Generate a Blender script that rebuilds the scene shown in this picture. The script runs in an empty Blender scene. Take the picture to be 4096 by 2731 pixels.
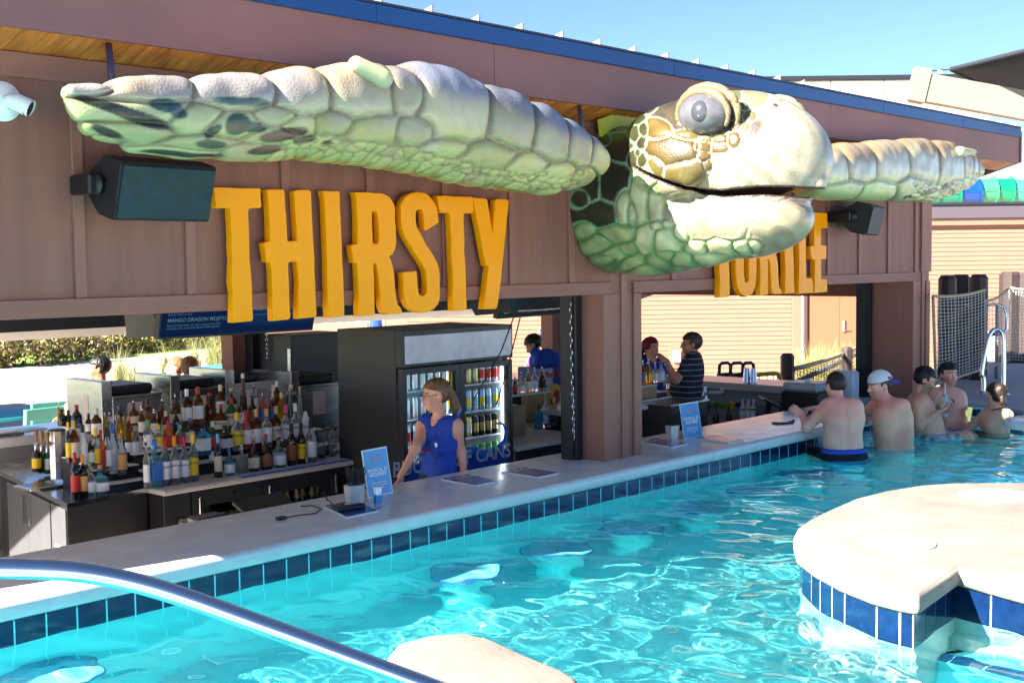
import bpy, bmesh, math, random
import numpy as np
from mathutils import Vector, Matrix, Quaternion

# ------------------------------------------------------------------ camera
SC = bpy.context.scene
COL = SC.collection
RW, RH, RF = 4096.0, 2731.0, 4970.0
CAMM = np.array([[0.67441359, 0.05444793, -0.73634349],
                 [-0.73825339, 0.0332814, -0.67370192],
                 [-0.01217513, 0.99796181, 0.0626418]])
CAMP = np.array([0.0, 0.0, 1.72])
cd = bpy.data.cameras.new('camera'); cam = bpy.data.objects.new('camera', cd); COL.objects.link(cam)
cd.sensor_width = 36.0; cd.sensor_fit = 'HORIZONTAL'; cd.lens = 36.0 * RF / RW
cd.clip_start = 0.05; cd.clip_end = 3000
mw = Matrix([list(CAMM[0]) + [CAMP[0]], list(CAMM[1]) + [CAMP[1]], list(CAMM[2]) + [CAMP[2]], [0, 0, 0, 1]])
cam.matrix_world = mw
SC.camera = cam

# ------------------------------------------------------------------ sky, sun, exposure
SUN_AZ, SUN_EL = math.radians(10.5), math.radians(31)
SUN_D = Vector((math.cos(SUN_EL) * math.cos(SUN_AZ), -math.cos(SUN_EL) * math.sin(SUN_AZ), -math.sin(SUN_EL)))
wd = bpy.data.worlds.new('World'); SC.world = wd; wd.use_nodes = True
wn = wd.node_tree; wn.nodes.clear()
sky = wn.nodes.new('ShaderNodeTexSky'); sky.sky_type = 'NISHITA'; sky.sun_disc = False
sky.sun_elevation = SUN_EL; sky.sun_rotation = math.atan2(-SUN_D.x, -SUN_D.y)
sky.air_density = 1.0; sky.dust_density = 0.15; sky.ozone_density = 3.0; sky.altitude = 6000
bg = wn.nodes.new('ShaderNodeBackground'); bg.inputs['Strength'].default_value = 0.05
wo = wn.nodes.new('ShaderNodeOutputWorld')
wn.links.new(sky.outputs[0], bg.inputs[0]); wn.links.new(bg.outputs[0], wo.inputs[0])
sl = bpy.data.lights.new('sun', 'SUN'); sl.energy = 5.0; sl.angle = math.radians(0.53); sl.color = (1.0, 0.93, 0.82)
sun = bpy.data.objects.new('sun', sl); COL.objects.link(sun)
sun.rotation_euler = SUN_D.to_track_quat('-Z', 'Y').to_euler(); sun.location = (-10, 4, 12)
sl.cycles.is_caustics_light = True
SC.view_settings.view_transform = 'Standard'; SC.view_settings.look = 'None'
SC.view_settings.exposure = 2.65; SC.view_settings.gamma = 1.0; SC.view_settings.use_curve_mapping = False
SC.render.engine = 'CYCLES'
SC.cycles.use_denoising = True
SC.cycles.max_bounces = 14; SC.cycles.transparent_max_bounces = 12; SC.cycles.transmission_bounces = 8
SC.cycles.diffuse_bounces = 8; SC.cycles.glossy_bounces = 4
SC.cycles.sample_clamp_indirect = 6.0
SC.cycles.caustics_refractive = True; SC.cycles.caustics_reflective = True
SC.cycles.blur_glossy = 0.5

# ------------------------------------------------------------------ pixel helpers (photo pixels, 4096 wide)
def pray(x, y):
    v = np.array([x - RW / 2, -(y - RH / 2), -RF]); v /= np.linalg.norm(v)
    return CAMM @ v
def on(x, y, axis, val):
    r = pray(x, y); t = (val - CAMP[axis]) / r[axis]
    return CAMP + t * r
def ov(x, y, axis, val):                      # overview pixels, 2352 wide
    return on(x * RW / 2352, y * RW / 2352, axis, val)
def atd(x, y, d):
    v = np.array([(x - RW / 2) / RF, -(y - RH / 2) / RF, -1.0]) * d
    return CAMP + CAMM @ v

# ------------------------------------------------------------------ materials
MATS = {}
def mat(name, col=(.5, .5, .5), rough=.5, metal=0.0, var=0.0, vscale=6.0, bump=0.0, bscale=40.0, spec=.5,
        coat=0.0, trans=0.0, ior=1.45, emit=None, estr=1.0, col2=None, stretch=None, alpha=1.0, detail=4.0, rvar=0.0, attr=None, sss=0.0):
    if name in MATS: return MATS[name]
    m = bpy.data.materials.new(name); m.use_nodes = True
    nt = m.node_tree; b = nt.nodes['Principled BSDF']
    b.inputs['Roughness'].default_value = rough; b.inputs['Metallic'].default_value = metal
    b.inputs['Specular IOR Level'].default_value = spec; b.inputs['Coat Weight'].default_value = coat
    b.inputs['Coat Roughness'].default_value = .08
    b.inputs['Transmission Weight'].default_value = trans; b.inputs['IOR'].default_value = ior
    b.inputs['Alpha'].default_value = alpha
    if sss:
        b.inputs['Subsurface Weight'].default_value = sss; b.inputs['Subsurface Radius'].default_value = (.012, .004, .002)
        b.inputs['Subsurface Scale'].default_value = 1.0
    c4 = tuple(col) + (1,)
    b.inputs['Base Color'].default_value = c4
    if emit:
        b.inputs['Emission Color'].default_value = tuple(emit) + (1,); b.inputs['Emission Strength'].default_value = estr
    src = None
    if attr:
        a = nt.nodes.new('ShaderNodeVertexColor'); a.layer_name = attr; src = a.outputs['Color']
        nt.links.new(src, b.inputs['Base Color'])
    if var or bump or rvar:
        tc = nt.nodes.new('ShaderNodeTexCoord'); vec = tc.outputs['Object']
        if stretch:
            mp = nt.nodes.new('ShaderNodeMapping'); mp.inputs['Scale'].default_value = stretch
            nt.links.new(vec, mp.inputs['Vector']); vec = mp.outputs['Vector']
    if var or rvar:
        n = nt.nodes.new('ShaderNodeTexNoise'); n.inputs['Scale'].default_value = vscale; n.inputs['Detail'].default_value = detail
        n.inputs['Roughness'].default_value = .6
        nt.links.new(vec, n.inputs['Vector'])
        if var:
            mx = nt.nodes.new('ShaderNodeMix'); mx.data_type = 'RGBA'
            ramp = nt.nodes.new('ShaderNodeMapRange'); ramp.inputs['From Min'].default_value = .3; ramp.inputs['From Max'].default_value = .7
            nt.links.new(n.outputs['Fac'], ramp.inputs['Value']); nt.links.new(ramp.outputs['Result'], mx.inputs['Factor'])
            if src is not None:
                mu = nt.nodes.new('ShaderNodeMix'); mu.data_type = 'RGBA'; mu.blend_type = 'MULTIPLY'; mu.inputs['Factor'].default_value = 1
                nt.links.new(src, mu.inputs['A'])
                mx.inputs['A'].default_value = (1 - var,) * 3 + (1,); mx.inputs['B'].default_value = (1, 1, 1, 1)
                nt.links.new(mx.outputs['Result'], mu.inputs['B']); nt.links.new(mu.outputs['Result'], b.inputs['Base Color'])
            else:
                c2 = col2 if col2 else tuple(max(0, x * (1 - var)) for x in col)
                c1 = col if col2 else tuple(min(1, x * (1 + var * .5)) for x in col)
                mx.inputs['A'].default_value = tuple(c2) + (1,); mx.inputs['B'].default_value = tuple(c1) + (1,)
                nt.links.new(mx.outputs['Result'], b.inputs['Base Color'])
        if rvar:
            mr = nt.nodes.new('ShaderNodeMapRange'); mr.inputs['From Min'].default_value = .3; mr.inputs['From Max'].default_value = .7
            mr.inputs['To Min'].default_value = max(.02, rough - rvar); mr.inputs['To Max'].default_value = min(1, rough + rvar)
            nt.links.new(n.outputs['Fac'], mr.inputs['Value']); nt.links.new(mr.outputs['Result'], b.inputs['Roughness'])
    if bump:
        n2 = nt.nodes.new('ShaderNodeTexNoise'); n2.inputs['Scale'].default_value = bscale; n2.inputs['Detail'].default_value = 3
        nt.links.new(vec, n2.inputs['Vector'])
        bp = nt.nodes.new('ShaderNodeBump'); bp.inputs['Strength'].default_value = bump; bp.inputs['Distance'].default_value = .01
        nt.links.new(n2.outputs['Fac'], bp.inputs['Height']); nt.links.new(bp.outputs['Normal'], b.inputs['Normal'])
    MATS[name] = m
    return m

# ------------------------------------------------------------------ mesh builder
class MB:
    def __init__(s): s.v = []; s.f = []
    def add(s, vs, fs):
        o = len(s.v); s.v += [tuple(map(float, v)) for v in vs]; s.f += [tuple(i + o for i in q) for q in fs]; return s
    def box(s, x0, x1, y0, y1, z0, z1):
        vs = [(x, y, z) for z in (z0, z1) for y in (y0, y1) for x in (x0, x1)]
        return s.add(vs, [(0, 2, 3, 1), (4, 5, 7, 6), (0, 1, 5, 4), (2, 6, 7, 3), (0, 4, 6, 2), (1, 3, 7, 5)])
    def bbox(s, x0, x1, y0, y1, z0, z1, b=.004):          # chamfered box
        cx, cy, cz = (x0 + x1) / 2, (y0 + y1) / 2, (z0 + z1) / 2
        hx, hy, hz = (x1 - x0) / 2, (y1 - y0) / 2, (z1 - z0) / 2
        b = min(b, hx * .45, hy * .45, hz * .45)
        vs = []; idx = {}
        for sx in (-1, 1):
            for sy in (-1, 1):
                for sz in (-1, 1):
                    for ax in range(3):
                        h = [hx - b, hy - b, hz - b]; h[ax] += b
                        idx[(sx, sy, sz, ax)] = len(vs); vs.append((cx + sx * h[0], cy + sy * h[1], cz + sz * h[2]))
        fs = []
        I = lambda a, b_, c, ax: idx[(a, b_, c, ax)]
        for sg in (-1, 1):
            q = [I(sg, -1, -1, 0), I(sg, 1, -1, 0), I(sg, 1, 1, 0), I(sg, -1, 1, 0)]; fs.append(q if sg > 0 else q[::-1])
            q = [I(-1, sg, -1, 1), I(-1, sg, 1, 1), I(1, sg, 1, 1), I(1, sg, -1, 1)]; fs.append(q if sg > 0 else q[::-1])
            q = [I(-1, -1, sg, 2), I(1, -1, sg, 2), I(1, 1, sg, 2), I(-1, 1, sg, 2)]; fs.append(q if sg > 0 else q[::-1])
        for a in (-1, 1):
            for c in (-1, 1):
                fs.append([I(-1, a, c, 1), I(1, a, c, 1), I(1, a, c, 2), I(-1, a, c, 2)][::(1 if a * c > 0 else -1)])
                fs.append([I(a, -1, c, 0), I(a, 1, c, 0), I(a, 1, c, 2), I(a, -1, c, 2)][::(-1 if a * c > 0 else 1)])
                fs.append([I(a, c, -1, 0), I(a, c, 1, 0), I(a, c, 1, 1), I(a, c, -1, 1)][::(1 if a * c > 0 else -1)])
        for a in (-1, 1):
            for c in (-1, 1):
                for e in (-1, 1):
                    t = [I(a, c, e, 0), I(a, c, e, 1), I(a, c, e, 2)]; fs.append(t if a * c * e > 0 else t[::-1])
        return s.add(vs, fs)
    def tube(s, pts, r, n=10, cap=True, closed=False):
        pts = [Vector(p) for p in pts]; N = len(pts)
        rs = r if isinstance(r, (list, tuple)) else [r] * N
        vs = []; fs = []; prev = None
        for i, p in enumerate(pts):
            if closed: t = pts[(i + 1) % N] - pts[i - 1]
            else: t = pts[min(i + 1, N - 1)] - pts[max(i - 1, 0)]
            if t.length < 1e-9: t = Vector((0, 0, 1))
            t.normalize()
            if prev is None:
                a = Vector((0, 0, 1)) if abs(t.z) < .9 else Vector((1, 0, 0)); u = t.cross(a).normalized()
            else:
                u = prev - t * prev.dot(t)
                if u.length < 1e-6: u = t.orthogonal()
                u.normalize()
            prev = u; w = t.cross(u)
            for k in range(n):
                an = 2 * math.pi * k / n
                vs.append(p + (u * math.cos(an) + w * math.sin(an)) * rs[i])
        for i in range(N if closed else N - 1):
            j = (i + 1) % N
            for k in range(n):
                k2 = (k + 1) % n; fs.append((i * n + k, i * n + k2, j * n + k2, j * n + k))
        if cap and not closed:
            fs.append(tuple(range(n))[::-1]); fs.append(tuple((N - 1) * n + k for k in range(n)))
        return s.add(vs, fs)
    def cyl(s, p0, p1, r, n=12, r2=None): return s.tube([p0, p1], [r, r if r2 is None else r2], n)
    def lathe(s, prof, c=(0, 0, 0), n=14, sx=1, sy=1, cap=True):
        vs = []; fs = []
        for (r, z) in prof:
            for k in range(n):
                a = 2 * math.pi * k / n; vs.append((c[0] + r * math.cos(a) * sx, c[1] + r * math.sin(a) * sy, c[2] + z))
        for i in range(len(prof) - 1):
            for k in range(n):
                k2 = (k + 1) % n; fs.append((i * n + k, i * n + k2, (i + 1) * n + k2, (i + 1) * n + k))
        if cap:
            fs.append(tuple(range(n))[::-1]); fs.append(tuple((len(prof) - 1) * n + k for k in range(n)))
        return s.add(vs, fs)
    def prism(s, poly, f0, f1):
        """poly: list of 2-D points (counter-clockwise seen from f1 side); f0/f1 map a 2-D point to 3-D (back / front)"""
        n = len(poly); vs = [f0(p) for p in poly] + [f1(p) for p in poly]
        fs = [tuple(range(n))[::-1], tuple(range(n, 2 * n))] + [(i, (i + 1) % n, n + (i + 1) % n, n + i) for i in range(n)]
        return s.add(vs, fs)
    def xf(s, m):
        s.v = [tuple(m @ Vector(v)) for v in s.v]; return s
    def build(s, name, m, parent=None, smooth=False, loc=None, rotz=0.0, auto=None):
        me = bpy.data.meshes.new(name); me.from_pydata(s.v, [], s.f); me.validate(); me.update()
        return link(name, me, m, parent, smooth, loc, rotz, auto)
def link(name, me, m, parent=None, smooth=False, loc=None, rotz=0.0, auto=None):
    if m is not None and not me.materials: me.materials.append(m)
    o = bpy.data.objects.new(name, me); COL.objects.link(o)
    if parent: o.parent = parent
    if loc is not None: o.location = loc
    if rotz: o.rotation_euler.z = rotz
    if smooth or auto:
        me.shade_smooth()
        if auto: me.set_sharp_from_angle(angle=math.radians(auto))
    return o
def recalc(o):
    bm = bmesh.new(); bm.from_mesh(o.data); bmesh.ops.recalc_face_normals(bm, faces=bm.faces); bm.to_mesh(o.data); bm.free()
    return o
def thing(name, label, cat, loc=(0, 0, 0), rotz=0.0, group=None):
    o = bpy.data.objects.new(name, None); COL.objects.link(o); o.location = loc; o.rotation_euler.z = rotz
    o.empty_display_size = .1
    o['label'] = label; o['category'] = cat
    if group: o['group'] = group
    return o
def tag(o, label, cat, group=None):
    o['label'] = label; o['category'] = cat
    if group: o['group'] = group
    return o
def struct(o): o['kind'] = 'structure'; return o
def dup(o, parent=None, loc=None, rotz=None, label=None):
    c = o.copy(); COL.objects.link(c)
    if parent is not None: c.parent = parent
    if loc is not None: c.location = loc
    if rotz is not None: c.rotation_euler.z = rotz
    if label: c['label'] = label
    for ch in o.children:
        dup(ch, c)
    return c
def textmesh(s, size=.1, depth=0.0, align='CENTER', shear=0.0, bold=0.0, space=1.0, lspace=1.0):
    cu = bpy.data.curves.new('t', 'FONT'); cu.body = s; cu.size = size; cu.extrude = depth; cu.align_x = align; cu.align_y = 'CENTER'
    cu.shear = shear; cu.offset = bold; cu.space_character = space; cu.space_line = lspace; cu.resolution_u = 3
    ob = bpy.data.objects.new('t', cu); COL.objects.link(ob)
    me = bpy.data.meshes.new_from_object(ob.evaluated_get(bpy.context.evaluated_depsgraph_get()))
    bpy.data.objects.remove(ob); bpy.data.curves.remove(cu)
    return me
def text(name, s, m, parent, loc, size, xdir=(1, 0, 0), up=(0, 0, 1), depth=.0, **kw):
    """flat lettering as a mesh: xdir = reading direction, up = letter up"""
    me = textmesh(s, size, depth, **kw)
    x = Vector(xdir).normalized(); u = Vector(up); u = (u - x * u.dot(x)).normalized(); z = x.cross(u)
    M_ = Matrix(((x.x, u.x, z.x, loc[0]), (x.y, u.y, z.y, loc[1]), (x.z, u.z, z.z, loc[2]), (0, 0, 0, 1)))
    me.transform(M_)
    return link(name, me, m, parent)

# ------------------------------------------------------------------ signed distance fields meshed by surface nets
def surfnet(F, org, h):
    """F: 3-D array of distances, negative inside -> verts, quads"""
    nx, ny, nz = F.shape; ins = F < 0
    corners = [(i, j, k) for i in (0, 1) for j in (0, 1) for k in (0, 1)]
    cnt = np.zeros((nx - 1, ny - 1, nz - 1), np.int8)
    for (i, j, k) in corners: cnt += ins[i:nx - 1 + i, j:ny - 1 + j, k:nz - 1 + k]
    act = (cnt > 0) & (cnt < 8)
    ids = -np.ones(act.shape, np.int64); A = np.argwhere(act); ids[act] = np.arange(len(A))
    acc = np.zeros((len(A), 3)); n = np.zeros(len(A))
    ax_, ay_, az_ = A.T
    for a in corners:
        for d in range(3):
            if a[d]: continue
            b = list(a); b[d] = 1
            fa = F[ax_ + a[0], ay_ + a[1], az_ + a[2]]; fb = F[ax_ + b[0], ay_ + b[1], az_ + b[2]]
            m = (fa < 0) != (fb < 0); den = np.where(m, fa - fb, 1.0); t = np.where(m, fa / den, 0)
            p = np.stack([np.full(len(A), float(a[0])), np.full(len(A), float(a[1])), np.full(len(A), float(a[2]))], 1); p[:, d] += t
            acc[m] += p[m]; n[m] += 1
    V = (A + acc / n[:, None]) * h + np.array(org)
    Q = []
    for d in range(3):
        e = [0, 0, 0]; e[d] = 1
        sl0 = tuple(slice(0, s_ - e[q]) for q, s_ in enumerate(F.shape)); sl1 = tuple(slice(e[q], s_) for q, s_ in enumerate(F.shape))
        i0 = ins[sl0]; i1 = ins[sl1]; E = np.argwhere(i0 != i1)
        d1, d2 = (d + 1) % 3, (d + 2) % 3
        ok = (E[:, d1] > 0) & (E[:, d2] > 0) & (E[:, d1] < F.shape[d1] - 1) & (E[:, d2] < F.shape[d2] - 1); E = E[ok]
        if not len(E): continue
        fl = i0[E[:, 0], E[:, 1], E[:, 2]]
        q = []
        for (o1, o2) in ((1, 1), (0, 1), (0, 0), (1, 0)):
            c = E.copy(); c[:, d1] -= o1; c[:, d2] -= o2; q.append(ids[c[:, 0], c[:, 1], c[:, 2]])
        q = np.stack(q, 1); q[~fl] = q[~fl][:, ::-1]; Q.append(q)
    return V, np.concatenate(Q)
class SDF:
    """a list of primitives merged with a smooth minimum, each evaluated only near itself"""
    def __init__(s, lo, hi, h):
        s.h = h; s.lo = np.array(lo, float); n = np.ceil((np.array(hi, float) - s.lo) / h).astype(int) + 1
        s.F = np.full(n, .5, np.float32); s.ax = [s.lo[i] + h * np.arange(n[i]) for i in range(3)]
    def sub(s, lo, hi):
        i0 = [max(0, int(np.searchsorted(s.ax[d], lo[d]) - 1)) for d in range(3)]; i1 = [min(len(s.ax[d]), int(np.searchsorted(s.ax[d], hi[d]) + 1)) for d in range(3)]
        sl = tuple(slice(a, max(b, a)) for a, b in zip(i0, i1))
        return sl, np.meshgrid(*[s.ax[d][sl[d]].astype(np.float32) for d in range(3)], indexing='ij')
    def merge(s, sl, D, k, op):
        A = s.F[sl]
        if op == 'add':
            if k > 0:
                hh = np.clip(.5 + .5 * (A - D) / k, 0, 1); s.F[sl] = A + (D - A) * hh - k * hh * (1 - hh)
            else: s.F[sl] = np.minimum(A, D)
        else:
            D = -D
            if k > 0:
                hh = np.clip(.5 - .5 * (A - D) / k, 0, 1); s.F[sl] = A + (D - A) * hh + k * hh * (1 - hh)
            else: s.F[sl] = np.maximum(A, D)
    def cone(s, a, b, ra, rb, k=.02, op='add', flat=None):
        """rounded tapered limb from a to b; flat=(axis vector, factor) squashes the section"""
        a = np.array(a, float); b = np.array(b, float); m = max(ra, rb) * 1.05 + k + 2 * s.h
        if flat: m *= max(1, 1 / flat[1])
        sl, (X, Y, Z) = s.sub(np.minimum(a, b) - m, np.maximum(a, b) + m)
        if X.size == 0: return s
        ba = b - a; L = max(ba @ ba, 1e-9)
        t = np.clip(((X - a[0]) * ba[0] + (Y - a[1]) * ba[1] + (Z - a[2]) * ba[2]) / L, 0, 1)
        dx, dy, dz = X - a[0] - t * ba[0], Y - a[1] - t * ba[1], Z - a[2] - t * ba[2]
        if flat:
            u = np.array(flat[0], float); u /= np.linalg.norm(u); q = (dx * u[0] + dy * u[1] + dz * u[2]) * (1 / flat[1] - 1)
            dx, dy, dz = dx + q * u[0], dy + q * u[1], dz + q * u[2]
        D = np.sqrt(dx * dx + dy * dy + dz * dz) - (ra + t * (rb - ra))
        s.merge(sl, D.astype(np.float32), k, op); return s
    def ell(s, c, r, k=.02, op='add', R=None):
        c = np.array(c, float); r = np.array(r, float); m = r.max() + k + 2 * s.h
        sl, (X, Y, Z) = s.sub(c - m, c + m)
        if X.size == 0: return s
        P = [X - c[0], Y - c[1], Z - c[2]]
        if R is not None:
            R = np.array(R); P = [R[0, i] * P[0] + R[1, i] * P[1] + R[2, i] * P[2] for i in range(3)]
        k0 = np.sqrt(sum((P[i] / r[i]) ** 2 for i in range(3))); k1 = np.sqrt(sum((P[i] / r[i] ** 2) ** 2 for i in range(3))) + 1e-6
        s.merge(sl, (k0 * (k0 - 1) / k1).astype(np.float32), k, op); return s
    def mesh(s): return surfnet(s.F, s.lo, s.h)
def npmesh(name, V, Q, m, parent=None, smooth=True, cols=None):
    me = bpy.data.meshes.new(name); V = np.asarray(V, np.float32); Q = np.asarray(Q, np.int32)
    k = Q.shape[1]
    me.vertices.add(len(V)); me.vertices.foreach_set('co', V.ravel())
    me.loops.add(Q.size); me.loops.foreach_set('vertex_index', Q.ravel())
    me.polygons.add(len(Q)); me.polygons.foreach_set('loop_start', np.arange(0, Q.size, k, dtype=np.int32))
    me.polygons.foreach_set('loop_total', np.full(len(Q), k, np.int32)) if bpy.app.version < (4, 1) else None
    me.update(calc_edges=True)
    if cols is not None:
        a = me.color_attributes.new('Col', 'FLOAT_COLOR', 'POINT'); C4 = np.ones((len(V), 4), np.float32); C4[:, :3] = cols
        a.data.foreach_set('color', C4.ravel())
    return link(name, me, m, parent, smooth)
RND = random.Random(7)
# ================================================================== SETTING
GZ = -0.8                                   # ground behind the bar = bar floor
M_brown = mat('brown_paint', (.25, .100, .070), .62, var=.17, vscale=2, bump=.25, bscale=60, stretch=(6, 6, .5))
M_brown_t = mat('brown_trim_paint', (.275, .112, .078), .6, var=.12, vscale=4, bump=.3, bscale=70, stretch=(.5, 4, 6))
M_brown_v = mat('brown_upright_paint', (.285, .118, .083), .6, var=.12, vscale=4, bump=.25, bscale=70, stretch=(6, 6, .4))
M_fascia = mat('plum_brown_fascia_paint', (.20, .092, .092), .6, var=.18, vscale=1.1, bump=.12, bscale=120)
M_blue = mat('blue_metal_edge', (.004, .05, .19), .35, spec=.35, var=.08, vscale=2)
M_roofm = mat('dark_roof_metal', (.045, .045, .055), .4, metal=.6, var=.2, vscale=3)
M_dark = mat('dark_grey_metal', (.03, .033, .038), .45, metal=.5, var=.1)
M_black = mat('black_plastic', (.012, .012, .013), .42, var=.15, vscale=9)
M_white = mat('white_quartz', (.72, .71, .70), .18, var=.07, vscale=5, col2=(.60, .60, .60), rvar=.08, detail=8)
M_grout = mat('pale_grout', (.62, .64, .62), .8, var=.15, vscale=30)
M_conc = mat('pale_concrete', (.62, .57, .50), .85, var=.14, vscale=1.2, bump=.2, bscale=90)
M_chrome = mat('steel', (.62, .62, .63), .16, metal=1, rvar=.06, vscale=14)
M_steel = mat('brushed_steel', (.56, .55, .53), .25, metal=1, rvar=.05, vscale=3, stretch=(1, 1, 6))

def wood_mat():
    m = bpy.data.materials.new('pine_soffit'); m.use_nodes = True; nt = m.node_tree; b = nt.nodes['Principled BSDF']
    b.inputs['Roughness'].default_value = .5
    tc = nt.nodes.new('ShaderNodeTexCoord'); oi = nt.nodes.new('ShaderNodeObjectInfo')
    ad = nt.nodes.new('ShaderNodeVectorMath'); ad.operation = 'MULTIPLY_ADD'; ad.inputs[1].default_value = (9, 1.2, 1)
    cx = nt.nodes.new('ShaderNodeCombineXYZ'); ml = nt.nodes.new('ShaderNodeMath'); ml.operation = 'MULTIPLY'; ml.inputs[1].default_value = 57
    nt.links.new(oi.outputs['Random'], ml.inputs[0]); nt.links.new(ml.outputs[0], cx.inputs[1]); nt.links.new(ml.outputs[0], cx.inputs[0])
    nt.links.new(tc.outputs['Object'], ad.inputs[0]); nt.links.new(cx.outputs[0], ad.inputs[2])
    w = nt.nodes.new('ShaderNodeTexNoise'); w.inputs['Scale'].default_value = 2.6; w.inputs['Detail'].default_value = 5; w.inputs['Distortion'].default_value = .8
    nt.links.new(ad.outputs[0], w.inputs['Vector'])
    r = nt.nodes.new('ShaderNodeValToRGB'); r.color_ramp.elements[0].position = .3; r.color_ramp.elements[0].color = (.36, .095, .016, 1)
    r.color_ramp.elements[1].position = .72; r.color_ramp.elements[1].color = (.84, .28, .05, 1)
    nt.links.new(w.outputs['Fac'], r.inputs['Fac'])
    v = nt.nodes.new('ShaderNodeTexVoronoi'); v.inputs['Scale'].default_value = 3.2
    mp = nt.nodes.new('ShaderNodeVectorMath'); mp.operation = 'MULTIPLY_ADD'; mp.inputs[1].default_value = (2.2, 1.3, 1); nt.links.new(tc.outputs['Object'], mp.inputs[0]); nt.links.new(cx.outputs[0], mp.inputs[2])
    nt.links.new(mp.outputs[0], v.inputs['Vector'])
    k = nt.nodes.new('ShaderNodeMapRange'); k.inputs['From Min'].default_value = .05; k.inputs['From Max'].default_value = .11; nt.links.new(v.outputs['Distance'], k.inputs['Value'])
    mx = nt.nodes.new('ShaderNodeMix'); mx.data_type = 'RGBA'; mx.inputs['A'].default_value = (.075, .025, .008, 1)
    nt.links.new(k.outputs[0], mx.inputs['Factor']); nt.links.new(r.outputs[0], mx.inputs['B'])
    hv = nt.nodes.new('ShaderNodeHueSaturation'); mr = nt.nodes.new('ShaderNodeMapRange'); mr.inputs['To Min'].default_value = .75; mr.inputs['To Max'].default_value = 1.2
    nt.links.new(oi.outputs['Random'], mr.inputs['Value']); nt.links.new(mr.outputs[0], hv.inputs['Value']); nt.links.new(mx.outputs['Result'], hv.inputs['Color'])
    nt.links.new(hv.outputs[0], b.inputs['Base Color'])
    return m
M_pine = wood_mat()

# ---- bar building
YW = 5.80; XL, XR = 1.6, 13.09; RX0, RX1 = 1.45, 15.0; YF = 5.55
SLP = 0.30
def roofz(y): return 2.757 - SLP * (y - YW)          # underside
YB = 10.6
BB = thing('bar_building', 'long brown board and batten pool bar with blue roof edge and open serving hatches', 'building', (2.0, 6.0, GZ))
def bpart(mb, name, m, parent=None, auto=None):
    mb.xf(Matrix.Translation(-Vector((2.0, 6.0, GZ)))) if parent is None else mb.xf(Matrix.Translation(-Vector((2.0, 6.0, GZ))))
    o = mb.build(name, m, parent or BB, auto=auto); return o
W = bpart(MB().box(XL, XR, YW, YW + .14, 1.48, 2.76), 'front_wall', M_brown)
bpart(MB().bbox(XL, 7.435, YW - .022, YW, 1.48, 1.572, .003), 'header_board', M_brown_t, W)
bpart(MB().bbox(7.72, 12.62, YW - .022, YW, 1.48, 1.572, .003), 'header_board', M_brown_t, W)
bpart(MB().bbox(XL, XR, YW - .02, YW, 2.635, 2.755, .003), 'frieze_board', M_brown_t, W)
bx = 3.139 - .640 * 2
bat = None
while bx < 13.0:
    if not (7.30 < bx < 7.85):
        if bat is None: bat = bpart(MB().bbox(-.03 + bx, .03 + bx, YW - .018, YW, 1.574, 2.633, .003), 'batten', M_brown_v, W); bx0 = bx
        else: dup(bat, loc=(bx - bx0, 0, 0))
    bx += .640
# columns
def column(x0, x1, y0, y1, z0, z1, name='column', boards=True):
    c_ = bpart(MB().box(x0, x1, y0, y1, z0, z1), name, M_brown_v)
    if boards:
        t = .02
        bpart(MB().bbox(x0 - .003, x0 + .095, y0 - t, y0, z0, 1.478, .003), 'corner_board', M_brown_v, c_)
        bpart(MB().bbox(x1 - .095, x1 + .003, y0 - t, y0, z0, 1.478, .003), 'corner_board', M_brown_v, c_)
        xm = x0 + .26
        bpart(MB().bbox(xm - .035, xm + .035, y0 - t + .006, y0, z0, 2.63, .003), 'batten', M_brown_v, c_)
    return c_
column(7.344, 7.814, YW, YW + .24, .216, 1.478)
c3 = column(12.67, 13.085, YW + .001, YW + .62, .216, 1.478)
bpart(MB().bbox(12.86, 13.105, YW - .024, YW, 1.575, 2.633, .003), 'corner_board', M_brown_v, W)
bpart(MB().box(12.95, 13.085, YW + .14, YB, 1.3, 2.0), 'side_wall', M_brown)
bpart(MB().box(2.06, 2.2, YW + .015, 7.9, .216, 1.478).box(2.06, 2.2, YW + .145, 7.9, 1.479, 2.6), 'sun_block_end_wall', M_brown)  # unseen wall, added and cut to keep sun off the inner counter
# shutter guides inside the openings
for (x, y) in ((7.315, 5.99), (12.63, 6.24)):
    t_ = bpart(MB().box(x - .045, x + .02, y, y + .16, .216, 1.5).box(x - .06, x - .045, y + .03, y + .13, .216, 1.5), 'shutter_track', M_dark)
# rear wall
bpart(MB().box(XL, 13.08, YB, YB + .14, 1.17, roofz(YB) + .05), 'rear_header', M_dark)
def pxX(xn, y=YB, yn=1500): return on(xn, yn, 1, y)[0]
for a, b_ in ((934, 985), (2212, 2256)):
    bpart(MB().box(pxX(a), pxX(b_), YB + .003, YB + .2, GZ, 1.17), 'rear_column', M_brown_v)
    bpart(MB().box(pxX(b_) + .002, pxX(b_) + .16, YB - .12, YB + .1, GZ, 1.17), 'shutter_track', M_dark)
# ceiling
mb = MB(); z = [(YW + .141, roofz(YW + .141) + .02), (YB + 1.0, roofz(YB + 1.0) + .02)]
mb.add([(XL, z[0][0], z[0][1]), (XR, z[0][0], z[0][1]), (XR, z[1][0], z[1][1]), (XL, z[1][0], z[1][1])], [(0, 3, 2, 1)])
bpart(mb, 'ceiling', mat('pale_ceiling', (.55, .53, .5), .8))
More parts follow.
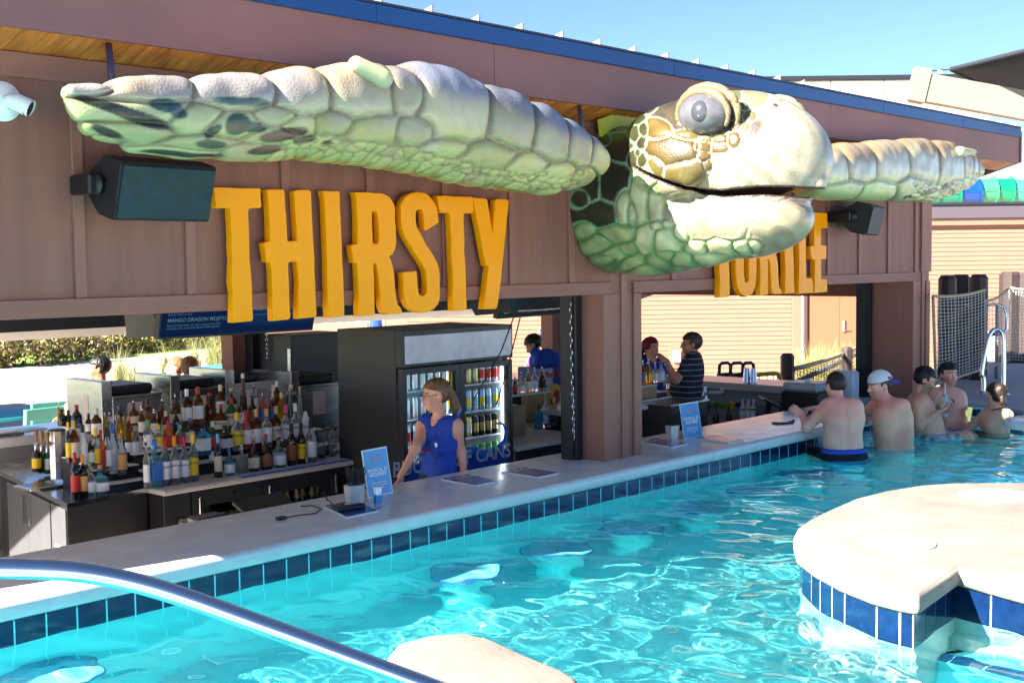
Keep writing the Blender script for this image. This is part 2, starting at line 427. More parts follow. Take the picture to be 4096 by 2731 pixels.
# soffit planks
sof = bpart(MB().add([(RX0, YF + .02, roofz(YF + .02) + .03), (RX1, YF + .02, roofz(YF + .02) + .03), (RX1, YW, roofz(YW) + .03), (RX0, YW, roofz(YW) + .03)], [(0, 3, 2, 1)]), 'soffit', M_black)
pl0 = None; px_ = RX0 + .02
while px_ < RX1 - .14:
    if pl0 is None:
        w_ = .1275; y0, y1 = YF + .025, YW - .002
        mb = MB().add([(px_, y0, roofz(y0)), (px_ + w_, y0, roofz(y0)), (px_ + w_, y1, roofz(y1)), (px_, y1, roofz(y1)),
                       (px_ - .002, y0, roofz(y0) + .02), (px_ + w_ + .002, y0, roofz(y0) + .02), (px_ + w_ + .002, y1, roofz(y1) + .02), (px_ - .002, y1, roofz(y1) + .02)],
                      [(0, 3, 2, 1), (4, 5, 6, 7), (0, 1, 5, 4), (1, 2, 6, 5), (2, 3, 7, 6), (3, 0, 4, 7)])
        pl0 = bpart(mb, 'plank', M_pine, sof); p00 = px_
    else: dup(pl0, loc=(px_ - p00, 0, 0))
    px_ += .131
# roof sheet, fascia boards, drip edge, ribs
RZ = 3.24
def rz(y): return RZ - SLP * (y - 5.52)
y1 = YB + 1.0
roof = bpart(MB().add([(RX0, 5.53, rz(5.53)), (RX1, 5.53, rz(5.53)), (RX1, y1, rz(y1)), (RX0, y1, rz(y1)),
                       (RX0, 5.59, rz(5.59) - .1), (RX1, 5.59, rz(5.59) - .1), (RX1, y1, rz(y1) - .1), (RX0, y1, rz(y1) - .1)],
                      [(0, 1, 2, 3), (4, 7, 6, 5), (0, 4, 5, 1), (1, 5, 6, 2), (2, 6, 7, 3), (3, 7, 4, 0)]), 'roof', M_roofm)
fx = [RX0, 5.93, 10.4, RX1]
for a, b_ in zip(fx[:-1], fx[1:]):
    bpart(MB().bbox(a + .0015, b_ - .0015, YF, YF + .04, 2.825, 3.16, .003), 'fascia_board', M_fascia, roof)
for a, b_ in zip([RX0, 4.9, 7.9, 11.4, 13.3], [4.9, 7.9, 11.4, 13.3, RX1 - .03]):
    bpart(MB().bbox(a + .001, b_ - .001, YF - .03, YF - .003, 3.128, 3.237, .004), 'drip_edge', M_blue, roof)
    bpart(MB().box(a + .001, b_ - .001, YF - .036, YF + .02, 3.238, 3.252), 'edge_flashing', M_roofm, roof)
M_rib = mat('grey_roof_rib', (.30, .28, .29), .45, metal=.3, var=.3, vscale=30)
rx = RX0 + .2; rib0 = None
while rx < RX1 - .1:
    if rib0 is None:
        mb = MB().add([(rx, 5.53, rz(5.53) + .01), (rx + .014, 5.53, rz(5.53) + .01), (rx + .014, y1, rz(y1)), (rx, y1, rz(y1)),
                       (rx, 5.53, rz(5.53) + .06), (rx + .014, 5.53, rz(5.53) + .06), (rx + .014, y1, rz(y1) + .05), (rx, y1, rz(y1) + .05)],
                      [(0, 3, 2, 1), (4, 5, 6, 7), (0, 1, 5, 4), (1, 2, 6, 5), (2, 3, 7, 6), (3, 0, 4, 7)])
        rib0 = bpart(mb, 'roof_rib', M_rib, roof); r00 = rx
    else: dup(rib0, loc=(rx - r00, 0, 0))
    rx += .412
# rake boards at the two ends
for xa in (RX0 - .03, RX1 + .001):
    bpart(MB().add([(xa, 5.53, 2.84), (xa + .03, 5.53, 2.84), (xa + .03, y1, roofz(y1)), (xa, y1, roofz(y1)),
                    (xa, 5.53, 3.2), (xa + .03, 5.53, 3.2), (xa + .03, y1, rz(y1) - .02), (xa, y1, rz(y1) - .02)],
                   [(0, 3, 2, 1), (4, 5, 6, 7), (0, 1, 5, 4), (1, 2, 6, 5), (2, 3, 7, 6), (3, 0, 4, 7)]), 'rake_board', M_fascia, roof)

# ---- serving counter on the pool wall
def slab_profile(y0, y1, z0, z1, r=.035, n=6):
    p = [(y1, z0), (y1, z1)]
    for i in range(n + 1):
        a = math.pi / 2 + i / n * math.pi / 2
        p.append((y0 + r + math.cos(a) * r, z1 - r + math.sin(a) * r))
    for i in range(n + 1):
        a = math.pi + i / n * math.pi / 2
        p.append((y0 + r + math.cos(a) * r, z0 + r + math.sin(a) * r))
    return p
CT = thing('serving_counter', 'long white stone serving counter along the pool edge of the bar', 'counter', (6, 5.9, GZ))
mb = MB(); pr = slab_profile(5.445, 6.33, .122, .215)
mb.prism(pr, lambda p: (13.25 - 6, p[0] - 5.9, p[1] - GZ), lambda p: (.9 - 6, p[0] - 5.9, p[1] - GZ))
cto = mb.build('countertop', M_white, CT, auto=30); recalc(cto)
MB().box(.9 - 6, 13.0 - 6, 5.75 - 5.9, 6.15 - 5.9, 0, .121 - GZ).build('counter_base', M_dark, CT)

# ---- pool: shell, tiles, water
PZ = -1.08
M_plaster = mat('aqua_pool_plaster', (.30, .95, .97), .7, var=.06, vscale=3)
M_pwall = mat('aqua_pool_wall_plaster', (.20, .94, .96), .7, var=.06, vscale=4)
M_deck = mat('deck_concrete', (.43, .42, .42), .85, var=.16, vscale=2.2, bump=.25, bscale=60)
pool_xy = [(-5, -3), (16, -3), (16, 2.6), (12.95, 4.71), (13.30, 5.16), (13.28, 5.52), (-5, 5.52)]
mb = MB(); n = len(pool_xy)
mb.add([(x, y, PZ) for x, y in pool_xy], [tuple(range(n))])
struct(mb.build('pool_floor', M_plaster))
mb = MB()
for i in range(n):
    a, b_ = pool_xy[i], pool_xy[(i + 1) % n]
    mb.add([(a[0], a[1], PZ), (b_[0], b_[1], PZ), (b_[0], b_[1], .10), (a[0], a[1], .10)], [(0, 1, 2, 3)])
PW = struct(mb.build('pool_wall', M_pwall))
# bar wall above the plaster, with its tile band
PB = struct(MB().box(-5, 13.0, 5.525, 5.75, PZ, .121).build('bar_pool_wall', M_grout))
M_tile = mat('navy_glazed_tile', (.006, .024, .085), .13, var=.35, vscale=14, coat=.5, bump=.10, bscale=18)
TP = .1556; t0 = None; tx = on(93 * 1400 / 2129, 1700 + 1310 * 1400 / 2129, 1, 5.52)[0] - TP * 22 + .0015
while tx < 13.1:
    if t0 is None: t0 = MB().bbox(tx, tx + TP - .0075, 5.5185, 5.527, -.034, .1195, .002).build('tile', M_tile, PB); t00 = tx
    else: dup(t0, loc=(tx - t00, 0, 0))
    tx += TP
# water surface: real waves
def waves(x, y):
    r = np.random.RandomState(5); z = np.zeros_like(x)
    for i in range(46):
        L = .14 * (5.0 ** r.rand()); k = 2 * math.pi / L; th = r.rand() * 2 * math.pi
        amp = .0034 * L * (.55 + .9 * r.rand())
        wx = x + .05 * np.sin(2.1 * y + i); wy = y + .05 * np.sin(1.7 * x + 2 * i)
        z = z + amp * np.sin(k * (math.cos(th) * wx + math.sin(th) * wy) + r.rand() * 6.28)
    return z
h = .024
xs = np.arange(-1.0, 16.0, h); ys = np.arange(.6, 5.55, h)
Xg, Yg = np.meshgrid(xs, ys, indexing='ij')
cal = .2 + .8 / (1 + np.exp(-((5.35 - .10 * (Xg - 3)) - Yg) * 2.2))           # calmer by the bar wall
V = np.stack([Xg, Yg, waves(Xg, Yg) * cal], -1).reshape(-1, 3)
nx, ny = Xg.shape; I = np.arange(nx * ny).reshape(nx, ny)
Q = np.stack([I[:-1, :-1], I[1:, :-1], I[1:, 1:], I[:-1, 1:]], -1).reshape(-1, 4)
M_water = bpy.data.materials.new('pool_water'); M_water.use_nodes = True
nt = M_water.node_tree; nt.nodes.remove(nt.nodes['Principled BSDF'])
g_ = nt.nodes.new('ShaderNodeBsdfGlass'); g_.inputs['IOR'].default_value = 1.33; g_.inputs['Roughness'].default_value = 0.0; g_.inputs['Color'].default_value = (.74, .985, 1, 1)
nt.links.new(g_.outputs[0], nt.nodes['Material Output'].inputs['Surface'])
water = struct(npmesh('water', V, Q, M_water))
water.cycles.is_caustics_caster = True
for o in bpy.data.objects:
    if o.name.startswith('pool_'): o.cycles.is_caustics_receiver = True

# ---- decks and ground
struct(MB().box(-40, 60, -60, .55, -.6, .12).build('near_deck', M_conc))
M_ground = mat('pale_paving', (.50, .43, .37), .9, var=.10, vscale=.5, bump=.1, bscale=40)
struct(MB().add([(-300, 6.0, GZ), (400, 6.0, GZ), (400, 500, GZ), (-300, 500, GZ)], [(0, 1, 2, 3)]).build('ground', M_ground))
# ================================================================== SIGN LETTERS
M_orange = mat('orange_gloss_enamel', (1.0, .32, .0), .26, spec=.12, coat=.04, var=.03, vscale=3, bump=.03, bscale=14)
def zA(p): return on(820 + p[0] * .38254, 720 + p[1] * .38254, 1, 5.72)
def zB(p): return on(1360 + p[0] * .38272, 720 + p[1] * .38272, 1, 5.72)
LET = {}
LET['T'] = (zA, [[(98,86),(300,92),(390,97),(560,95),(576,102),(573,160),(583,270),(575,283),(450,288),(444,350),(452,500),(455,700),(458,830),(470,950),(480,1080),(487,1230),(484,1280),(494,1440),(488,1465),(300,1480),(302,1180),(284,1060),(296,830),(284,700),(288,600),(278,450),(270,300),(268,283),(135,284),(125,275)]])
LET['H'] = (zA, [[(655,112),(680,107),(740,110),(805,107),(825,125),(832,300),(842,400),(850,560),(855,640),(875,650),(970,645),(965,500),(955,350),(945,200),(938,125),(960,115),(1080,113),(1102,125),(1110,350),(1118,500),(1125,650),(1135,800),(1138,960),(1145,1060),(1148,1200),(1155,1330),(1160,1410),(1145,1425),(985,1440),(985,1150),(990,1080),(980,950),(972,850),(955,840),(870,850),(860,900),(868,1030),(872,1160),(875,1290),(885,1430),(870,1448),(720,1462),(712,1300),(712,1160),(708,1000),(700,900),(690,850),(650,848),(640,750),(620,670),(640,655),(688,648),(685,500),(680,370),(672,250),(665,150)]])
LET['I'] = (zA, [[(1240,125),(1270,122),(1330,127),(1390,125),(1402,135),(1405,300),(1412,400),(1418,600),(1425,740),(1428,850),(1438,1000),(1442,1150),(1448,1300),(1450,1400),(1440,1415),(1300,1428),(1292,1300),(1290,1150),(1285,1000),(1285,850),(1278,700),(1272,500),(1265,350),(1258,200)]])
LET['R'] = (zB, [[(165,140),(280,135),(370,148),(400,143),(470,158),(520,190),(560,260),(570,300),(568,400),(578,500),(580,600),(582,650),(570,720),(545,770),(500,800),(525,830),(545,900),(560,980),(565,1080),(572,1160),(585,1260),(600,1310),(630,1340),(642,1375),(630,1385),(500,1395),(460,1375),(440,1320),(432,1200),(415,1050),(405,960),(392,890),(370,862),(345,862),(342,920),(350,1050),(352,1200),(352,1330),(358,1395),(340,1403),(205,1412),(200,1300),(205,1200),(198,1050),(192,900),(185,860),(150,858),(135,770),(125,690),(140,680),(190,676),(190,560),(192,450),(185,300),(180,180)],
    [(325,325),(380,322),(400,350),(410,420),(415,520),(413,640),(400,672),(345,678),(335,640),(330,500),(327,400)]])
LET['S'] = (zB, [[(640,290),(650,240),(690,180),(740,148),(810,133),(880,142),(930,175),(980,235),(1005,290),(1018,360),(1023,440),(900,520),(885,510),(885,430),(880,370),(870,310),(840,297),(805,302),(785,340),(785,440),(800,500),(850,590),(890,670),(930,730),(970,790),(1010,870),(1030,930),(1036,1000),(1035,1150),(1040,1220),(1020,1290),(980,1340),(920,1368),(850,1378),(770,1360),(720,1320),(690,1260),(672,1180),(668,1060),(660,975),(680,968),(795,960),(800,1050),(812,1170),(825,1205),(860,1222),(895,1205),(915,1160),(912,1050),(905,960),(880,900),(845,840),(790,760),(730,660),(690,590),(655,510),(648,420),(645,350)]])
LET['T2'] = (zB, [[(1025,175),(1100,172),(1200,180),(1330,183),(1375,180),(1385,195),(1388,300),(1385,335),(1370,340),(1290,343),(1285,400),(1290,520),(1295,640),(1292,740),(1303,850),(1308,1000),(1310,1100),(1312,1200),(1320,1330),(1312,1350),(1190,1358),(1185,1200),(1188,1050),(1180,900),(1172,780),(1172,640),(1165,520),(1160,400),(1155,340),(1055,335),(1042,290),(1035,230)]])
LET['Y'] = (zB, [[(1400,195),(1450,197),(1515,200),(1535,215),(1545,280),(1560,370),(1575,470),(1590,560),(1597,620),(1605,560),(1612,400),(1625,300),(1630,215),(1650,207),(1750,213),(1758,225),(1750,330),(1735,420),(1730,520),(1715,640),(1705,760),(1690,880),(1680,1000),(1670,1100),(1655,1200),(1645,1290),(1635,1330),(1620,1340),(1505,1342),(1515,1250),(1530,1150),(1545,1000),(1560,895),(1530,885),(1505,760),(1485,640),(1470,560),(1450,460),(1430,360),(1410,260)]])
def lpoly(key): f_, ps = LET[key]; return [[(float(f_(p)[0]), float(f_(p)[2])) for p in poly] for poly in ps]
def letter(polys, parent, org):
    cu = bpy.data.curves.new('l', 'CURVE'); cu.dimensions = '2D'; cu.fill_mode = 'BOTH'; cu.extrude = .022; cu.bevel_depth = .006; cu.bevel_resolution = 2
    for poly in polys:
        sp = cu.splines.new('POLY'); sp.points.add(len(poly) - 1); sp.use_cyclic_u = True
        for q, (x, z_) in zip(sp.points, poly): q.co = (x - org[0], z_ - org[2], 0, 1)
    ob = bpy.data.objects.new('l', cu); COL.objects.link(ob)
    me = bpy.data.meshes.new_from_object(ob.evaluated_get(bpy.context.evaluated_depsgraph_get())); bpy.data.objects.remove(ob)
    me.transform(Matrix(((1, 0, 0, 0), (0, 0, -1, 5.745 - org[1]), (0, 1, 0, 0), (0, 0, 0, 1))))
    bm = bmesh.new(); bm.from_mesh(me); bmesh.ops.recalc_face_normals(bm, faces=bm.faces); bm.to_mesh(me); bm.free()
    return link('letter', me, M_orange, parent, auto=40)
org = (5.1, 5.745, 1.42)
S1 = thing('sign_lettering', 'orange raised letters reading THIRSTY on the bar front', 'sign', org)
for k in ('T', 'H', 'I', 'R', 'S', 'T2', 'Y'): letter(lpoly(k), S1, org)
org2 = (9.9, 5.745, 1.42)
S2 = thing('sign_lettering', 'orange raised letters reading TURTLE, half hidden behind the turtle head', 'sign', org2)
def fit(polys, x0, x1, sx0, sx1):
    """map the letter's stem range sx0..sx1 onto x0..x1"""
    k = (x1 - x0) / (sx1 - sx0)
    return [[(x0 + (x - sx0) * k, z_) for x, z_ in p] for p in polys]
nx_ = lambda n_: on(n_, 1150, 1, 5.72)[0]
P = lpoly('T'); letter(fit(P, nx_(2879), nx_(2917), lpoly('T')[0][19][0], lpoly('T')[0][17][0]), S2, org2)
ux0, ux1 = nx_(2942), nx_(3025); uw = (ux1 - ux0)
U = [(ux0, 2.14), (ux0 + .36 * uw, 2.145), (ux0 + .37 * uw, 1.9), (ux0 + .38 * uw, 1.6), (ux0 + .43 * uw, 1.535), (ux0 + .55 * uw, 1.525), (ux0 + .65 * uw, 1.56), (ux0 + .66 * uw, 1.9), (ux0 + .64 * uw, 2.14), (ux1 - .01, 2.15), (ux1 - .005, 1.9),
     (ux1, 1.62), (ux1 - .06 * uw, 1.5), (ux1 - .2 * uw, 1.435), (ux0 + .5 * uw, 1.415), (ux0 + .25 * uw, 1.44), (ux0 + .1 * uw, 1.5), (ux0 + .02 * uw, 1.62)]
letter([U], S2, org2)
P = lpoly('R'); xs_ = [x for x, _ in P[0]]; letter(fit(P, nx_(3030), nx_(3125), min(xs_), max(xs_)), S2, org2)
P = lpoly('T2'); letter(fit(P, nx_(3142), nx_(3176), P[0][20][0], P[0][18][0]), S2, org2)
a, b_ = nx_(3195), nx_(3252)
letter([[(a + .01, 2.15), (a + .47 * (b_ - a), 2.155), (a + .45 * (b_ - a), 1.9), (a + .5 * (b_ - a), 1.55), (b_ - .03, 1.545), (b_ - .01, 1.5), (b_, 1.42), (a, 1.415), (a + .015, 1.7), (a, 1.9)]], S2, org2)
a, b_ = nx_(3257), nx_(3308); w_ = b_ - a
letter([[(a, 2.15), (b_ - .01, 2.15), (b_, 2.02), (a + .5 * w_, 2.02), (a + .48 * w_, 1.85), (b_ - .02, 1.845), (b_ - .02, 1.73), (a + .5 * w_, 1.73), (a + .5 * w_, 1.535), (b_ - .01, 1.53), (b_, 1.42), (a + .01, 1.415), (a + .02, 1.72), (a - .05, 1.73), (a - .07, 1.84), (a, 1.85)]], S2, org2)

# ================================================================== TURTLE
TU = thing('turtle_sculpture', 'giant painted sea turtle sculpture leaning out from the bar roof', 'sculpture', (7.5, 5.75, 1.5))
TL = Vector((7.5, 5.75, 1.5))
def mulvor(px, py, seeds):
    """multiplicatively weighted Voronoi in photo space -> nearest id, second id, ratio d1/d2"""
    d1 = np.full(px.shape, 1e9); d2 = d1.copy(); i1 = np.zeros(px.shape, int); i2 = i1.copy()
    for i, s_ in enumerate(seeds):
        d = ((px - s_[0]) / s_[2]) ** 2 + ((py - s_[1]) / s_[3]) ** 2
        m = d < d1; m2 = (~m) & (d < d2)
        d2 = np.where(m, d1, np.where(m2, d, d2)); i2 = np.where(m, i1, np.where(m2, i, i2))
        d1 = np.where(m, d, d1); i1 = np.where(m, i, i1)
    return i1, i2, np.sqrt(d1 / np.maximum(d2, 1e-9))
def vproj(V):
    v = (V - CAMP) @ CAMM
    return RW / 2 + RF * v[:, 0] / -v[:, 2], RH / 2 - RF * v[:, 1] / -v[:, 2]
def vnoise(V, f_, seed=0):
    r = np.random.RandomState(seed); o = np.zeros(len(V))
    for i in range(7):
        k = r.randn(3); k = k / np.linalg.norm(k) * f_ * (.6 + r.rand()); o += np.sin(V @ k + r.rand() * 6.28)
    return o / 3.0
def ss(x, a, b): t = np.clip((x - a) / (b - a), 0, 1); return t * t * (3 - 2 * t)
def lerp(a, b, t): return np.asarray(a) * (1 - t[:, None]) + np.asarray(b) * t[:, None]
M_turtle = mat('airbrushed_fibreglass', attr='Col', rough=.34, coat=.35, var=.12, vscale=16, bump=.32, bscale=75)
K = 2352 / 4096
def flipper(name, top, bot, Y, thick, seeds, patches, colf, amp=.046, nu=420, nv=150):
    top = np.array(top, float); bot = np.array(bot, float)
    def wall(p): return np.array([ov(x, y, 1, Y) for x, y in p])
    T, B_ = wall(top), wall(bot)
    x0 = min(T[0, 0], B_[0, 0]); x1 = max(T[-1, 0], B_[-1, 0])
    s_ = .5 - .5 * np.cos(np.linspace(0, math.pi, nu)); xs_ = x0 + (x1 - x0) * (.65 * np.linspace(0, 1, nu) + .35 * s_)
    zt = np.interp(xs_, T[:, 0], T[:, 2]); zb = np.interp(xs_, B_[:, 0], B_[:, 2])
    kk = np.ones(9) / 9
    zt[4:-4] = np.convolve(zt, kk, 'valid'); zb[4:-4] = np.convolve(zb, kk, 'valid')
    ha = np.maximum((zt - zb) / 2, .002); zc = (zt + zb) / 2
    u = (xs_ - x0) / (x1 - x0)
    th = np.interp(u, *thick) * np.minimum(1, (ha / ha.max()) ** .5 * 1.25); th = np.minimum(th, ha * 1.1)
    ph = np.linspace(0, 2 * math.pi, nv, endpoint=False)
    cs, sn = np.cos(ph), np.sin(ph)
    Zr = np.sign(cs) * np.abs(cs) ** .9; Yr = np.sign(sn) * np.abs(sn) ** .8
    X = np.repeat(xs_[:, None], nv, 1); Z = zc[:, None] + ha[:, None] * Zr[None]; YY = Y - th[:, None] * Yr[None]
    V = np.stack([X, YY, Z], -1).reshape(-1, 3)
    I = np.arange(nu * nv).reshape(nu, nv); J = np.roll(I, -1, 1)
    Q = np.stack([I[:-1], I[1:], J[1:], J[:-1]], -1).reshape(-1, 4)
    N = np.zeros_like(V); fn = np.cross(V[Q[:, 2]] - V[Q[:, 0]], V[Q[:, 3]] - V[Q[:, 1]])
    for c_ in range(4): np.add.at(N, Q[:, c_], fn)
    N /= np.linalg.norm(N, axis=1)[:, None] + 1e-9
    if (N * (V - np.array([0, Y, 0])) )[:, 1].sum() < 0: N = -N; Q = Q[:, ::-1]
    M0 = V.copy(); M0[:, 1] = Y
    px, py = vproj(M0); px *= K; py *= K
    # stretch slightly below the plane for the underside
    i1, i2, r = mulvor(px, py, seeds)
    A = np.array([s_[4] for s_ in seeds])[i1]
    D = amp * A * (np.sqrt(np.clip(1 - r ** 3, 0, 1)) - .55) + .004 * vnoise(V, 30, 3)
    e = np.minimum(1, ha / .05); D = D * np.repeat(e, nv)
    V2 = V + N * D[:, None]
    t = np.clip((zt[np.arange(nu)][:, None] - Z) / (2 * ha[:, None]), 0, 1).ravel()
    col = colf(px, py, t, i1, r, V)
    cr = ss(r, .72, .97); col = lerp(col, np.array([.13, .10, .05]), cr * .62)
    nz = vnoise(V, 22, 9) * .25
    for (x, y, rx, ry, an, c_) in patches:
        ca, sa = math.cos(math.radians(an)), math.sin(math.radians(an)); dx, dy = px - x, py - y
        d = np.sqrt(((dx * ca + dy * sa) / rx) ** 2 + ((-dx * sa + dy * ca) / ry) ** 2)
        col = lerp(col, np.array(c_), (1 - ss(d + nz, .8, 1.12)) * .95)
    o = npmesh(name, V2 - np.array(TL), Q, M_turtle, TU, cols=np.clip(col, 0, 1))
    return recalc(o)
rs = np.random.RandomState(11)
topL = [(140,215),(150,203),(190,197),(250,194),(300,186),(430,181),(520,175),(600,173),(700,160),(780,153),(860,149),(940,150),(1010,160),(1070,187),(1130,205),(1180,222),(1250,255),(1310,292),(1350,320),(1378,350),(1386,372)]
botL = [(140,215),(148,232),(175,270),(195,302),(230,322),(300,346),(420,362),(560,371),(700,368),(820,380),(950,402),(1060,425),(1180,440),(1260,446),(1330,425),(1365,405),(1380,390),(1386,372)]
seedsL = [(195,207,62,12,.9),(330,206,92,36,1),(520,212,92,38,1),(662,216,64,56,1),(792,216,74,64,1),(895,220,40,48,.8),(1005,238,90,92,1.15),(1138,272,66,82,1.1),(1225,306,52,76,1.1),(1296,330,42,66,1.1),(1352,358,40,56,1.1),
    (1078,372,78,42,.8),(1165,392,62,40,.8),(1240,408,58,34,.8),(1312,412,52,30,.8),(985,348,48,26,.7),(905,305,48,30,.7),(822,303,62,34,.7),(725,290,48,28,.7),(655,292,42,26,.7),(600,272,46,20,.6),
    (505,292,62,28,.6),(420,275,60,30,.5),(300,262,140,26,.8),(245,300,110,22,.8),(210,318,60,14,.5),(600,318,62,20,.5),(450,332,62,18,.5),(380,352,90,10,.4),(560,348,60,14,.4),(700,330,50,18,.5)]
for i in range(64):
    x = 620 + (i % 32) * 21.5 + rs.rand() * 10; yb = np.interp(x, [p[0] for p in botL], [p[1] for p in botL])
    seedsL.append((x, yb - (8 + 22 * (i // 32)) - rs.rand() * 10, 14 + 8 * rs.rand(), 8 + 4 * rs.rand(), .35))
BK, TEAL, BR, DG = (.012, .013, .012), (.02, .06, .065), (.075, .03, .012), (.02, .045, .025)
patL = [(268,262,112,14,20,BK),(352,246,40,16,8,TEAL),(378,258,24,14,30,TEAL),(518,240,58,9,4,TEAL),(508,292,26,22,-30,DG),(545,297,28,10,5,DG),(460,306,22,10,-40,DG),(232,303,38,9,24,BK),(612,314,42,11,-8,BR),(578,347,34,7,-4,BR),(455,333,38,9,4,DG),(390,351,95,5,5,BK),(716,331,17,5,4,BR),(668,326,22,7,-15,(.06,.05,.015))]
def colL(px, py, t, i1, r, V):
    n = vnoise(V, 9, 1); n2 = vnoise(V, 26, 2)
    tan = np.array([.56, .43, .27]); lav = np.array([.38, .34, .33]); blue = np.array([.17, .22, .33]); pale = np.array([.54, .52, .33]); yg = np.array([.50, .52, .17]); mint = np.array([.44, .52, .24])
    c_ = lerp(lav, tan, ss(n, -.6, .6)); bl = ss(px, 760, 950) * (1 - ss(t, .12, .42)); c_ = lerp(c_, blue, bl * .8)
    c_ = lerp(c_, pale, ss(t + .1 * n, .18, .42)); c_ = lerp(c_, yg, ss(t + .12 * n2, .45, .8)); c_ = lerp(c_, mint, (1 - ss(px, 380, 700)) * ss(t, .2, .5) * .65)
    pk = np.array([.60, .42, .24]); c_ = lerp(c_, pk, ss(n2, .3, 1) * ss(t, .6, .9) * .6)
    rr = np.random.RandomState(4).rand(200)[i1]; c_ = c_ * (.56 + .24 * rr)[:, None]
    return c_
flipper('flipper', topL, botL, 5.28, ([0, .1, .3, .6, .85, 1], [.05, .09, .14, .18, .17, .12]), seedsL, patL, colL)
topR = [(1840,350),(1895,336),(1960,331),(2060,323),(2120,322),(2170,328),(2210,342),(2240,362),(2252,378),(2257,392)]
botR = [(1840,440),(1862,455),(1950,459),(2050,461),(2120,463),(2180,450),(2220,432),(2245,412),(2254,402),(2257,392)]
seedsR = [(1870,380,45,60,1),(1930,375,42,50,1),(2010,372,40,50,1),(2090,375,36,50,1),(2160,385,34,48,1),(2205,375,16,32,.7),(2225,385,12,26,.7),(2240,388,10,20,.7),(2251,392,8,14,.7),
    (1900,440,50,22,.8),(1985,440,45,22,.8),(2065,432,40,24,.8)]
for i in range(46):
    x = 2060 + rs.rand() * 170; seedsR.append((x, 425 + 40 * rs.rand() - max(0, x - 2150) * .35, 10 + 6 * rs.rand(), 6 + 3 * rs.rand(), .35))
def colR(px, py, t, i1, r, V):
    n = vnoise(V, 9, 1); n2 = vnoise(V, 26, 2)
    c_ = lerp(np.array([.40, .29, .17]), np.array([.54, .50, .36]), ss(t + .1 * n, .1, .38)); c_ = lerp(c_, np.array([.50, .62, .24]), ss(t + .1 * n2, .5, .8))
    rr = np.random.RandomState(4).rand(200)[i1]; return c_ * (.58 + .24 * rr)[:, None]
flipper('flipper', topR, botR, 5.28, ([0, .3, .7, 1], [.2, .18, .14, .05]), seedsR, [(2110,440,22,6,-8,BK),(2150,428,16,6,-20,BK),(2060,452,12,4,0,BK)], colR, nu=260, nv=120)
# claws
M_claw = mat('pale_green_claw', (.38, .40, .24), .45)
S_ = SDF((-.3, -.3, -.3), (.3, .3, .3), .015).cone((-.085, .02, .035), (.07, -.02, -.03), .045, .055, 0); v_, q_ = S_.mesh()
c0 = ov(852, 166, 1, 5.12); npmesh('claw', v_ + (c0 - np.array(TL)), q_, M_claw, TU)
S_ = SDF((-.4, -.3, -.3), (.4, .3, .3), .02).cone((-.2, 0, .0), (.16, -.02, .02), .06, .02, 0); v_, q_ = S_.mesh()
c0 = ov(2222, 352, 1, 5.15); npmesh('claw', v_ + (c0 - np.array(TL)), q_, M_claw, TU)
# hanging rods
M_rod = mat('violet_grey_rod', (.07, .06, .10), .4, metal=.4)
for (x0, y0), (x1, y1) in (((432, 150), (450, 345)), ((2313, 395), (2331, 525))):
    a = on(x0, y0, 1, 5.62); b_ = on(x1, y1, 1, 5.50)
    MB().cyl(Vector(a) - TL, Vector(b_) - TL, .017, 10).build('hanging_rod', M_rod, TU, smooth=True)
# yellow panel behind the neck
M_yel = mat('yellow_green_panel', (.55, .56, .03), .5, var=.06)
pp = [on(2300 + x * .523, 300 + y * .523, 1, 5.66) for x, y in ((195, 340), (420, 250), (640, 250), (640, 420), (215, 500))]
mb = MB().prism([(p[0], p[2]) for p in pp][::-1], lambda p: (p[0] - TL.x, 5.69 - TL.y, p[1] - TL.z), lambda p: (p[0] - TL.x, 5.66 - TL.y, p[1] - TL.z))
recalc(mb.build('shell_panel', M_yel, TU))
# ---- head
H = SDF((6.7, 3.9, 1.55), (8.3, 5.78, 3.0), .0105)
H.ell((7.5, 5.0, 2.46), (.53, .68, .42), .05)
H.ell((7.5, 4.58, 2.42), (.45, .53, .41), .10)
H.ell((7.5, 4.31, 2.36), (.28, .26, .25), .10)
H.cone((7.5, 4.09, 2.22), (7.5, 4.30, 2.28), .05, .14, .06)
H.ell((7.5, 4.72, 2.0), (.42, .56, .27), .05)
H.ell((7.5, 5.15, 1.97), (.50, .48, .31), .10)
H.cone((7.5, 5.45, 2.15), (7.5, 5.72, 2.18), .53, .55, .10)
H.ell((7.02, 4.95, 2.40), (.10, .28, .22), .08)
H.ell((7.98, 4.95, 2.40), (.10, .28, .22), .08)
H.ell((7.14, 4.74, 2.71), (.13, .21, .16), .07); H.ell((7.86, 4.74, 2.71), (.13, .21, .16), .07)
H.ell((7.5, 4.74, 2.70), (.34, .44, .19), .06)
eye_c = np.array([7.04, 4.68, 2.70]); LIDS = []; LS = SDF(H.lo, H.lo + H.h * (np.array(H.F.shape) - 1), H.h)
for sg in (1, -1):
    ex = 7.5 + (eye_c[0] - 7.5) * sg
    for k_, (ry, rz_, dx, r0) in enumerate(((.198, .152, -.055, .026), (.232, .188, .005, .030))):
        pr_ = None
        for i in range(23):
            a_ = math.radians(-32 + i * 10.6); y_, z_ = -math.cos(a_), math.sin(a_)
            p = np.array([ex + sg * (dx + .035 * (1 - z_)), eye_c[1] + y_ * ry, eye_c[2] - .01 + z_ * rz_]); r_ = r0 * (.55 + .45 * math.sin(math.pi * i / 22)) + .002 * math.sin(i * 2.3 + k_)
            if pr_ is not None: LS.cone(pr_[0], p, pr_[1], r_, 0)
            pr_ = (p, r_); LIDS.append((p, r_))
H.merge(tuple(slice(0, n_) for n_ in H.F.shape), LS.F[:H.F.shape[0], :H.F.shape[1], :H.F.shape[2]], .025, 'add')
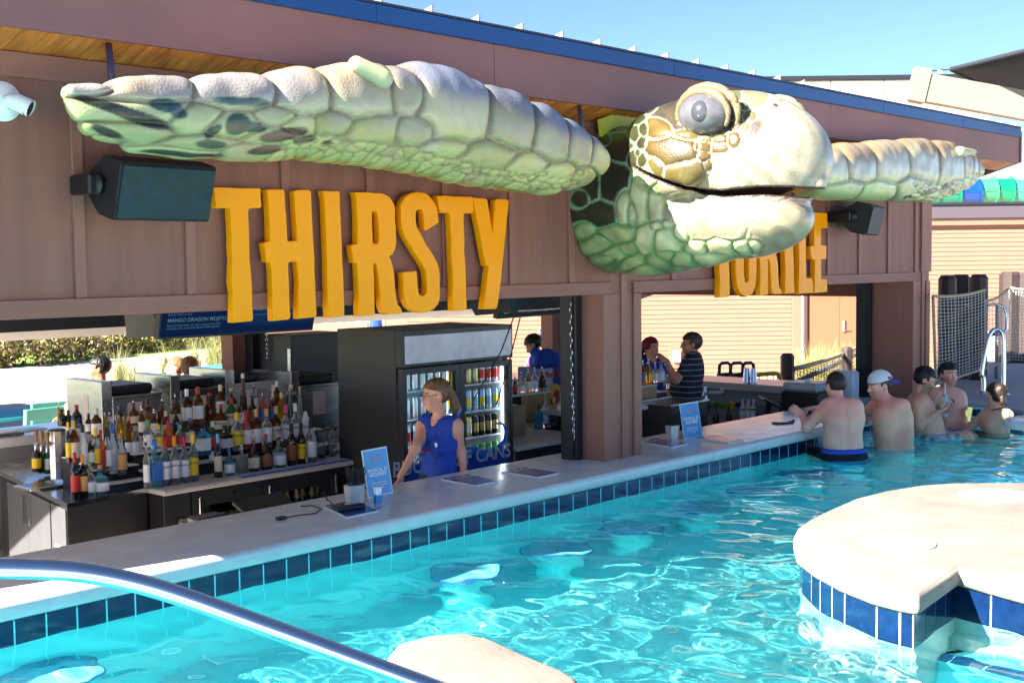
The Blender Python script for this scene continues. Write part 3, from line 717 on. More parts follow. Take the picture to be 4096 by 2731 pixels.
# mouth slit
X, Y_, Z_ = np.meshgrid(*H.ax, indexing='ij')
zm = np.interp(Y_, [4.0, 4.15, 4.35, 4.6, 4.75, 5.03, 5.2, 5.3], [2.15, 2.165, 2.18, 2.17, 2.19, 2.30, 2.375, 2.41]); gp = np.interp(Y_, [4.0, 4.3, 4.7, 5.0, 5.22, 5.28], [.034, .025, .016, .010, .006, -.05])
H.F = np.maximum(H.F, -np.maximum(np.abs(Z_ - zm) - gp, -H.F - .12)).astype(np.float32)
V, Q = H.mesh()
fn = np.cross(V[Q[:, 2]] - V[Q[:, 0]], V[Q[:, 3]] - V[Q[:, 1]]); N = np.zeros_like(V)
for c_ in range(4): np.add.at(N, Q[:, c_], fn)
N /= np.linalg.norm(N, axis=1)[:, None] + 1e-9
Vm = V.copy(); mir = V[:, 0] > 7.5 + .25; Vm[mir, 0] = 15 - V[mir, 0]
px, py = vproj(Vm); px = (px - 2300) / .523; py = (py - 300) / .523
HS = [  # x, y, rx, ry, class (photo zoom pixels)
 (640,420,80,60,'b'),(860,455,85,36,'b'),(1000,482,45,34,'b'),(1112,490,55,36,'b'),(1215,492,45,44,'b'),(740,590,165,100,'b'),(990,552,45,38,'b'),(1100,562,55,34,'b'),(985,622,45,34,'b'),(1020,692,34,40,'b'),(850,742,140,78,'b'),(610,705,62,80,'b'),(928,548,16,26,'b'),
 *[(x, y, 95, 95, 'c') for x in range(1130, 1900, 130) for y in range(250, 860, 120) if not (x < 1300 and y < 620) and not (x < 1420 and y < 480)],
 (1210,170,60,40,'o'),(1290,235,55,30,'o'),(1335,320,42,36,'o'),(1290,400,48,36,'o'),(1390,190,110,60,'t'),(1560,200,50,20,'t'),
 (985,290,210,150,'e'),
 (300,350,110,80,'d'),(330,560,90,110,'d'),(285,810,110,150,'d'),(110,800,90,170,'d'),(180,1060,140,90,'d'),(60,940,60,80,'d'),(440,330,60,60,'d'),(500,220,90,50,'d'),(450,440,44,60,'d'),(510,520,30,40,'d'),(515,650,40,50,'d'),(480,600,24,26,'d'),(440,640,40,60,'d'),(240,500,40,40,'d'),(520,420,36,40,'d'),
 (490,950,66,190,'g'),(620,985,62,130,'g'),(365,1010,48,140,'g'),(570,770,56,90,'g'),(440,1050,40,90,'g'),(330,1215,130,62,'G'),(180,1290,80,60,'G'),(90,1180,60,60,'G'),(530,1235,72,90,'g'),(700,1255,90,80,'g'),(625,1150,44,34,'g'),(705,1140,42,34,'g'),(800,1210,60,60,'g'),(940,1320,70,42,'g'),(1100,1310,90,44,'g'),(1270,1305,56,34,'g'),(1375,1292,42,34,'g'),
 (300,1370,90,46,'G'),(450,1430,70,40,'G'),(520,1490,60,36,'G'),(620,1420,60,36,'G'),(690,1380,60,32,'G'),(400,1330,60,40,'G'),(240,1400,70,30,'G'),(820,1400,70,30,'G'),(1000,1395,90,24,'g'),
 (700,880,80,60,'j'),(770,1060,80,80,'j'),(1080,1060,130,110,'J'),(960,1180,90,70,'J'),(1200,1180,100,70,'J'),(1150,950,120,60,'J'),(1480,1100,120,110,'k'),(1620,1080,110,110,'k'),(1420,1220,90,60,'k'),(1700,980,90,60,'k'),(1480,960,110,60,'k'),(1560,1200,90,60,'k')]
i1, i2, r = mulvor(px, py, HS)
cl = np.array([s_[4] for s_ in HS]); k1 = cl[i1]; k2 = cl[i2]
AMP = {'b': .034, 'c': .0, 'o': .02, 't': .008, 'e': 0, 'd': .014, 'g': .040, 'G': .034, 'j': .018}
BASE = {'b': (.10, .058, .020), 'c': (.28, .255, .19), 'o': (.12, .10, .05), 't': (.30, .23, .13), 'e': (.05, .04, .025), 'd': (.035, .030, .014), 'g': (.50, .47, .25), 'G': (.35, .38, .16), 'j': (.26, .23, .145)}
LINE = {'b': (.36, .34, .23), 'c': (.70, .66, .5), 'o': (.45, .50, .33), 't': (.40, .35, .22), 'e': (.3, .25, .15), 'd': (.20, .34, .19), 'g': (.20, .28, .10), 'G': (.10, .22, .07), 'j': (.42, .38, .22)}
A = np.array([AMP[c_] for c_ in 'bcotedgGj']); order = {c_: i for i, c_ in enumerate('bcotedgGj')}
same = ((k1 == k2) & np.isin(k1, ['c', 'J', 'k'])) | (k1 == 'e')
k1 = np.where(np.isin(k1, ['J', 'k']), 'j', k1); k2 = np.where(np.isin(k2, ['J', 'k']), 'j', k2)
o1 = np.array([order[c_] for c_ in k1]); o2 = np.array([order[c_] for c_ in k2])
bas = np.array([BASE[c_] for c_ in 'bcotedgGj'])[o1]; lin = np.array([LINE[c_] for c_ in 'bcotedgGj'])[o1]
front = ss(-(N @ np.array([.736, .674, -.063])), -.15, .1)
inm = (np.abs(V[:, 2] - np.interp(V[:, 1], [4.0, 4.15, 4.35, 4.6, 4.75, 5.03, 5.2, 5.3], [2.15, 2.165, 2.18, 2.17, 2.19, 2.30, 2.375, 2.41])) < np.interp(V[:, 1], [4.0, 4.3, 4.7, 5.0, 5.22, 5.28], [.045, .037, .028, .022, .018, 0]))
D = A[o1] * (np.sqrt(np.clip(1 - r ** 3, 0, 1)) - .6) * np.where(same, 0, 1) * front * np.where(inm, 0, 1)
V2 = V + N * D[:, None]
n1 = vnoise(V, 14, 5); n2 = vnoise(V, 45, 6)
rr = np.random.RandomState(8).rand(200)[i1]
col = bas * (.8 + .4 * rr)[:, None] * (1 + .16 * n2)[:, None]
brown = np.isin(k1, ['b', 'o', 'd']); col = lerp(col, col * np.array([.9, 1.25, .8]), np.clip(n1 * .5 + .5, 0, 1) * brown)
gl = np.where(np.isin(k1, ['g', 'G']), ss(r, .45, .95) * .95, np.where(np.isin(k1, ['j']), np.where(same, 0, ss(r, .82, .98) * .6), np.where(same | (k1 == 'c'), 0, ss(r, .80, .90) * .95)))
col = lerp(col, lin, gl)
# airbrushed tints of the beak: dark smudge by the nostril, warm edge beside the scales, greyish tip
def blob(x, y, rx, ry, an):
    ca, sa = math.cos(math.radians(an)), math.sin(math.radians(an)); dx, dy = px - x, py - y
    return 1 - ss(np.sqrt(((dx * ca + dy * sa) / rx) ** 2 + ((-dx * sa + dy * ca) / ry) ** 2) + .12 * n1, .45, 1.1)
isc = np.isin(k1, ['c', 'j'])
col = lerp(col, np.array([.07, .055, .05]), blob(1345, 430, 130, 70, -45) * isc * .95)
col = lerp(col, np.array([.24, .12, .05]), blob(1300, 560, 220, 60, -28) * isc * .6)
col = lerp(col, np.array([.20, .22, .17]), blob(1860, 620, 90, 260, 0) * isc * .6)
col = lerp(col, np.array([.34, .20, .17]), blob(1600, 960, 300, 46, 3) * (k1 == 'j') * .7)
col = lerp(col, np.array([.05, .03, .025]), blob(1535, 232, 34, 18, 20) * .95)
dl = np.min(np.stack([np.linalg.norm(V - p, axis=1) / r_ for p, r_ in LIDS]), 0); lm = 1 - ss(dl, 1.05, 1.45)
col = lerp(col, np.array([.22, .155, .08]), lm); col = lerp(col, np.array([.055, .04, .02]), lm * ss(n1 + .5 * n2, .15, .7) * .85)
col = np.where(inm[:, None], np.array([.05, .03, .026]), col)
col[mir] = lerp(col[mir], np.array([.4, .42, .25]), np.full(mir.sum(), .2))
head = npmesh('head', V2 - np.array(TL), Q, M_turtle, TU, cols=np.clip(col, 0, 1))
# eyes and eyelids
M_eye = mat('glossy_dark_eye', (.10, .10, .115), .28, coat=.35, var=.35, vscale=9, bump=.12, bscale=50)
M_pupil = mat('dark_pupil', (.05, .05, .06), .22, coat=.5, bump=.1, bscale=60)
M_lid = mat('tan_eyelid', (.34, .24, .12), .4, coat=.2, var=.8, vscale=7)
for sg in (1, -1):
    ec = eye_c.copy(); ec[0] = 7.5 + (ec[0] - 7.5) * sg
    S_ = SDF(ec - .3, ec + .3, .015).ell(ec, (.14, .19, .14), 0); v_, q_ = S_.mesh(); ey = npmesh('eye', v_ - np.array(TL), q_, M_eye, TU)
    S_ = SDF(ec - .3, ec + .3, .012).ell(ec + np.array([-.055 * sg, -.03, .0]), (.095, .095, .095), 0); v_, q_ = S_.mesh(); npmesh('pupil', v_ - np.array(TL), q_, M_pupil, ey)
ORD = ['first', 'second', 'third', 'fourth', 'fifth', 'sixth', 'seventh', 'eighth', 'ninth', 'tenth', 'eleventh', 'twelfth', 'thirteenth', 'fourteenth', 'fifteenth', 'sixteenth', 'seventeenth', 'eighteenth', 'nineteenth', 'twentieth']
# ================================================================== FIXTURES ON THE FRONT
def thin_glass(name, tint=(.93, .97, .97), gloss=.9):
    m = bpy.data.materials.new(name); m.use_nodes = True; nt = m.node_tree; nt.nodes.remove(nt.nodes['Principled BSDF'])
    t = nt.nodes.new('ShaderNodeBsdfTransparent'); t.inputs[0].default_value = tuple(tint) + (1,)
    g = nt.nodes.new('ShaderNodeBsdfGlossy'); g.inputs['Roughness'].default_value = .03; g.inputs[0].default_value = (gloss,) * 3 + (1,)
    lw = nt.nodes.new('ShaderNodeLayerWeight'); pw = nt.nodes.new('ShaderNodeMath'); pw.operation = 'POWER'; pw.inputs[1].default_value = 4.0; f_ = nt.nodes.new('ShaderNodeMath'); f_.operation = 'MULTIPLY_ADD'; f_.inputs[1].default_value = .75; f_.inputs[2].default_value = .03
    nt.links.new(lw.outputs['Facing'], pw.inputs[0]); nt.links.new(pw.outputs[0], f_.inputs[0]); mx = nt.nodes.new('ShaderNodeMixShader')
    nt.links.new(f_.outputs[0], mx.inputs[0]); nt.links.new(t.outputs[0], mx.inputs[1]); nt.links.new(g.outputs[0], mx.inputs[2])
    nt.links.new(mx.outputs[0], nt.nodes['Material Output'].inputs['Surface']); MATS[name] = m; return m
M_glass = thin_glass('clear_pane')
M_acr = thin_glass('clear_acrylic', (.9, .93, .95))
M_wp = mat('white_paint', (.78, .78, .77), .4)
M_wtxt = mat('white_print', (.85, .86, .88), .6)
M_speak = mat('black_speaker_cabinet', (.012, .011, .013), .45, bump=.15, bscale=120)
M_grille = mat('teal_grey_speaker_grille', (.012, .035, .042), .55, var=.35, vscale=20, bump=.6, bscale=320)
# speaker: local x = along the wall, y toward the pool (-Y), z up
def speaker(name, label, loc, w, hh, d, yaw, tilt):
    t = thing(name, label, 'speaker', loc)
    R = Matrix.Rotation(yaw, 4, 'Z') @ Matrix.Rotation(tilt, 4, 'X')
    pts = [(-w / 2, -.02), (-w / 2 * .80, .0), (-w / 2, -.06)]
    # cabinet: hexagonal section (y,z) swept along x
    sec = [(d * .5, hh * .10), (d * .5, -hh * .22), (0, -hh * .5), (-d * .46, -hh * .5), (-d * .5, -hh * .44), (-d * .5, hh * .44), (-d * .46, hh * .5), (d * .05, hh * .5)]
    mb = MB().prism(sec, lambda p: (-w / 2, p[0], p[1]), lambda p: (w / 2, p[0], p[1])); mb.xf(R)
    recalc(mb.build('cabinet', M_speak, t, auto=25))
    mb = MB().bbox(-w / 2 + .015, w / 2 - .015, -d * .5 - .016, -d * .5 + .004, -hh * .45, hh * .45, .02); mb.xf(R)
    mb.build('grille', M_grille, t)
    mb = MB().tube([(-w / 2 - .012, .02, 0), (-w / 2 - .03, .02, .0)], .055, 16).xf(R); mb.build('pivot', M_black, t, smooth=True)
    p0 = R @ Vector((-w / 2 - .03, .02, 0)); q0 = Vector((p0.x - .01, 5.795 - loc[1], p0.z))
    MB().bbox(min(p0.x, q0.x) - .02, max(p0.x, q0.x) + .02, min(p0.y, q0.y), max(p0.y, q0.y), p0.z - .05, p0.z + .05, .01).build('bracket', M_black, t)
    return t
pL = ov(348, 430, 1, 5.60)
speaker('wall_speaker', 'large black speaker below the left flipper on the brown wall', pL, .56, .29, .26, math.radians(3), math.radians(16))
pR = ov(1978, 500, 1, 5.60)
speaker('wall_speaker', 'black speaker under the right flipper beside the last letter', pR, .56, .29, .27, math.radians(14), math.radians(14))
# security camera
pc = ov(20, 235, 1, 5.80)
t = thing('security_camera', 'white bullet security camera on a round wall plate', 'camera', pc)
MB().lathe([(.085, 0), (.095, .004), (.095, .012), (.085, .02), (.05, .045)], n=24).xf(Matrix.Translation((-.035, 0, 0)) @ Matrix.Rotation(math.radians(90), 4, 'X')).build('base_plate', M_wp, t, auto=40)
MB().tube([(-.035, -.03, 0), (-.03, -.06, 0), (-.02, -.075, -.005)], .024, 12).build('arm', M_wp, t, smooth=True)
ax = Vector((.62, -.62, -.42)).normalized(); a0 = Vector((-.03, -.075, .0))
MB().tube([a0 - ax * .01, a0 + ax * .02, a0 + ax * .085], [.03, .038, .039], 18).build('body', M_wp, t, auto=50)
MB().tube([a0 + ax * .0855, a0 + ax * .10], [.038, .035], 18).build('lens', M_black, t, auto=50)
MB().tube([a0 + ax * .03 + Vector((0, 0, .006)), a0 + ax * .108 + Vector((0, 0, .006))], [.041, .042], 18, cap=False).build('sun_shield', M_wp, t, auto=50)

# ================================================================== SCREENS UNDER THE HEADER
M_scr = mat('dark_blue_screen', (.002, .007, .03), .6, spec=.06, emit=(.001, .006, .03), estr=.15)
M_scr2 = mat('mid_blue_screen_panel', (.003, .014, .045), .6, spec=.06, emit=(.002, .012, .045), estr=.15)
M_stxt = mat('pale_blue_screen_text', (.05, .10, .16), .5, emit=(.16, .33, .5), estr=.04)
M_scrk = mat('black_screen', (.002, .002, .003), .2, coat=.3)
def screen(name, label, BL, BR, hgt, tilt, m):
    """hanging screen: BL, BR bottom corners in the world, leaning forward at the top by tilt"""
    BL, BR = Vector(BL), Vector(BR); x = (BR - BL).normalized(); up0 = Vector((0, 0, 1)); nrm = x.cross(up0).normalized()   # toward the pool
    up = (up0 * math.cos(tilt) + nrm * math.sin(tilt)).normalized(); n_ = x.cross(up)
    t = thing(name, label, 'screen', (BL + BR) / 2)
    w = (BR - BL).length; c_ = Vector((0, 0, 0))
    def P(a, b, c): return x * a + up * b + n_ * c
    def slab(nm, a0, a1, b0, b1, c0, c1, mm):
        vs = [P(a, b, c) for c in (c0, c1) for b in (b0, b1) for a in (a0, a1)]
        o = MB().add(vs, [(0, 2, 3, 1), (4, 5, 7, 6), (0, 1, 5, 4), (2, 6, 7, 3), (0, 4, 6, 2), (1, 3, 7, 5)]).build(nm, mm, t); return recalc(o)
    slab('housing', -w / 2, w / 2, 0, hgt, -.05, 0, M_black)
    slab('display', -w / 2 + .012, w / 2 - .012, .014, hgt - .012, .0005, .002, m)
    return t, P, x, up, w
YT = 6.55
bl, br = ov(362, 780, 1, YT), ov(718, 756, 1, YT); br[2] = bl[2]
t, P, x, up, w = screen('menu_screen', 'dark blue drinks menu screen hanging behind the letters H and T', bl, br, .62, math.radians(14), M_scr)
def stext(s, a, b, size, m=M_stxt, **kw):
    o = text('menu_text', s, m, t, P(a, b, .006), size, x, up, align='LEFT', **kw); return o
wl = -w / 2 + .05
o = MB(); o.add([P(.02, .06, .003), P(w / 2 - .03, .06, .003), P(w / 2 - .03, .5, .003), P(.02, .5, .003)], [(0, 1, 2, 3)]); o.build('price_panel', M_scr2, t)
stext('MANGO DRAGON MOJITO', wl, .115, .034, bold=.0004); stext('Bacardi Dragonberry rum, fresh mango puree, fresh\nlime juice, mint, cane syrup, Bacardi Gold rum float', wl, .075, .018)
stext('DECO DAIQUIRI', wl, .20, .034, bold=.0004); stext('Captain Morgan White rum, fresh strawberry puree,\nBacardi Gold rum float', wl, .16, .018)
stext('super premium frozen options', .045, .24, .046); stext('SOUVENIR 24oz', .045, .20, .024); stext('GRAND PATRON MARGARITA', .045, .165, .032, bold=.0004); stext('Patron Silver, Cointreau, Grand Marnier, fresh squeezed Margarita mix', .045, .13, .017)
t2 = thing('monitor', 'black screen seen from behind left of the menu screen', 'screen', ov(330, 770, 1, 7.6))
c_ = Vector(ov(330, 770, 1, 7.6)); pts = [Vector(ov(a, b, 1, yy)) - c_ for a, b, yy in ((292, 778, 7.9), (362, 772, 7.3), (352, 715, 7.3), (285, 722, 7.9))]
MB().add([p for p in pts] + [p + Vector((.05, .05, 0)) for p in pts], [(0, 1, 2, 3), (7, 6, 5, 4), (0, 4, 5, 1), (1, 5, 6, 2), (2, 6, 7, 3), (3, 7, 4, 0)]).build('housing', M_black, t2)
MB().cyl((0, 0, .1), (0, .05, .55), .02).build('mount_arm', M_dark, t2)
bl, br = ov(1176, 741, 1, 6.6), ov(1312, 716, 1, 6.6)
# television at the right of the left hatch
t, P, x, up, w = screen('television', 'black television showing a news ticker beside the chain', ov(1142, 733, 1, 6.9), ov(1312, 720, 1, 6.9), .6, math.radians(12), M_scrk)
o = text('ticker_text', 'TOP NEWS | (1)Iga Swiatek advances, (5)Jessica Pegula ousted', mat('grey_screen_text', (.2, .2, .22), .3, emit=(.3, .3, .32), estr=.25), t, P(.03, .055, .006), .021, x, up)
text('ticker_logo', 'ESPN', MATS['grey_screen_text'], t, P(-w / 2 + .1, .055, .006), .03, x, up, shear=.25, bold=.0008)
MB().tube([P(-.2, 0, -.06), P(-.25, -.3, -.1), P(-.4, -.75, -.2)], .006, 6).build('cable', M_black, t); MB().tube([P(-.12, 0, -.06), P(-.13, -.4, -.1), P(-.16, -.8, -.15)], .006, 6).build('cable', M_black, t)
t2 = thing('monitor', 'black screen edge under the letter Y of the first word', 'screen', ov(1130, 722, 1, 6.75))
c_ = Vector(ov(1130, 722, 1, 6.75)); pts = [Vector(ov(a, b, 1, yy)) - c_ for a, b, yy in ((1092, 725, 7.0), (1172, 718, 6.5), (1168, 690, 6.5), (1078, 700, 7.0))]
MB().add([p for p in pts] + [p + Vector((.05, .05, 0)) for p in pts], [(0, 1, 2, 3), (7, 6, 5, 4), (0, 4, 5, 1), (1, 5, 6, 2), (2, 6, 7, 3), (3, 7, 4, 0)]).build('housing', M_black, t2)
MB().cyl((0, 0, .03), (0, .05, .4), .02).build('mount_arm', M_dark, t2)
# chain of the shutter
def chain(name, label, p0, p1):
    p0, p1 = Vector(p0), Vector(p1); t = thing(name, label, 'chain', p1); n = int((p0 - p1).length / .045); lk = []
    for i in range(n):
        c_ = p0.lerp(p1, (i + .5) / n) - p1
        u_ = Vector((1, 0, 0)) if i % 2 else Vector((.3, 1, 0)).normalized()
        if i < 2:
            lk.append(MB().tube([u_ * .011 * math.cos(a) + Vector((0, 0, .027 * math.sin(a))) for a in [k * math.pi / 4 for k in range(8)]], .0042, 5, closed=True).build('link', M_chrome, t, smooth=True, loc=c_))
        else: dup(lk[i % 2], loc=c_)
chain('shutter_chain', 'steel shutter chain hanging by the central column', ov(1310, 690, 0, 7.26), ov(1318, 1010, 0, 7.26))
chain('shutter_chain', 'pair of steel shutter chains hanging at the rear column, the near one', on(1066, 1330, 1, 10.3), on(1070, 1440, 1, 10.3))

# ================================================================== BACK BAR
M_blkc = mat('black_vinyl_steel', (.022, .022, .024), .38, var=.15, vscale=6, bump=.1, bscale=150)
M_cream_top = mat('pale_laminate_top', (.52, .49, .46), .3, var=.06)
BT = .05                                     # top of the back bar
cb = thing('back_bar_cooler', 'black under-counter bar cooler with three glass doors and pale top', 'cooler', (6.2, 8.5, GZ))
def L(p): return Vector(p) - Vector((6.2, 8.5, GZ))
def cbox(nm, x0, x1, y0, y1, z0, z1, m, par=cb, b=.004):
    mb = MB().bbox(x0, x1, y0, y1, z0, z1, b); mb.xf(Matrix.Translation(-Vector((6.2, 8.5, GZ)))); return mb.build(nm, m, par)
X0, X1 = 5.06, 7.46
cbox('top', X0 - .02, X1, 8.17, 9.05, .008, BT, M_cream_top, b=.012)
MB()
mb = MB().box(X0, X1, 8.86, 9.0, GZ, .006).box(X0, X1, 8.24, 8.86, GZ, GZ + .1).box(X0, X1, 8.24, 8.86, -.07, .006).box(X1 - .03, X1, 8.24, 8.86, GZ + .1, -.07).box(X0, X0 + .42, 8.24, 8.86, GZ + .1, -.07)
mb.xf(Matrix.Translation(-Vector((6.2, 8.5, GZ)))); mb.build('carcass', M_blkc, cb)
gx = lambda o_: ov(o_, 1090, 1, 8.2)[0]
cbox('vent_panel', X0 + .003, gx(440) - .004, 8.215, 8.238, GZ + .08, -.003, M_blkc)
for i in range(9): cbox('slat', X0 + .1, gx(440) - .06, 8.206, 8.2145, -.42 + i * .028, -.408 + i * .028, M_black)
drs = [gx(441), gx(603), gx(757), gx(893)]
for a, b_ in zip(drs[:-1], drs[1:]):
    a += .004; b_ -= .004; fr = .085; z0, z1 = GZ + .08, -.004
    d_ = MB().box(a, b_, 8.2, 8.238, z1 - .12, z1).box(a, b_, 8.2, 8.238, z0, z0 + fr).box(a, a + fr, 8.2, 8.238, z0 + fr, z1 - .12).box(b_ - fr, b_, 8.2, 8.238, z0 + fr, z1 - .12)
    d_.xf(Matrix.Translation(-Vector((6.2, 8.5, GZ)))); dr = d_.build('door', M_blkc, cb)
    cbox('pane', a + fr, b_ - fr, 8.216, 8.22, z0 + fr, z1 - .12, M_glass, dr, .001)
    hx = a + .05
    cbox('handle', hx - .013, hx + .013, 8.17, 8.198, -.21, -.045, M_chrome, dr, .006)
    mb = MB().cyl(((a + b_) / 2 + .05, 8.199, -.055), ((a + b_) / 2 + .05, 8.19, -.055), .012, 12); mb.xf(Matrix.Translation(-Vector((6.2, 8.5, GZ)))); mb.build('lock', M_chrome, dr)
    cbox('shelf', a + .02, b_ - .02, 8.26, 8.84, -.432, -.425, M_steel, cb, .001)
# cans and champagne inside
M_can = {k: mat('can_' + k, c, .25, metal=.6) for k, c in {'silver': (.6, .6, .62), 'blue': (.05, .25, .6), 'yellow': (.7, .45, .03), 'red': (.5, .03, .03), 'white': (.75, .75, .75), 'black': (.03, .03, .035), 'green': (.1, .35, .08), 'gold': (.6, .42, .15), 'skyblue': (.2, .45, .7)}.items()}
CANP = [(.024, 0), (.030, .008), (.031, .016), (.031, .105), (.026, .118), (.0255, .121)]
can_proto = {}
def can(kind, loc, label, hs=1.0, band=None, group='cans in the coolers', top='silver'):
    key = (kind, hs, band)
    if key not in can_proto:
        t = thing('drink_can', label, 'can', loc, group=group)
        MB().lathe([(r_, z_ * hs) for r_, z_ in CANP], n=12).build('body', M_can[kind], t, auto=40)
        MB().lathe([(.0245, .119 * hs), (.0255, .1225 * hs), (.0235, .1235 * hs)], n=12).build('lid', M_can[top], t, auto=40)
        if band: MB().lathe([(.0314, .028 * hs), (.0314, .085 * hs)], n=12, cap=False).build('band', M_can[band], t, smooth=True)
        can_proto[key] = t
    else: t = dup(can_proto[key], loc=loc, label=label); 
    return t
for r_ in range(3):
    for i in range(4): can('blue' if i % 2 else 'silver', (drs[0] + .14 + i * .068, 8.33 + r_ * .09, -.424), 'slim %s can behind the first back bar door, %s from left, %s row' % ('blue' if i % 2 else 'silver', ORD[i], ORD[r_]), 1.3)
    for i in range(4): can('yellow', (drs[0] + .42 + i * .066, 8.33 + r_ * .09, -.424), 'yellow can behind the first back bar door, %s from left, %s row' % (ORD[i], ORD[r_]), 1.3)
M_foil = mat('gold_foil', (.55, .38, .16), .35, metal=.7, bump=.4, bscale=200); M_foil2 = mat('rose_foil', (.5, .25, .18), .35, metal=.7, bump=.4, bscale=200)
M_dkglass = mat('dark_bottle_glass', (.006, .012, .006), .06, coat=.5)
champ = {}
def champagne(loc, rose, i):
    if rose not in champ:
        t = thing('champagne_bottle', '', 'bottle', loc, group='champagne bottles in the cooler')
        MB().lathe([(.03, 0), (.043, .01), (.043, .16), (.02, .23), (.016, .24)], n=12).build('body', M_dkglass, t, auto=50)
        MB().lathe([(.034, .20), (.021, .235), (.0155, .29), (.018, .30), (.018, .318), (.012, .326)], n=12).build('foil', M_foil2 if rose else M_foil, t, auto=50)
        champ[rose] = t
    else: t = dup(champ[rose], loc=loc)
    t['label'] = 'champagne bottle with %s foil behind the middle glass door, %s from left' % ('rose' if rose else 'gold', ORD[i])
for i in range(8): champagne((drs[1] + .13 + i * .082, 8.36 + .03 * (i % 2), -.424), i < 3, i)
for i in range(4): can('red' if i % 2 else 'white', (drs[2] + .16 + i * .08, 8.34, -.424), '%s can behind the third back bar door, %s from left' % ('red' if i % 2 else 'white', ORD[i]), 1.3)
# tiered riser (black steps with pale treads) for the bottles
RZ1, RZ2 = .15, .27
rs_ = thing('bottle_riser', 'black stepped riser with white treads under the back bar bottles', 'riser', (6.2, 8.8, BT))
def rbox(nm, x0, x1, y0, y1, z0, z1, m):
    mb = MB().bbox(x0, x1, y0, y1, z0, z1, .003); mb.xf(Matrix.Translation(-Vector((6.2, 8.8, BT)))); return mb.build(nm, m, rs_)
rbox('step', 5.1, 7.0, 8.56, 8.68, BT, RZ1 - .008, M_black); rbox('tread', 5.1, 7.0, 8.55, 8.68, RZ1 - .008, RZ1, M_wp)
rbox('step', 5.1, 7.0, 8.685, 8.86, BT, RZ2 - .008, M_black); rbox('tread', 5.1, 7.0, 8.675, 8.86, RZ2 - .008, RZ2, M_wp)
# blue bar mat
bmz = thing('bar_mat', 'long blue bar mat along the front of the back bar', 'mat', (6.8, 8.3, BT))
a, b_ = ov(490, 1085, 2, BT), ov(835, 1040, 2, BT)
MB().bbox(a[0] - 6.8, b_[0] - 6.8, 8.20 - 8.3, 8.33 - 8.3, .001, .006, .002).build('mat_top', mat('pale_blue_mat', (.30, .36, .55), .6), bmz)
MB().bbox(a[0] - 6.8, b_[0] - 6.8, 8.185 - 8.3, 8.20 - 8.3, .001, .01, .002).build('mat_edge', mat('royal_blue_mat', (.02, .06, .42), .5), bmz)

# keg cooler with beer tower
kc = thing('keg_cooler', 'black keg cooler with steel top and beer tower at the bar end', 'cooler', (4.7, 8.9, GZ))
kp = [(4.33, 8.29), (5.035, 8.40), (5.28, 10.2), (4.69, 10.1)]
def KL(p, z): return (p[0] - 4.7, p[1] - 8.9, z - GZ)
recalc(MB().prism(kp, lambda p: KL(p, GZ), lambda p: KL(p, .015)).build('cabinet', M_blkc, kc))
def grow(poly, d):
    c_ = (sum(p[0] for p in poly) / 4, sum(p[1] for p in poly) / 4); return [(p[0] + (p[0] - c_[0]) * d, p[1] + (p[1] - c_[1]) * d) for p in poly]
recalc(MB().prism(grow(kp, .02), lambda p: KL(p, .016), lambda p: KL(p, BT)).build('steel_top', M_chrome, kc))
# doors and handles on the end face (4.33,8.29)-(4.69,10.1)
e0, e1 = Vector((4.33, 8.29, 0)), Vector((4.69, 10.1, 0)); ed = (e1 - e0).normalized(); en = Vector((-ed.y, ed.x, 0))
def face_box(nm, s0, s1, z0, z1, t0_, t1_, m, par=kc):
    vs = [e0 + ed * s_ + en * t_ + Vector((0, 0, z_)) - Vector((4.7, 8.9, GZ)) for z_ in (z0, z1) for t_ in (t0_, t1_) for s_ in (s0, s1)]
    o = MB().add(vs, [(0, 2, 3, 1), (4, 5, 7, 6), (0, 1, 5, 4), (2, 6, 7, 3), (0, 4, 6, 2), (1, 3, 7, 5)]).build(nm, m, par); return recalc(o)
M_gvin = mat('grey_vinyl', (.075, .077, .082), .55, var=.1, bump=.3, bscale=260)
face_box('end_panel', .01, .36, GZ + .05, 0, .002, .012, M_gvin)
d1 = face_box('door', .365, .95, GZ + .05, 0, .002, .02, M_gvin); d2 = face_box('door', .955, 1.55, GZ + .05, 0, .002, .02, M_gvin)
face_box('handle', .86, .90, -.25, -.04, .022, .045, M_chrome, d1); face_box('handle', .99, 1.03, -.25, -.04, .022, .045, M_chrome, d2)
for i in range(8): face_box('slat', .06, .26, -.62 + i * .045, -.60 + i * .045, .013, .018, M_wp)
bt = thing('beer_tower', 'steel beer tap tower with drip tray on the keg cooler', 'beer tower', ov(135, 1112, 2, BT))
def octo(r_, z0, z1): return MB().lathe([(r_, z0), (r_, z1)], n=8)
octo(.062, .045, .42).build('column', M_steel, bt); MB().lathe([(.066, .42), (.066, .428), (.05, .435)], n=16).build('cap', M_dark, bt)
MB().bbox(-.30, .08, -.14, .14, .0, .02, .004).build('drip_tray', M_steel, bt)
mb = MB()
for i in range(9):
    for j in range(6): mb.lathe([(.008, .0201), (.008, .0215)], (-.26 + i * .022, -.1 + j * .04, 0), 6)
mb.build('drain_holes', M_black, bt)
for i in range(3):
    y_ = -.09 + i * .09
    MB().tube([(-.06, y_ * .5, .33), (-.11, y_, .33), (-.13, y_, .32), (-.135, y_, .27)], [.012, .012, .012, .008], 8).build('tap', M_chrome, bt, smooth=True)
    MB().tube([(-.125, y_, .335), (-.125, y_, .37), (-.12, y_, .42), (-.12, y_, .43)], [.008, .012, .018, .012], 8).build('tap_handle', mat('tap_wood', (.25, .12, .04), .4), bt, smooth=True)
kr = thing('bottle_riser', 'short black stepped riser on the steel end of the back bar', 'riser', (5.0, 8.75, BT))
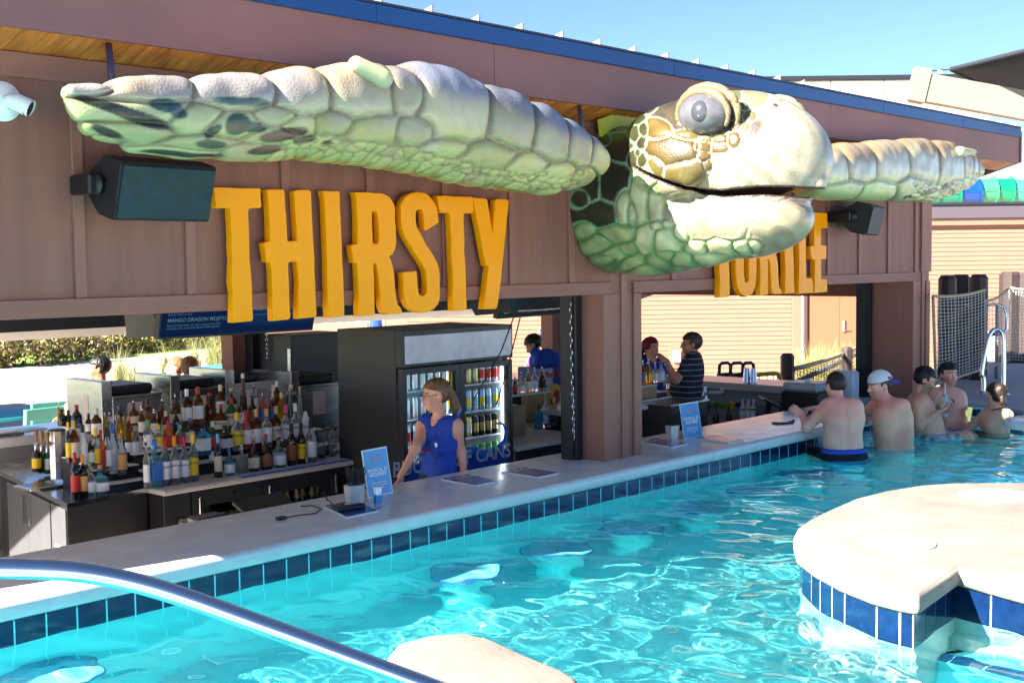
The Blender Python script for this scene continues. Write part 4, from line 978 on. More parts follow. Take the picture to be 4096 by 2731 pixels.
for i, (y0, y1, z1) in enumerate(((8.50, 8.62, .05), (8.62, 8.74, .15), (8.74, 8.9, .24))):
    MB().bbox(4.62 - 5.0, 5.10 - 5.0, y0 - 8.75, y1 - 8.75 - .002, .0, z1 - .008, .002).build('step', M_black, kr)
    MB().bbox(4.615 - 5.0, 5.105 - 5.0, y0 - 8.755, y1 - 8.755, z1 - .0075, z1, .002).build('tread', M_wp, kr)

# ================================================================== BOTTLES
def gm(name, col, tr=.85, rough=.05): return mat(name, col, rough, trans=tr, ior=1.30, spec=.5)
GL = {'clear': gm('clear_bottle', (.86, .92, .92), .92), 'amber': gm('amber_spirit', (.30, .10, .015), .75), 'orange': gm('orange_spirit', (.75, .17, .02), .6), 'darkred': mat('dark_red_bottle', (.07, .008, .006), .08, coat=.5),
      'dark': mat('black_brown_bottle', (.014, .008, .006), .07, coat=.5), 'green': gm('green_bottle', (.03, .16, .05), .6), 'blue': gm('pale_blue_bottle', (.25, .62, .72), .85), 'bombay': gm('bright_blue_bottle', (.08, .38, .62), .75),
      'white': mat('white_opaque_bottle', (.72, .74, .76), .25), 'gold': gm('golden_spirit', (.65, .42, .05), .75), 'frost': gm('frosted_bottle', (.62, .70, .78), .55, .35), 'whisky': gm('brown_spirit', (.16, .045, .01), .6), 'pink': gm('pink_red_spirit', (.7, .12, .10), .6)}
CP = {k: mat('cap_' + k, c, .35) for k, c in {'black': (.012, .012, .012), 'red': (.45, .015, .02), 'yellow': (.8, .52, .02), 'blue': (.02, .12, .55), 'orange': (.8, .28, .02), 'magenta': (.45, .01, .12), 'gold': (.55, .38, .12), 'white': (.78, .78, .78), 'skyblue': (.12, .42, .72), 'green': (.12, .35, .08), 'cork': (.42, .25, .12), 'silver': (.6, .6, .6), 'pink': (.8, .05, .25), 'copper': (.5, .2, .08), 'teal': (.05, .45, .55), 'cream': (.62, .55, .36)}.items()}
LB = {k: mat('paper_' + k, c, .6, var=.10, vscale=60) for k, c in {'white': (.78, .78, .76), 'cream': (.66, .58, .42), 'yellow': (.85, .55, .02), 'black': (.02, .02, .02), 'red': (.5, .03, .03), 'orange': (.8, .38, .12), 'blue': (.04, .15, .45), 'brown': (.25, .09, .03), 'silver': (.5, .5, .52)}.items()}
PROF = {  # (r, z) of height 1 ; r relative to the half width
 'std': [(.88, 0), (1, .02), (1, .56), (.92, .62), (.5, .72), (.36, .78), (.34, .93)],
 'tall': [(.88, 0), (1, .015), (1, .50), (.8, .60), (.42, .72), (.34, .80), (.33, .95)],
 'squat': [(.7, 0), (.95, .04), (1, .2), (1, .42), (.85, .55), (.4, .66), (.26, .72), (.25, .9)],
 'square': [(.95, 0), (1, .015), (1, .6), (.9, .66), (.45, .7), (.36, .74), (.36, .92)],
 'cone': [(.85, 0), (1, .03), (.95, .12), (.62, .45), (.42, .75), (.36, .9)]}
def bottle(base, hgt, rad, style, glass, cap, lab, desc, pour=False, txt=None, parent_group='bottles on the bar', face=None, txtm=None):
    t = thing('bottle', desc, 'bottle', base, group=parent_group)
    n = 4 if style == 'square' else 14
    pf = [(r_ * rad * (1.25 if (style == 'square' and z_ < .66) else 1), z_ * hgt) for r_, z_ in PROF[style]]
    mb = MB().lathe(pf, n=n)
    if style == 'square': mb.xf(Matrix.Rotation(math.radians(45), 4, 'Z'))
    mb.build('glass', GL[glass], t, auto=(60 if n > 4 else 35))
    rn = pf[-1][0]
    if pour:
        MB().lathe([(rn * 1.15, .90 * hgt), (rn * 1.2, .95 * hgt), (rn * .6, .965 * hgt)], n=10).build('stopper', CP[cap], t, auto=50)
        MB().tube([(0, 0, .96 * hgt), (0, 0, 1.01 * hgt), (-.008, -.006, 1.10 * hgt)], [.007, .006, .004], 6).build('pourer', M_chrome, t, smooth=True)
    else:
        z0 = .80 if style in ('std', 'tall', 'square') and cap not in ('cork',) else .88
        MB().lathe([(rn * 1.12, z0 * hgt), (rn * 1.16, (z0 + .01) * hgt), (rn * 1.16, .985 * hgt), (rn * .95, hgt)], n=12).build('cap', CP[cap], t, auto=50)
    if lab:
        z0, z1 = (.14, .50) if style != 'squat' else (.12, .42); z1 = min(z1, .54)
        rl = rad * 1.012
        if style == 'square':
            q = rad * 1.25 * .7072 + .0015; MB().box(-q, q, -q, q, z0 * hgt, z1 * hgt).build('label', LB[lab], t)
        else: MB().lathe([(rl, z0 * hgt), (rl, z1 * hgt)], n=14, cap=False).build('label', LB[lab], t, smooth=True)
        if txt:
            f_ = Vector((-CAMM[0][2] * -1, 0, 0)); fx = Vector((.674, -.738, 0)); nn = Vector((-.738, -.674, 0))
            text('label_print', txt, mat('dark_print', (.03, .03, .05), .6) if txtm is None else txtm, t, nn * (rl + .003) + Vector((0, 0, (z0 + (z1 - z0) * .72) * hgt)), rad * .62, fx, (0, 0, 1), bold=.0003)
    return t
def rowpx(zone, lst, Y, rowname, zfix=None):
    """bottles given by zoomed photo pixels: x, y base, y top, width, style, glass, cap, label, pour, text"""
    ox, oy, k = zone; lst = sorted(lst, key=lambda q: q[0])
    for i, q in enumerate(lst):
        x, yb, yt, w_, st, gl, cap, lab = q[:8]; pour = len(q) > 8 and q[8]; txt = q[9] if len(q) > 9 else None
        base = on(ox + x * k, oy + yb * k, 1, Y)
        if zfix is not None: base[2] = zfix
        topp = on(ox + x * k, oy + yt * k, 1, Y); d = (base - CAMP) @ (-CAMM[:, 2]); rad = w_ * k / RF * d / 2
        hgt = (topp[2] - base[2]) / (1.08 if pour else 1.0)
        shape = {'std': 'round', 'tall': 'slim', 'squat': 'squat', 'square': 'square', 'cone': 'tall tapering'}[st]
        desc = '%s %s bottle with %s, %s from left %s' % ({'whisky': 'brown', 'frost': 'frosted', 'bombay': 'bright blue', 'darkred': 'dark red'}.get(gl, gl), shape, ('steel pourer' if pour else cap + ' cap'), ORD[i], rowname)
        bottle(base, hgt, rad, st, gl, cap, lab, desc, pour, txt, 'liquor bottles on the back bar')
Z4 = (200, 1480, .3189); Z5 = (860, 1480, .3189); Z0 = (0, 1700, .6576)
rowpx(Z5, [(45,1290,800,104,'std','dark','skyblue','cream'),(180,1205,940,134,'squat','blue','blue','white',True),(335,1180,930,170,'squat','clear','silver',None,True),(490,1155,800,150,'squat','dark','copper','cream',True),(640,1130,800,176,'squat','dark','red','brown'),(800,1100,800,190,'squat','clear','black','white',True),(965,1072,665,128,'std','dark','black','brown'),(1085,1052,655,112,'std','dark','black','yellow',False,'KAHLUA'),(1210,1028,615,138,'std','clear','black','white'),(1730,1034,585,140,'std','orange','black','black')], 8.36, 'on the blue bar mat', BT)
rowpx(Z5, [(130,1010,690,152,'square','dark','black','silver'),(280,1000,530,148,'std','clear','yellow','yellow',False,'GORDONS'),(400,985,505,126,'std','pink','red','white'),(525,970,490,126,'std','whisky','gold','white'),(655,960,480,130,'std','clear','gold','white'),(775,940,450,122,'std','whisky','gold','cream',False,'BACARDI'),(895,925,435,122,'std','clear','pink','white',False,'BACARDI'),(1015,905,420,122,'std','clear','white','white',False,'BACARDI'),(1140,885,420,122,'tall','white','black','white',False,'MALIBU')], 8.52, 'in the second back bar row', None)
rowpx(Z5, [(80,770,425,170,'squat','whisky','red','cream',False,'Makers'),(210,740,340,130,'std','green','red','cream',False,'JAMESON'),(345,720,330,122,'std','dark','black','white',False,'7'),(475,690,330,112,'std','dark','black','brown'),(605,670,290,122,'std','pink','blue','blue',True),(720,650,300,112,'std','darkred','gold','blue',True),(840,640,275,122,'tall','gold','gold',None),(945,610,215,82,'cone','dark','cork',None),(1070,600,205,82,'cone','clear','gold',None)], 8.62, 'in the third back bar row')
rowpx(Z5, [(75,590,180,122,'std','whisky','cream','white'),(210,560,225,150,'squat','dark','gold','cream'),(360,520,40,104,'cone','whisky','silver',None),(490,500,180,112,'std','clear','black','white',True),(780,480,140,84,'std','whisky','silver',None),(960,440,180,130,'std','clear','silver','black')], 8.74, 'at the back bar rear right')
rowpx(Z4, [(1215,1365,830,84,'std','clear','black','white',True),(1325,1360,865,136,'square','blue','blue','blue'),(1450,1340,840,130,'std','clear','red','white',False,'SMIRNOFF'),(1570,1325,825,130,'std','clear','orange','white',False,'SMIRNOFF'),(1690,1305,835,126,'std','clear','magenta','white',False,'SMIRNOFF'),(1800,1290,795,130,'std','clear','yellow','yellow',False,'SMIRNOFF')], 8.36, 'in the front vodka row', BT)
rowpx(Z4, [(1235,1000,620,120,'std','clear','green','white'),(1365,985,680,130,'std','clear','yellow','yellow'),(1490,970,630,122,'std','orange','magenta','red'),(1630,960,680,112,'std','clear','teal','red'),(1760,950,560,122,'std','dark','blue','cream',True),(1930,1060,640,144,'square','bombay','black','white'),(2045,1010,640,120,'std','green','silver','red'),(2055,1180,780,110,'std','clear','orange','white')], 8.54, 'in the middle gin row')
rowpx(Z4, [(590,850,480,132,'std','whisky','cream','white'),(695,790,530,60,'tall','gold','orange',None,True),(755,790,530,104,'std','clear','black',None,True),(868,860,560,84,'tall','gold','cork',None),(932,870,575,84,'tall','gold','cork',None),(995,900,590,104,'std','amber','cork',None),(1155,820,440,84,'std','whisky','white','white',True),(1312,820,480,94,'std','whisky','white','white',True),(1460,850,510,112,'std','amber','cream','cream'),(1590,860,490,94,'std','dark','black','black')], 8.64, 'in the whisky row')
rowpx(Z4, [(340,720,435,132,'tall','dark','red',None),(490,800,540,80,'std','whisky','black','white'),(870,700,440,104,'squat','dark','blue',None),(1055,690,380,152,'squat','amber','black','cream',True),(1230,700,355,112,'square','amber','black','brown'),(1415,690,360,152,'squat','whisky','black',None,True),(1580,700,300,142,'squat','whisky','black','cream',True),(1725,690,235,124,'std','whisky','white','white'),(1865,670,210,132,'std','amber','red','white'),(2010,640,280,152,'squat','whisky','darkred' if 'darkred' in CP else 'red',None)], 8.78, 'in the rear whisky row')
rowpx(Z4, [(320,1440,1030,112,'std','dark','red','red'),(420,1460,1060,112,'std','dark','orange','orange'),(510,1490,1150,150,'squat','clear','green','white'),(635,1512,1190,210,'squat','blue','cork','white')], 8.44, 'on the steel keg cooler top', BT)
rowpx(Z4, [(240,1160,650,72,'std','dark','yellow','yellow'),(310,1170,630,132,'std','whisky','gold','cream'),(420,1180,680,114,'tall','white','black','white'),(510,1200,845,104,'std','dark','cork','white'),(585,1230,725,112,'std','clear','yellow','yellow'),(652,1255,745,104,'std','orange','red','red'),(730,1275,715,104,'std','clear','black','white'),(800,1295,665,112,'tall','frost','blue',None),(895,1310,790,152,'std','clear','cork','orange')], 8.60, 'on the lower keg riser step')
rowpx(Z4, [(1080,1112,670,172,'std','clear','silver','white'),(995,1100,590,90,'std','amber','cork','white')], 8.80, 'on the keg riser top')
rowpx(Z4, [(115,640,410,44,'tall','gold','silver',None),(150,700,485,104,'std','dark','black',None),(235,710,500,94,'std','dark','black',None)], 8.95, 'behind the beer tower')
rowpx(Z0, [(225,282,115,56,'std','dark','gold','yellow'),(252,290,125,40,'std','green','gold',None),(298,292,105,64,'std','green','black','white')], 9.55, 'left of the beer tower', None)
# hurricane glasses
M_gl = gm('clear_glassware', (.9, .93, .95), .95)
for i, (x, y, k_) in enumerate(((1330, 990, 'purple'), (1400, 1000, 'purple'), (1470, 985, 'teal'), (1530, 980, 'teal'))):
    b0 = on(860 + x * .3189, 1480 + y * .3189, 1, 8.5 + .08 * (i % 2)); b0[2] = BT
    t = thing('hurricane_glass', 'curvy hurricane glass with %s base, %s from the left beside the orange bottle' % (k_, ORD[i]), 'glass', b0, group='hurricane glasses')
    MB().lathe([(.02, .012), (.036, .03), (.042, .08), (.034, .12), (.03, .16), (.038, .22), (.046, .245), (.043, .246), (.036, .22), (.028, .16), (.032, .12), (.039, .08), (.03, .035), (.0, .02)], n=16, cap=False).build('bowl', M_gl, t, smooth=True)
    MB().lathe([(.034, 0), (.036, .005), (.02, .014)], n=16).build('foot', gm('tinted_foot_' + k_, (.25, .03, .5) if k_ == 'purple' else (.02, .45, .45), .6), t, auto=40)

# ================================================================== FROZEN DRINK MACHINES
def machine(x0, y0, y1, ztop, w, label, i):
    t = thing('frozen_drink_machine', label, 'drink machine', (x0, y0, BT), group='frozen drink machines')
    d = y1 - y0; zt = ztop - BT
    MB().bbox(0, .10, 0, d, 0, zt, .004).build('side_tower', M_steel, t)
    MB().bbox(.102, w, .0, d, 0, zt - .16, .004).build('cabinet', M_steel, t)
    MB().bbox(.100, w + .006, -.006, d, zt - .158, zt - .135, .003).build('top_rim', M_steel, t)
    MB().bbox(.115, w - .06, .03, d - .05, zt - .134, zt - .05, .025).build('lid', M_black, t, auto=30)
    MB().lathe([(.05, 0), (.05, .02), (.045, .024)], (.22, d * .5, zt - .05), 16).build('lid_knob', M_black, t, auto=40)
    M_st = mat('warning_sticker', (.75, .68, .66), .5, var=.35, vscale=90, col2=(.66, .36, .34))
    MB().box(w * .42, w * .66, -.0035, -.001, zt - .42, zt - .2).build('warning_sticker', M_st, t)
    MB().box(-.0025, -.001, d * .38, d * .5, zt - .36, zt - .13).build('side_sticker', M_st, t)
    MB().lathe([(.03, 0), (.03, .1)], (w * .5, -.06, zt - .7), 12).build('spout', M_black, t)
    return t
for i, (xp, yp) in enumerate(((258, 875), (415, 862), (540, 848), (690, 853))):
    zt = (.75, .74, .74, .77)[i]; yy = (9.72, 9.72, 9.72, 9.2)[i]
    p = ov(xp - 4, yp, 1, yy)
    machine(p[0] - .09, yy, yy + .6, p[2], (.58, .56, .52, .60)[i], 'steel frozen drink machine, %s from the left behind the bottles' % ORD[i], i)
mt = thing('rear_work_table', 'steel work table under the frozen drink machines', 'table', (6.6, 9.9, GZ))
MB().bbox(-1.7, 1.8, -.75, .6, .80, BT - GZ - .002, .004).build('table_top', M_steel, mt)
for sx in (-1.6, 1.7):
    for sy in (-.65, .5): MB().cyl((sx, sy, 0), (sx, sy, .80), .025).build('leg', M_steel, mt)

# ================================================================== GLASS-DOOR FRIDGE
FX0, FX1, FY = 6.89, 8.25, 7.55; FT = 1.175
fr = thing('display_fridge', 'tall black two-door display fridge with blue wave print and lit header', 'fridge', ((FX0 + FX1) / 2, FY, GZ))
FO = Vector(((FX0 + FX1) / 2, FY, GZ))
def fbox(nm, x0, x1, y0, y1, z0, z1, m, par=fr, b=.003):
    mb = MB().bbox(x0, x1, y0, y1, z0, z1, b); mb.xf(Matrix.Translation(-FO)); return mb.build(nm, m, par)
mb = MB().box(FX0, FX0 + .04, FY + .06, FY + .80, GZ, FT).box(FX1 - .04, FX1, FY + .06, FY + .80, GZ, FT).box(FX0 + .04, FX1 - .04, FY + .76, FY + .80, GZ, FT).box(FX0 + .04, FX1 - .04, FY + .06, FY + .76, FT - .05, FT).box(FX0 + .04, FX1 - .04, FY + .06, FY + .76, GZ, GZ + .2)
mb.xf(Matrix.Translation(-FO)); mb.build('cabinet', M_blkc, fr)
mb = MB().box(FX0 + .041, FX1 - .041, FY + .74, FY + .757, GZ + .2, FT - .3).box(FX0 + .041, FX0 + .055, FY + .08, FY + .74, GZ + .2, FT - .3).box(FX1 - .055, FX1 - .041, FY + .08, FY + .74, GZ + .2, FT - .3)
mb.xf(Matrix.Translation(-FO)); mb.build('liner', M_wp, fr)
hd = fbox('header_box', FX0, FX1, FY - .01, FY + .058, FT - .30, FT, M_blkc)
fbox('header_panel', FX0 + .04, FX1 - .02, FY - .014, FY - .0105, FT - .275, FT - .045, mat('pale_lightbox', (.34, .39, .48), .2, var=.4, vscale=3, emit=(.5, .6, .8), estr=.03), hd)
xm = (FX0 + FX1) / 2 + .005
M_wave = mat('bright_blue_vinyl', (.03, .20, .62), .3); M_wave2 = mat('deep_blue_vinyl', (.02, .09, .45), .3)
zd0, zd1 = GZ + .14, FT - .315
for a, b_ in ((FX0 + .01, xm - .004), (xm + .004, FX1 - .01)):
    f_ = .05
    mb = MB().box(a, b_, FY - .01, FY + .04, zd1 - f_, zd1).box(a, b_, FY - .01, FY + .04, zd0, zd0 + f_).box(a, a + f_, FY - .01, FY + .04, zd0 + f_, zd1 - f_).box(b_ - f_, b_, FY - .01, FY + .04, zd0 + f_, zd1 - f_)
    mb.xf(Matrix.Translation(-FO)); dr = mb.build('door', M_blkc, fr)
    fbox('pane', a + f_, b_ - f_, FY + .008, FY + .014, zd0 + f_, zd1 - f_, M_glass, dr, .001)
    fbox('wave_print', a + f_ + .001, b_ - f_ - .001, FY + .001, FY + .005, zd0 + f_ + .001, .06, M_wave2, dr, .001)
# the curling wave along both doors
wv = []
for i in range(60):
    u_ = i / 59; x_ = FX0 + .07 + u_ * (FX1 - FX0 - .14); wv.append((x_, .06 + .05 * math.sin(u_ * 6.5 + 2.2) + .035))
curl = [(FX1 - .10 - .11 + .11 * math.cos(a), .20 + .11 * math.sin(a)) for a in [math.radians(-90 + k * 13) for k in range(20)]]
wp = [(FX0 + .07, .12), (FX0 + .2, .15), (FX0 + .34, .07), (FX0 + .5, .03), (FX0 + .68, .09), (FX0 + .85, .10), (FX0 + 1.0, .045), (FX0 + 1.14, .05), (FX0 + 1.24, .12), (FX0 + 1.27, .22), (FX0 + 1.22, .29), (FX0 + 1.13, .30), (FX0 + 1.07, .26)]
wdt = [.01, .03, .05, .06, .05, .05, .06, .07, .05, .035, .022, .014, .004]
mb = MB(); vs = []
for i, ((x_, z_), w_) in enumerate(zip(wp, wdt)):
    a = wp[max(0, i - 1)]; b_ = wp[min(len(wp) - 1, i + 1)]; tx_, tz_ = b_[0] - a[0], b_[1] - a[1]; l_ = math.hypot(tx_, tz_); nx_2, nz_2 = -tz_ / l_, tx_ / l_
    vs += [(x_ + nx_2 * w_ * .6, z_ + nz_2 * w_ * .6), (x_ - nx_2 * w_ * .6, z_ - nz_2 * w_ * .6)]
for yy in (FY - .001,):
    mb.add([(p[0] - FO.x, yy - FO.y, p[1] - FO.z) for p in vs], [(2 * i, 2 * i + 1, 2 * i + 3, 2 * i + 2) for i in range(len(wp) - 1)])
recalc(mb.build('wave_crest', M_wave, fr))
M_gtx = mat('grey_white_print', (.50, .55, .62), .5); M_btx = mat('mid_blue_print', (.02, .10, .42), .5)
def ftext(s, xl, z_, size, m): text('fridge_print', s, m, fr, (xl - FO.x, FY - .0135 - FO.y, z_ - FO.z), size, (1, 0, 0), (0, 0, 1), align='RIGHT', bold=.0035)
p1 = on(2036, 1800, 1, FY); p2 = on(2039, 1862, 1, FY)
ftext('BUCKET OF CANS', p1[0] + .01, p1[2], .175, M_gtx); ftext('MIX & MATCH 5 CANS:', p2[0] + .01, p2[2], .14, M_btx)
for k_, zs in enumerate((.66, .42, .19, -.06)):
    fbox('shelf', FX0 + .06, FX1 - .06, FY + .09, FY + .7, zs - .012, zs, M_wp, fr, .001)
rowsk = [('white', None), ('skyblue', 'yellow'), ('white', 'gold'), ('black', 'gold'), ('silver', 'blue'), ('green', None)]
descs = {.66: 'top', .42: 'second', .19: 'third', -.06: 'lowest'}
for zs in (.66, .42, .19, -.06):
    for dr_, (a, b_) in enumerate(((FX0 + .09, xm - .06), (xm + .06, FX1 - .10))):
        n = 7
        for i in range(n):
            kd = {(.66, 0): ('white', 'silver'), (.66, 1): (('silver', 'red') if i > 3 else ('gold', None)), (.42, 0): ('silver', None), (.42, 1): ('white', 'skyblue') if i % 2 else ('skyblue', 'yellow'), (.19, 0): ('silver', 'red') if i % 2 else ('silver', 'blue'), (.19, 1): ('black', 'gold') if i > 2 else ('gold', 'white'), (-.06, 0): ('silver', None), (-.06, 1): ('green', None)}[(zs, dr_)]
            col_ = kd[0] + (' and ' + kd[1] if kd[1] else '')
            for r_ in range(2 if zs > -.06 else 1):
                can(kd[0], (a + (b_ - a) * i / (n - 1), FY + .13 + r_ * .075, zs), '%s can, %s from left, %s fridge shelf, %s door, %s row' % (col_, ORD[i], descs[zs], ('left', 'right')[dr_], ('front', 'second')[r_]), 1.45, kd[1])
M_led = mat('cool_led', (.9, .95, 1), .4, emit=(.85, .93, 1), estr=3)
for x_ in (FX0 + .058, xm - .008, FX1 - .066): fbox('light_strip', x_, x_ + .008, FY + .06, FY + .075, GZ + .35, FT - .38, M_led, fr, .001)
# plain black fridge behind
f2 = thing('tall_refrigerator', 'plain black tall refrigerator behind the glass-door fridge', 'fridge', (7.6, 9.2, GZ))
a = on(1313, 1400, 1, 9.0)[0]; a2 = on(1165, 1400, 1, 9.95)[0]
MB().bbox(a2 - 7.6, a2 + .78 - 7.6, 9.95 - 9.2, 10.5 - 9.2, .05, 1.83, .006).build('cabinet', M_blkc, f2)
MB().bbox(a2 - 7.6 - .012, a2 - 7.6, 9.96 - 9.2, 10.0 - 9.2, .5, 1.7, .002).build('door_edge', M_steel, f2)
MB().bbox(a2 - 7.6 + .02, a2 + .76 - 7.6, 9.97 - 9.2, 10.48 - 9.2, 0, .049, .004).build('plinth', M_black, f2)
# ================================================================== ON THE SERVING COUNTER
CZ = .2155
M_menu = mat('blue_menu_print', (.012, .045, .26), .25, var=.5, vscale=14, coat=.3); M_menuw = mat('white_card', (.75, .75, .76), .3)
M_sgn = mat('cyan_sign_print', (.035, .30, .62), .35, coat=.2); M_sgnd = mat('faded_sign_logo', (.18, .28, .52), .4)
def card(quad, label, txt='Tiki Cup', o5=True):
    q = [Vector(ov(x, y, 2, CZ)) for x, y in quad]; c_ = sum(q, Vector()) / 4
    t = thing('drinks_menu', label, 'menu', c_, group='menus on the counter')
    def up(s_, z0, z1):
        p = [(c_ + (v - c_) * s_) - c_ for v in q]; mb = MB().add([(v.x, v.y, z0) for v in p] + [(v.x, v.y, z1) for v in p], [(3, 2, 1, 0), (4, 5, 6, 7)] + [(i, (i + 1) % 4, 4 + (i + 1) % 4, 4 + i) for i in range(4)]); return mb
    recalc(up(1, .001, .010).build('card', M_menuw, t)); recalc(up(.95, .0105, .0125).build('print', M_menu, t))
    x = (q[1] - q[0]).normalized(); u_ = (q[1] - q[2]).normalized()
    p = q[0].lerp(q[1], .5).lerp(c_, .38) - c_
    o = text('menu_text', txt, M_wtxt, t, (p.x, p.y, .0135), .075, x, u_, shear=.3)
    return t
def r5o(x, y): return ((1300 + x * .6576) * K, (1700 + y * .6576) * K)
card([r5o(-12, 500), r5o(175, 465), r5o(328, 528), r5o(132, 570)], 'blue menu card under the black card reader')
card([r5o(708, 335), r5o(868, 305), r5o(1055, 347), r5o(915, 375)], 'blue menu card in front of the bartender')
card([r5o(1073, 290), r5o(1215, 262), r5o(1421, 297), r5o(1300, 325)], 'blue menu card nearest left of the central column')
card([(1474, 1017), (1508, 1008), (1580, 1021), (1545, 1029)], 'blue menu card just right of the central column')
card([(1592, 1008), (1630, 1001), (1708, 1013), (1672, 1019)], 'blue menu card right of the second sign')
def sign(BLp, BRp, label, hgt):
    a, b_ = Vector(ov(*BLp, 2, CZ)), Vector(ov(*BRp, 2, CZ)); x = (b_ - a).normalized(); w = (b_ - a).length
    n_ = x.cross(Vector((0, 0, 1))).normalized(); up = (Vector((0, 0, 1)) * .985 - n_ * .17).normalized(); n2 = x.cross(up)
    t = thing('counter_sign', label, 'sign', (a + b_) / 2)
    P = lambda u_, v_, d: x * u_ + up * v_ + n2 * d
    def slab(nm, a0, a1, b0, b1, c0, c1, m):
        vs = [P(q, r_, s_) for s_ in (c0, c1) for r_ in (b0, b1) for q in (a0, a1)]
        return recalc(MB().add(vs, [(0, 2, 3, 1), (4, 5, 7, 6), (0, 1, 5, 4), (2, 6, 7, 3), (0, 4, 6, 2), (1, 3, 7, 5)]).build(nm, m, t))
    slab('holder', -w / 2, w / 2, 0, hgt, -.004, 0, M_menuw); slab('print', -w / 2 + .008, w / 2 - .008, .008, hgt - .008, .0005, .002, M_sgn)
    slab('foot', -w / 2, w / 2, 0, .004, -.09, -.004, M_acr)
    slab('logo', -w * .22, w * .22, hgt * .70, hgt * .88, .0022, .003, M_sgnd)
    text('sign_text', 'PHYSICAL ID\nREQUIRED', M_wtxt, t, P(0, hgt * .50, .004), w * .138, x, up, bold=.0011, lspace=.85)
    text('sign_text', 'Please have your\nID ready to place\nan order', M_wtxt, t, P(0, hgt * .23, .004), w * .085, x, up, bold=.0003, lspace=.85)
    return t
sign((846, 1144), (903, 1131), 'blue PHYSICAL ID REQUIRED sign beside the drink cup', .31)
sign((1572, 1009), (1614, 1001), 'blue PHYSICAL ID REQUIRED sign right of the central column', .30)
def caddy(p, label):
    t = thing('straw_caddy', label, 'caddy', p)
    mb = MB()
    for i in range(2): pass
    hx = [(.075 * math.cos(a), .06 * math.sin(a)) for a in [math.radians(30 + 60 * k) for k in range(6)]]
    recalc(MB().prism(hx, lambda q: (q[0] * .8, q[1] * .8, .001), lambda q: (q[0], q[1], .12)).build('tin', mat('hammered_tin', (.55, .55, .56), .3, metal=1, bump=.8, bscale=90), t))
    r_ = random.Random(3)
    for i in range(26):
        a = r_.random() * 6.28; d = .05 * r_.random() ** .5; x0, y0 = d * math.cos(a), d * math.sin(a)
        MB().cyl((x0 * .6, y0 * .6, .03), (x0 * 1.5, y0 * 1.5, .21 + .02 * r_.random()), .0035, 5).build('straw', M_black, t)
    return t
caddy(ov(815, 1155, 2, CZ), 'hammered tin of black straws behind the first sign')
caddy(ov(1545, 1008, 2, CZ), 'hammered tin of black straws behind the second sign')
t = thing('drink_cup', 'clear plastic cup holding a slim silver and blue can', 'cup', ov(868, 1166, 2, CZ))
MB().lathe([(.030, .001), (.031, .004), (.042, .115), (.044, .118)], n=18, cap=False).build('cup', M_acr, t, smooth=True)
MB().lathe([(.022, .004), (.026, .012), (.026, .125), (.022, .135)], n=14).build('can', M_can['silver'], t, auto=40); MB().lathe([(.0263, .03), (.0263, .085)], n=14, cap=False).build('can_band', M_can['blue'], t, smooth=True)
t = thing('card_reader', 'black payment card reader lying on the blue menu', 'card reader', ov(806, 1168, 2, CZ + .012))
MB().bbox(-.11, .08, -.045, .045, .001, .03, .008).build('body', M_black, t, rotz=math.radians(-12)); MB().bbox(-.06, .05, -.03, .03, .0305, .034, .004).build('screen', M_scrk, t, rotz=math.radians(-12))
MB().tube([(-.1, .02, .02), (-.15, .06, .09), (-.10, .14, .10), (-.02, .2, .03)], .003, 6).build('cord', M_black, t, smooth=True)
t = thing('cable_plug', 'small black plug with a thin cable lying on the counter', 'cable', ov(646, 1193, 2, CZ))
MB().bbox(-.03, .03, -.02, .02, .001, .02, .004).build('plug', M_black, t)
c0 = Vector(ov(646, 1193, 2, CZ)); pts = [Vector(ov(x, y, 2, CZ + .004)) - c0 for x, y in ((655, 1188), (690, 1182), (725, 1178), (738, 1168), (720, 1160), (690, 1162))]
MB().tube(pts, .0035, 6).build('cable', M_black, t, smooth=True)
t = thing('receipt_printer', 'dark blue-grey receipt printer behind the counter edge', 'printer', ov(485, 1195, 1, 6.55)); 
M_prn = mat('printer_plastic', (.02, .028, .05), .35)
MB().bbox(-.13, .08, -.07, .07, -.12, .04, .012).build('body', M_prn, t); MB().bbox(-.20, -.132, -.06, .06, -.10, .03, .01).build('cover', M_acr, t)
MB().tube([(.13, -.05, -.05), (.13, -.055, .02), (.16, -.055, .035), (.19, -.055, .02), (.19, -.05, -.05)], .014, 8).build('scanner', M_black, t, smooth=True)
text('printer_text', 'EPSON', M_wtxt, t, (0, -.0715, .0), .02, (1, 0, 0), (0, 0, 1))
def pos(p, label, s=1.0, rz=0):
    t = thing('order_terminal', label, 'terminal', p, rz)
    mb = MB().bbox(-.19 * s, .19 * s, -.012, .012, -.12 * s, .12 * s, .01); mb.xf(Matrix.Rotation(math.radians(-62), 4, 'X')); mb.build('screen', M_black, t)
    MB().cyl((0, .05, -.25 * s), (0, .02, 0), .03, 10).build('stand', M_black, t)
    MB().bbox(-.1, .1, -.05, .12, -.28 * s, -.25 * s, .01).build('foot', M_black, t)
pos(ov(620, 1168, 1, 6.62), 'black touch terminal seen edge-on behind the counter', 1.15, math.radians(8))

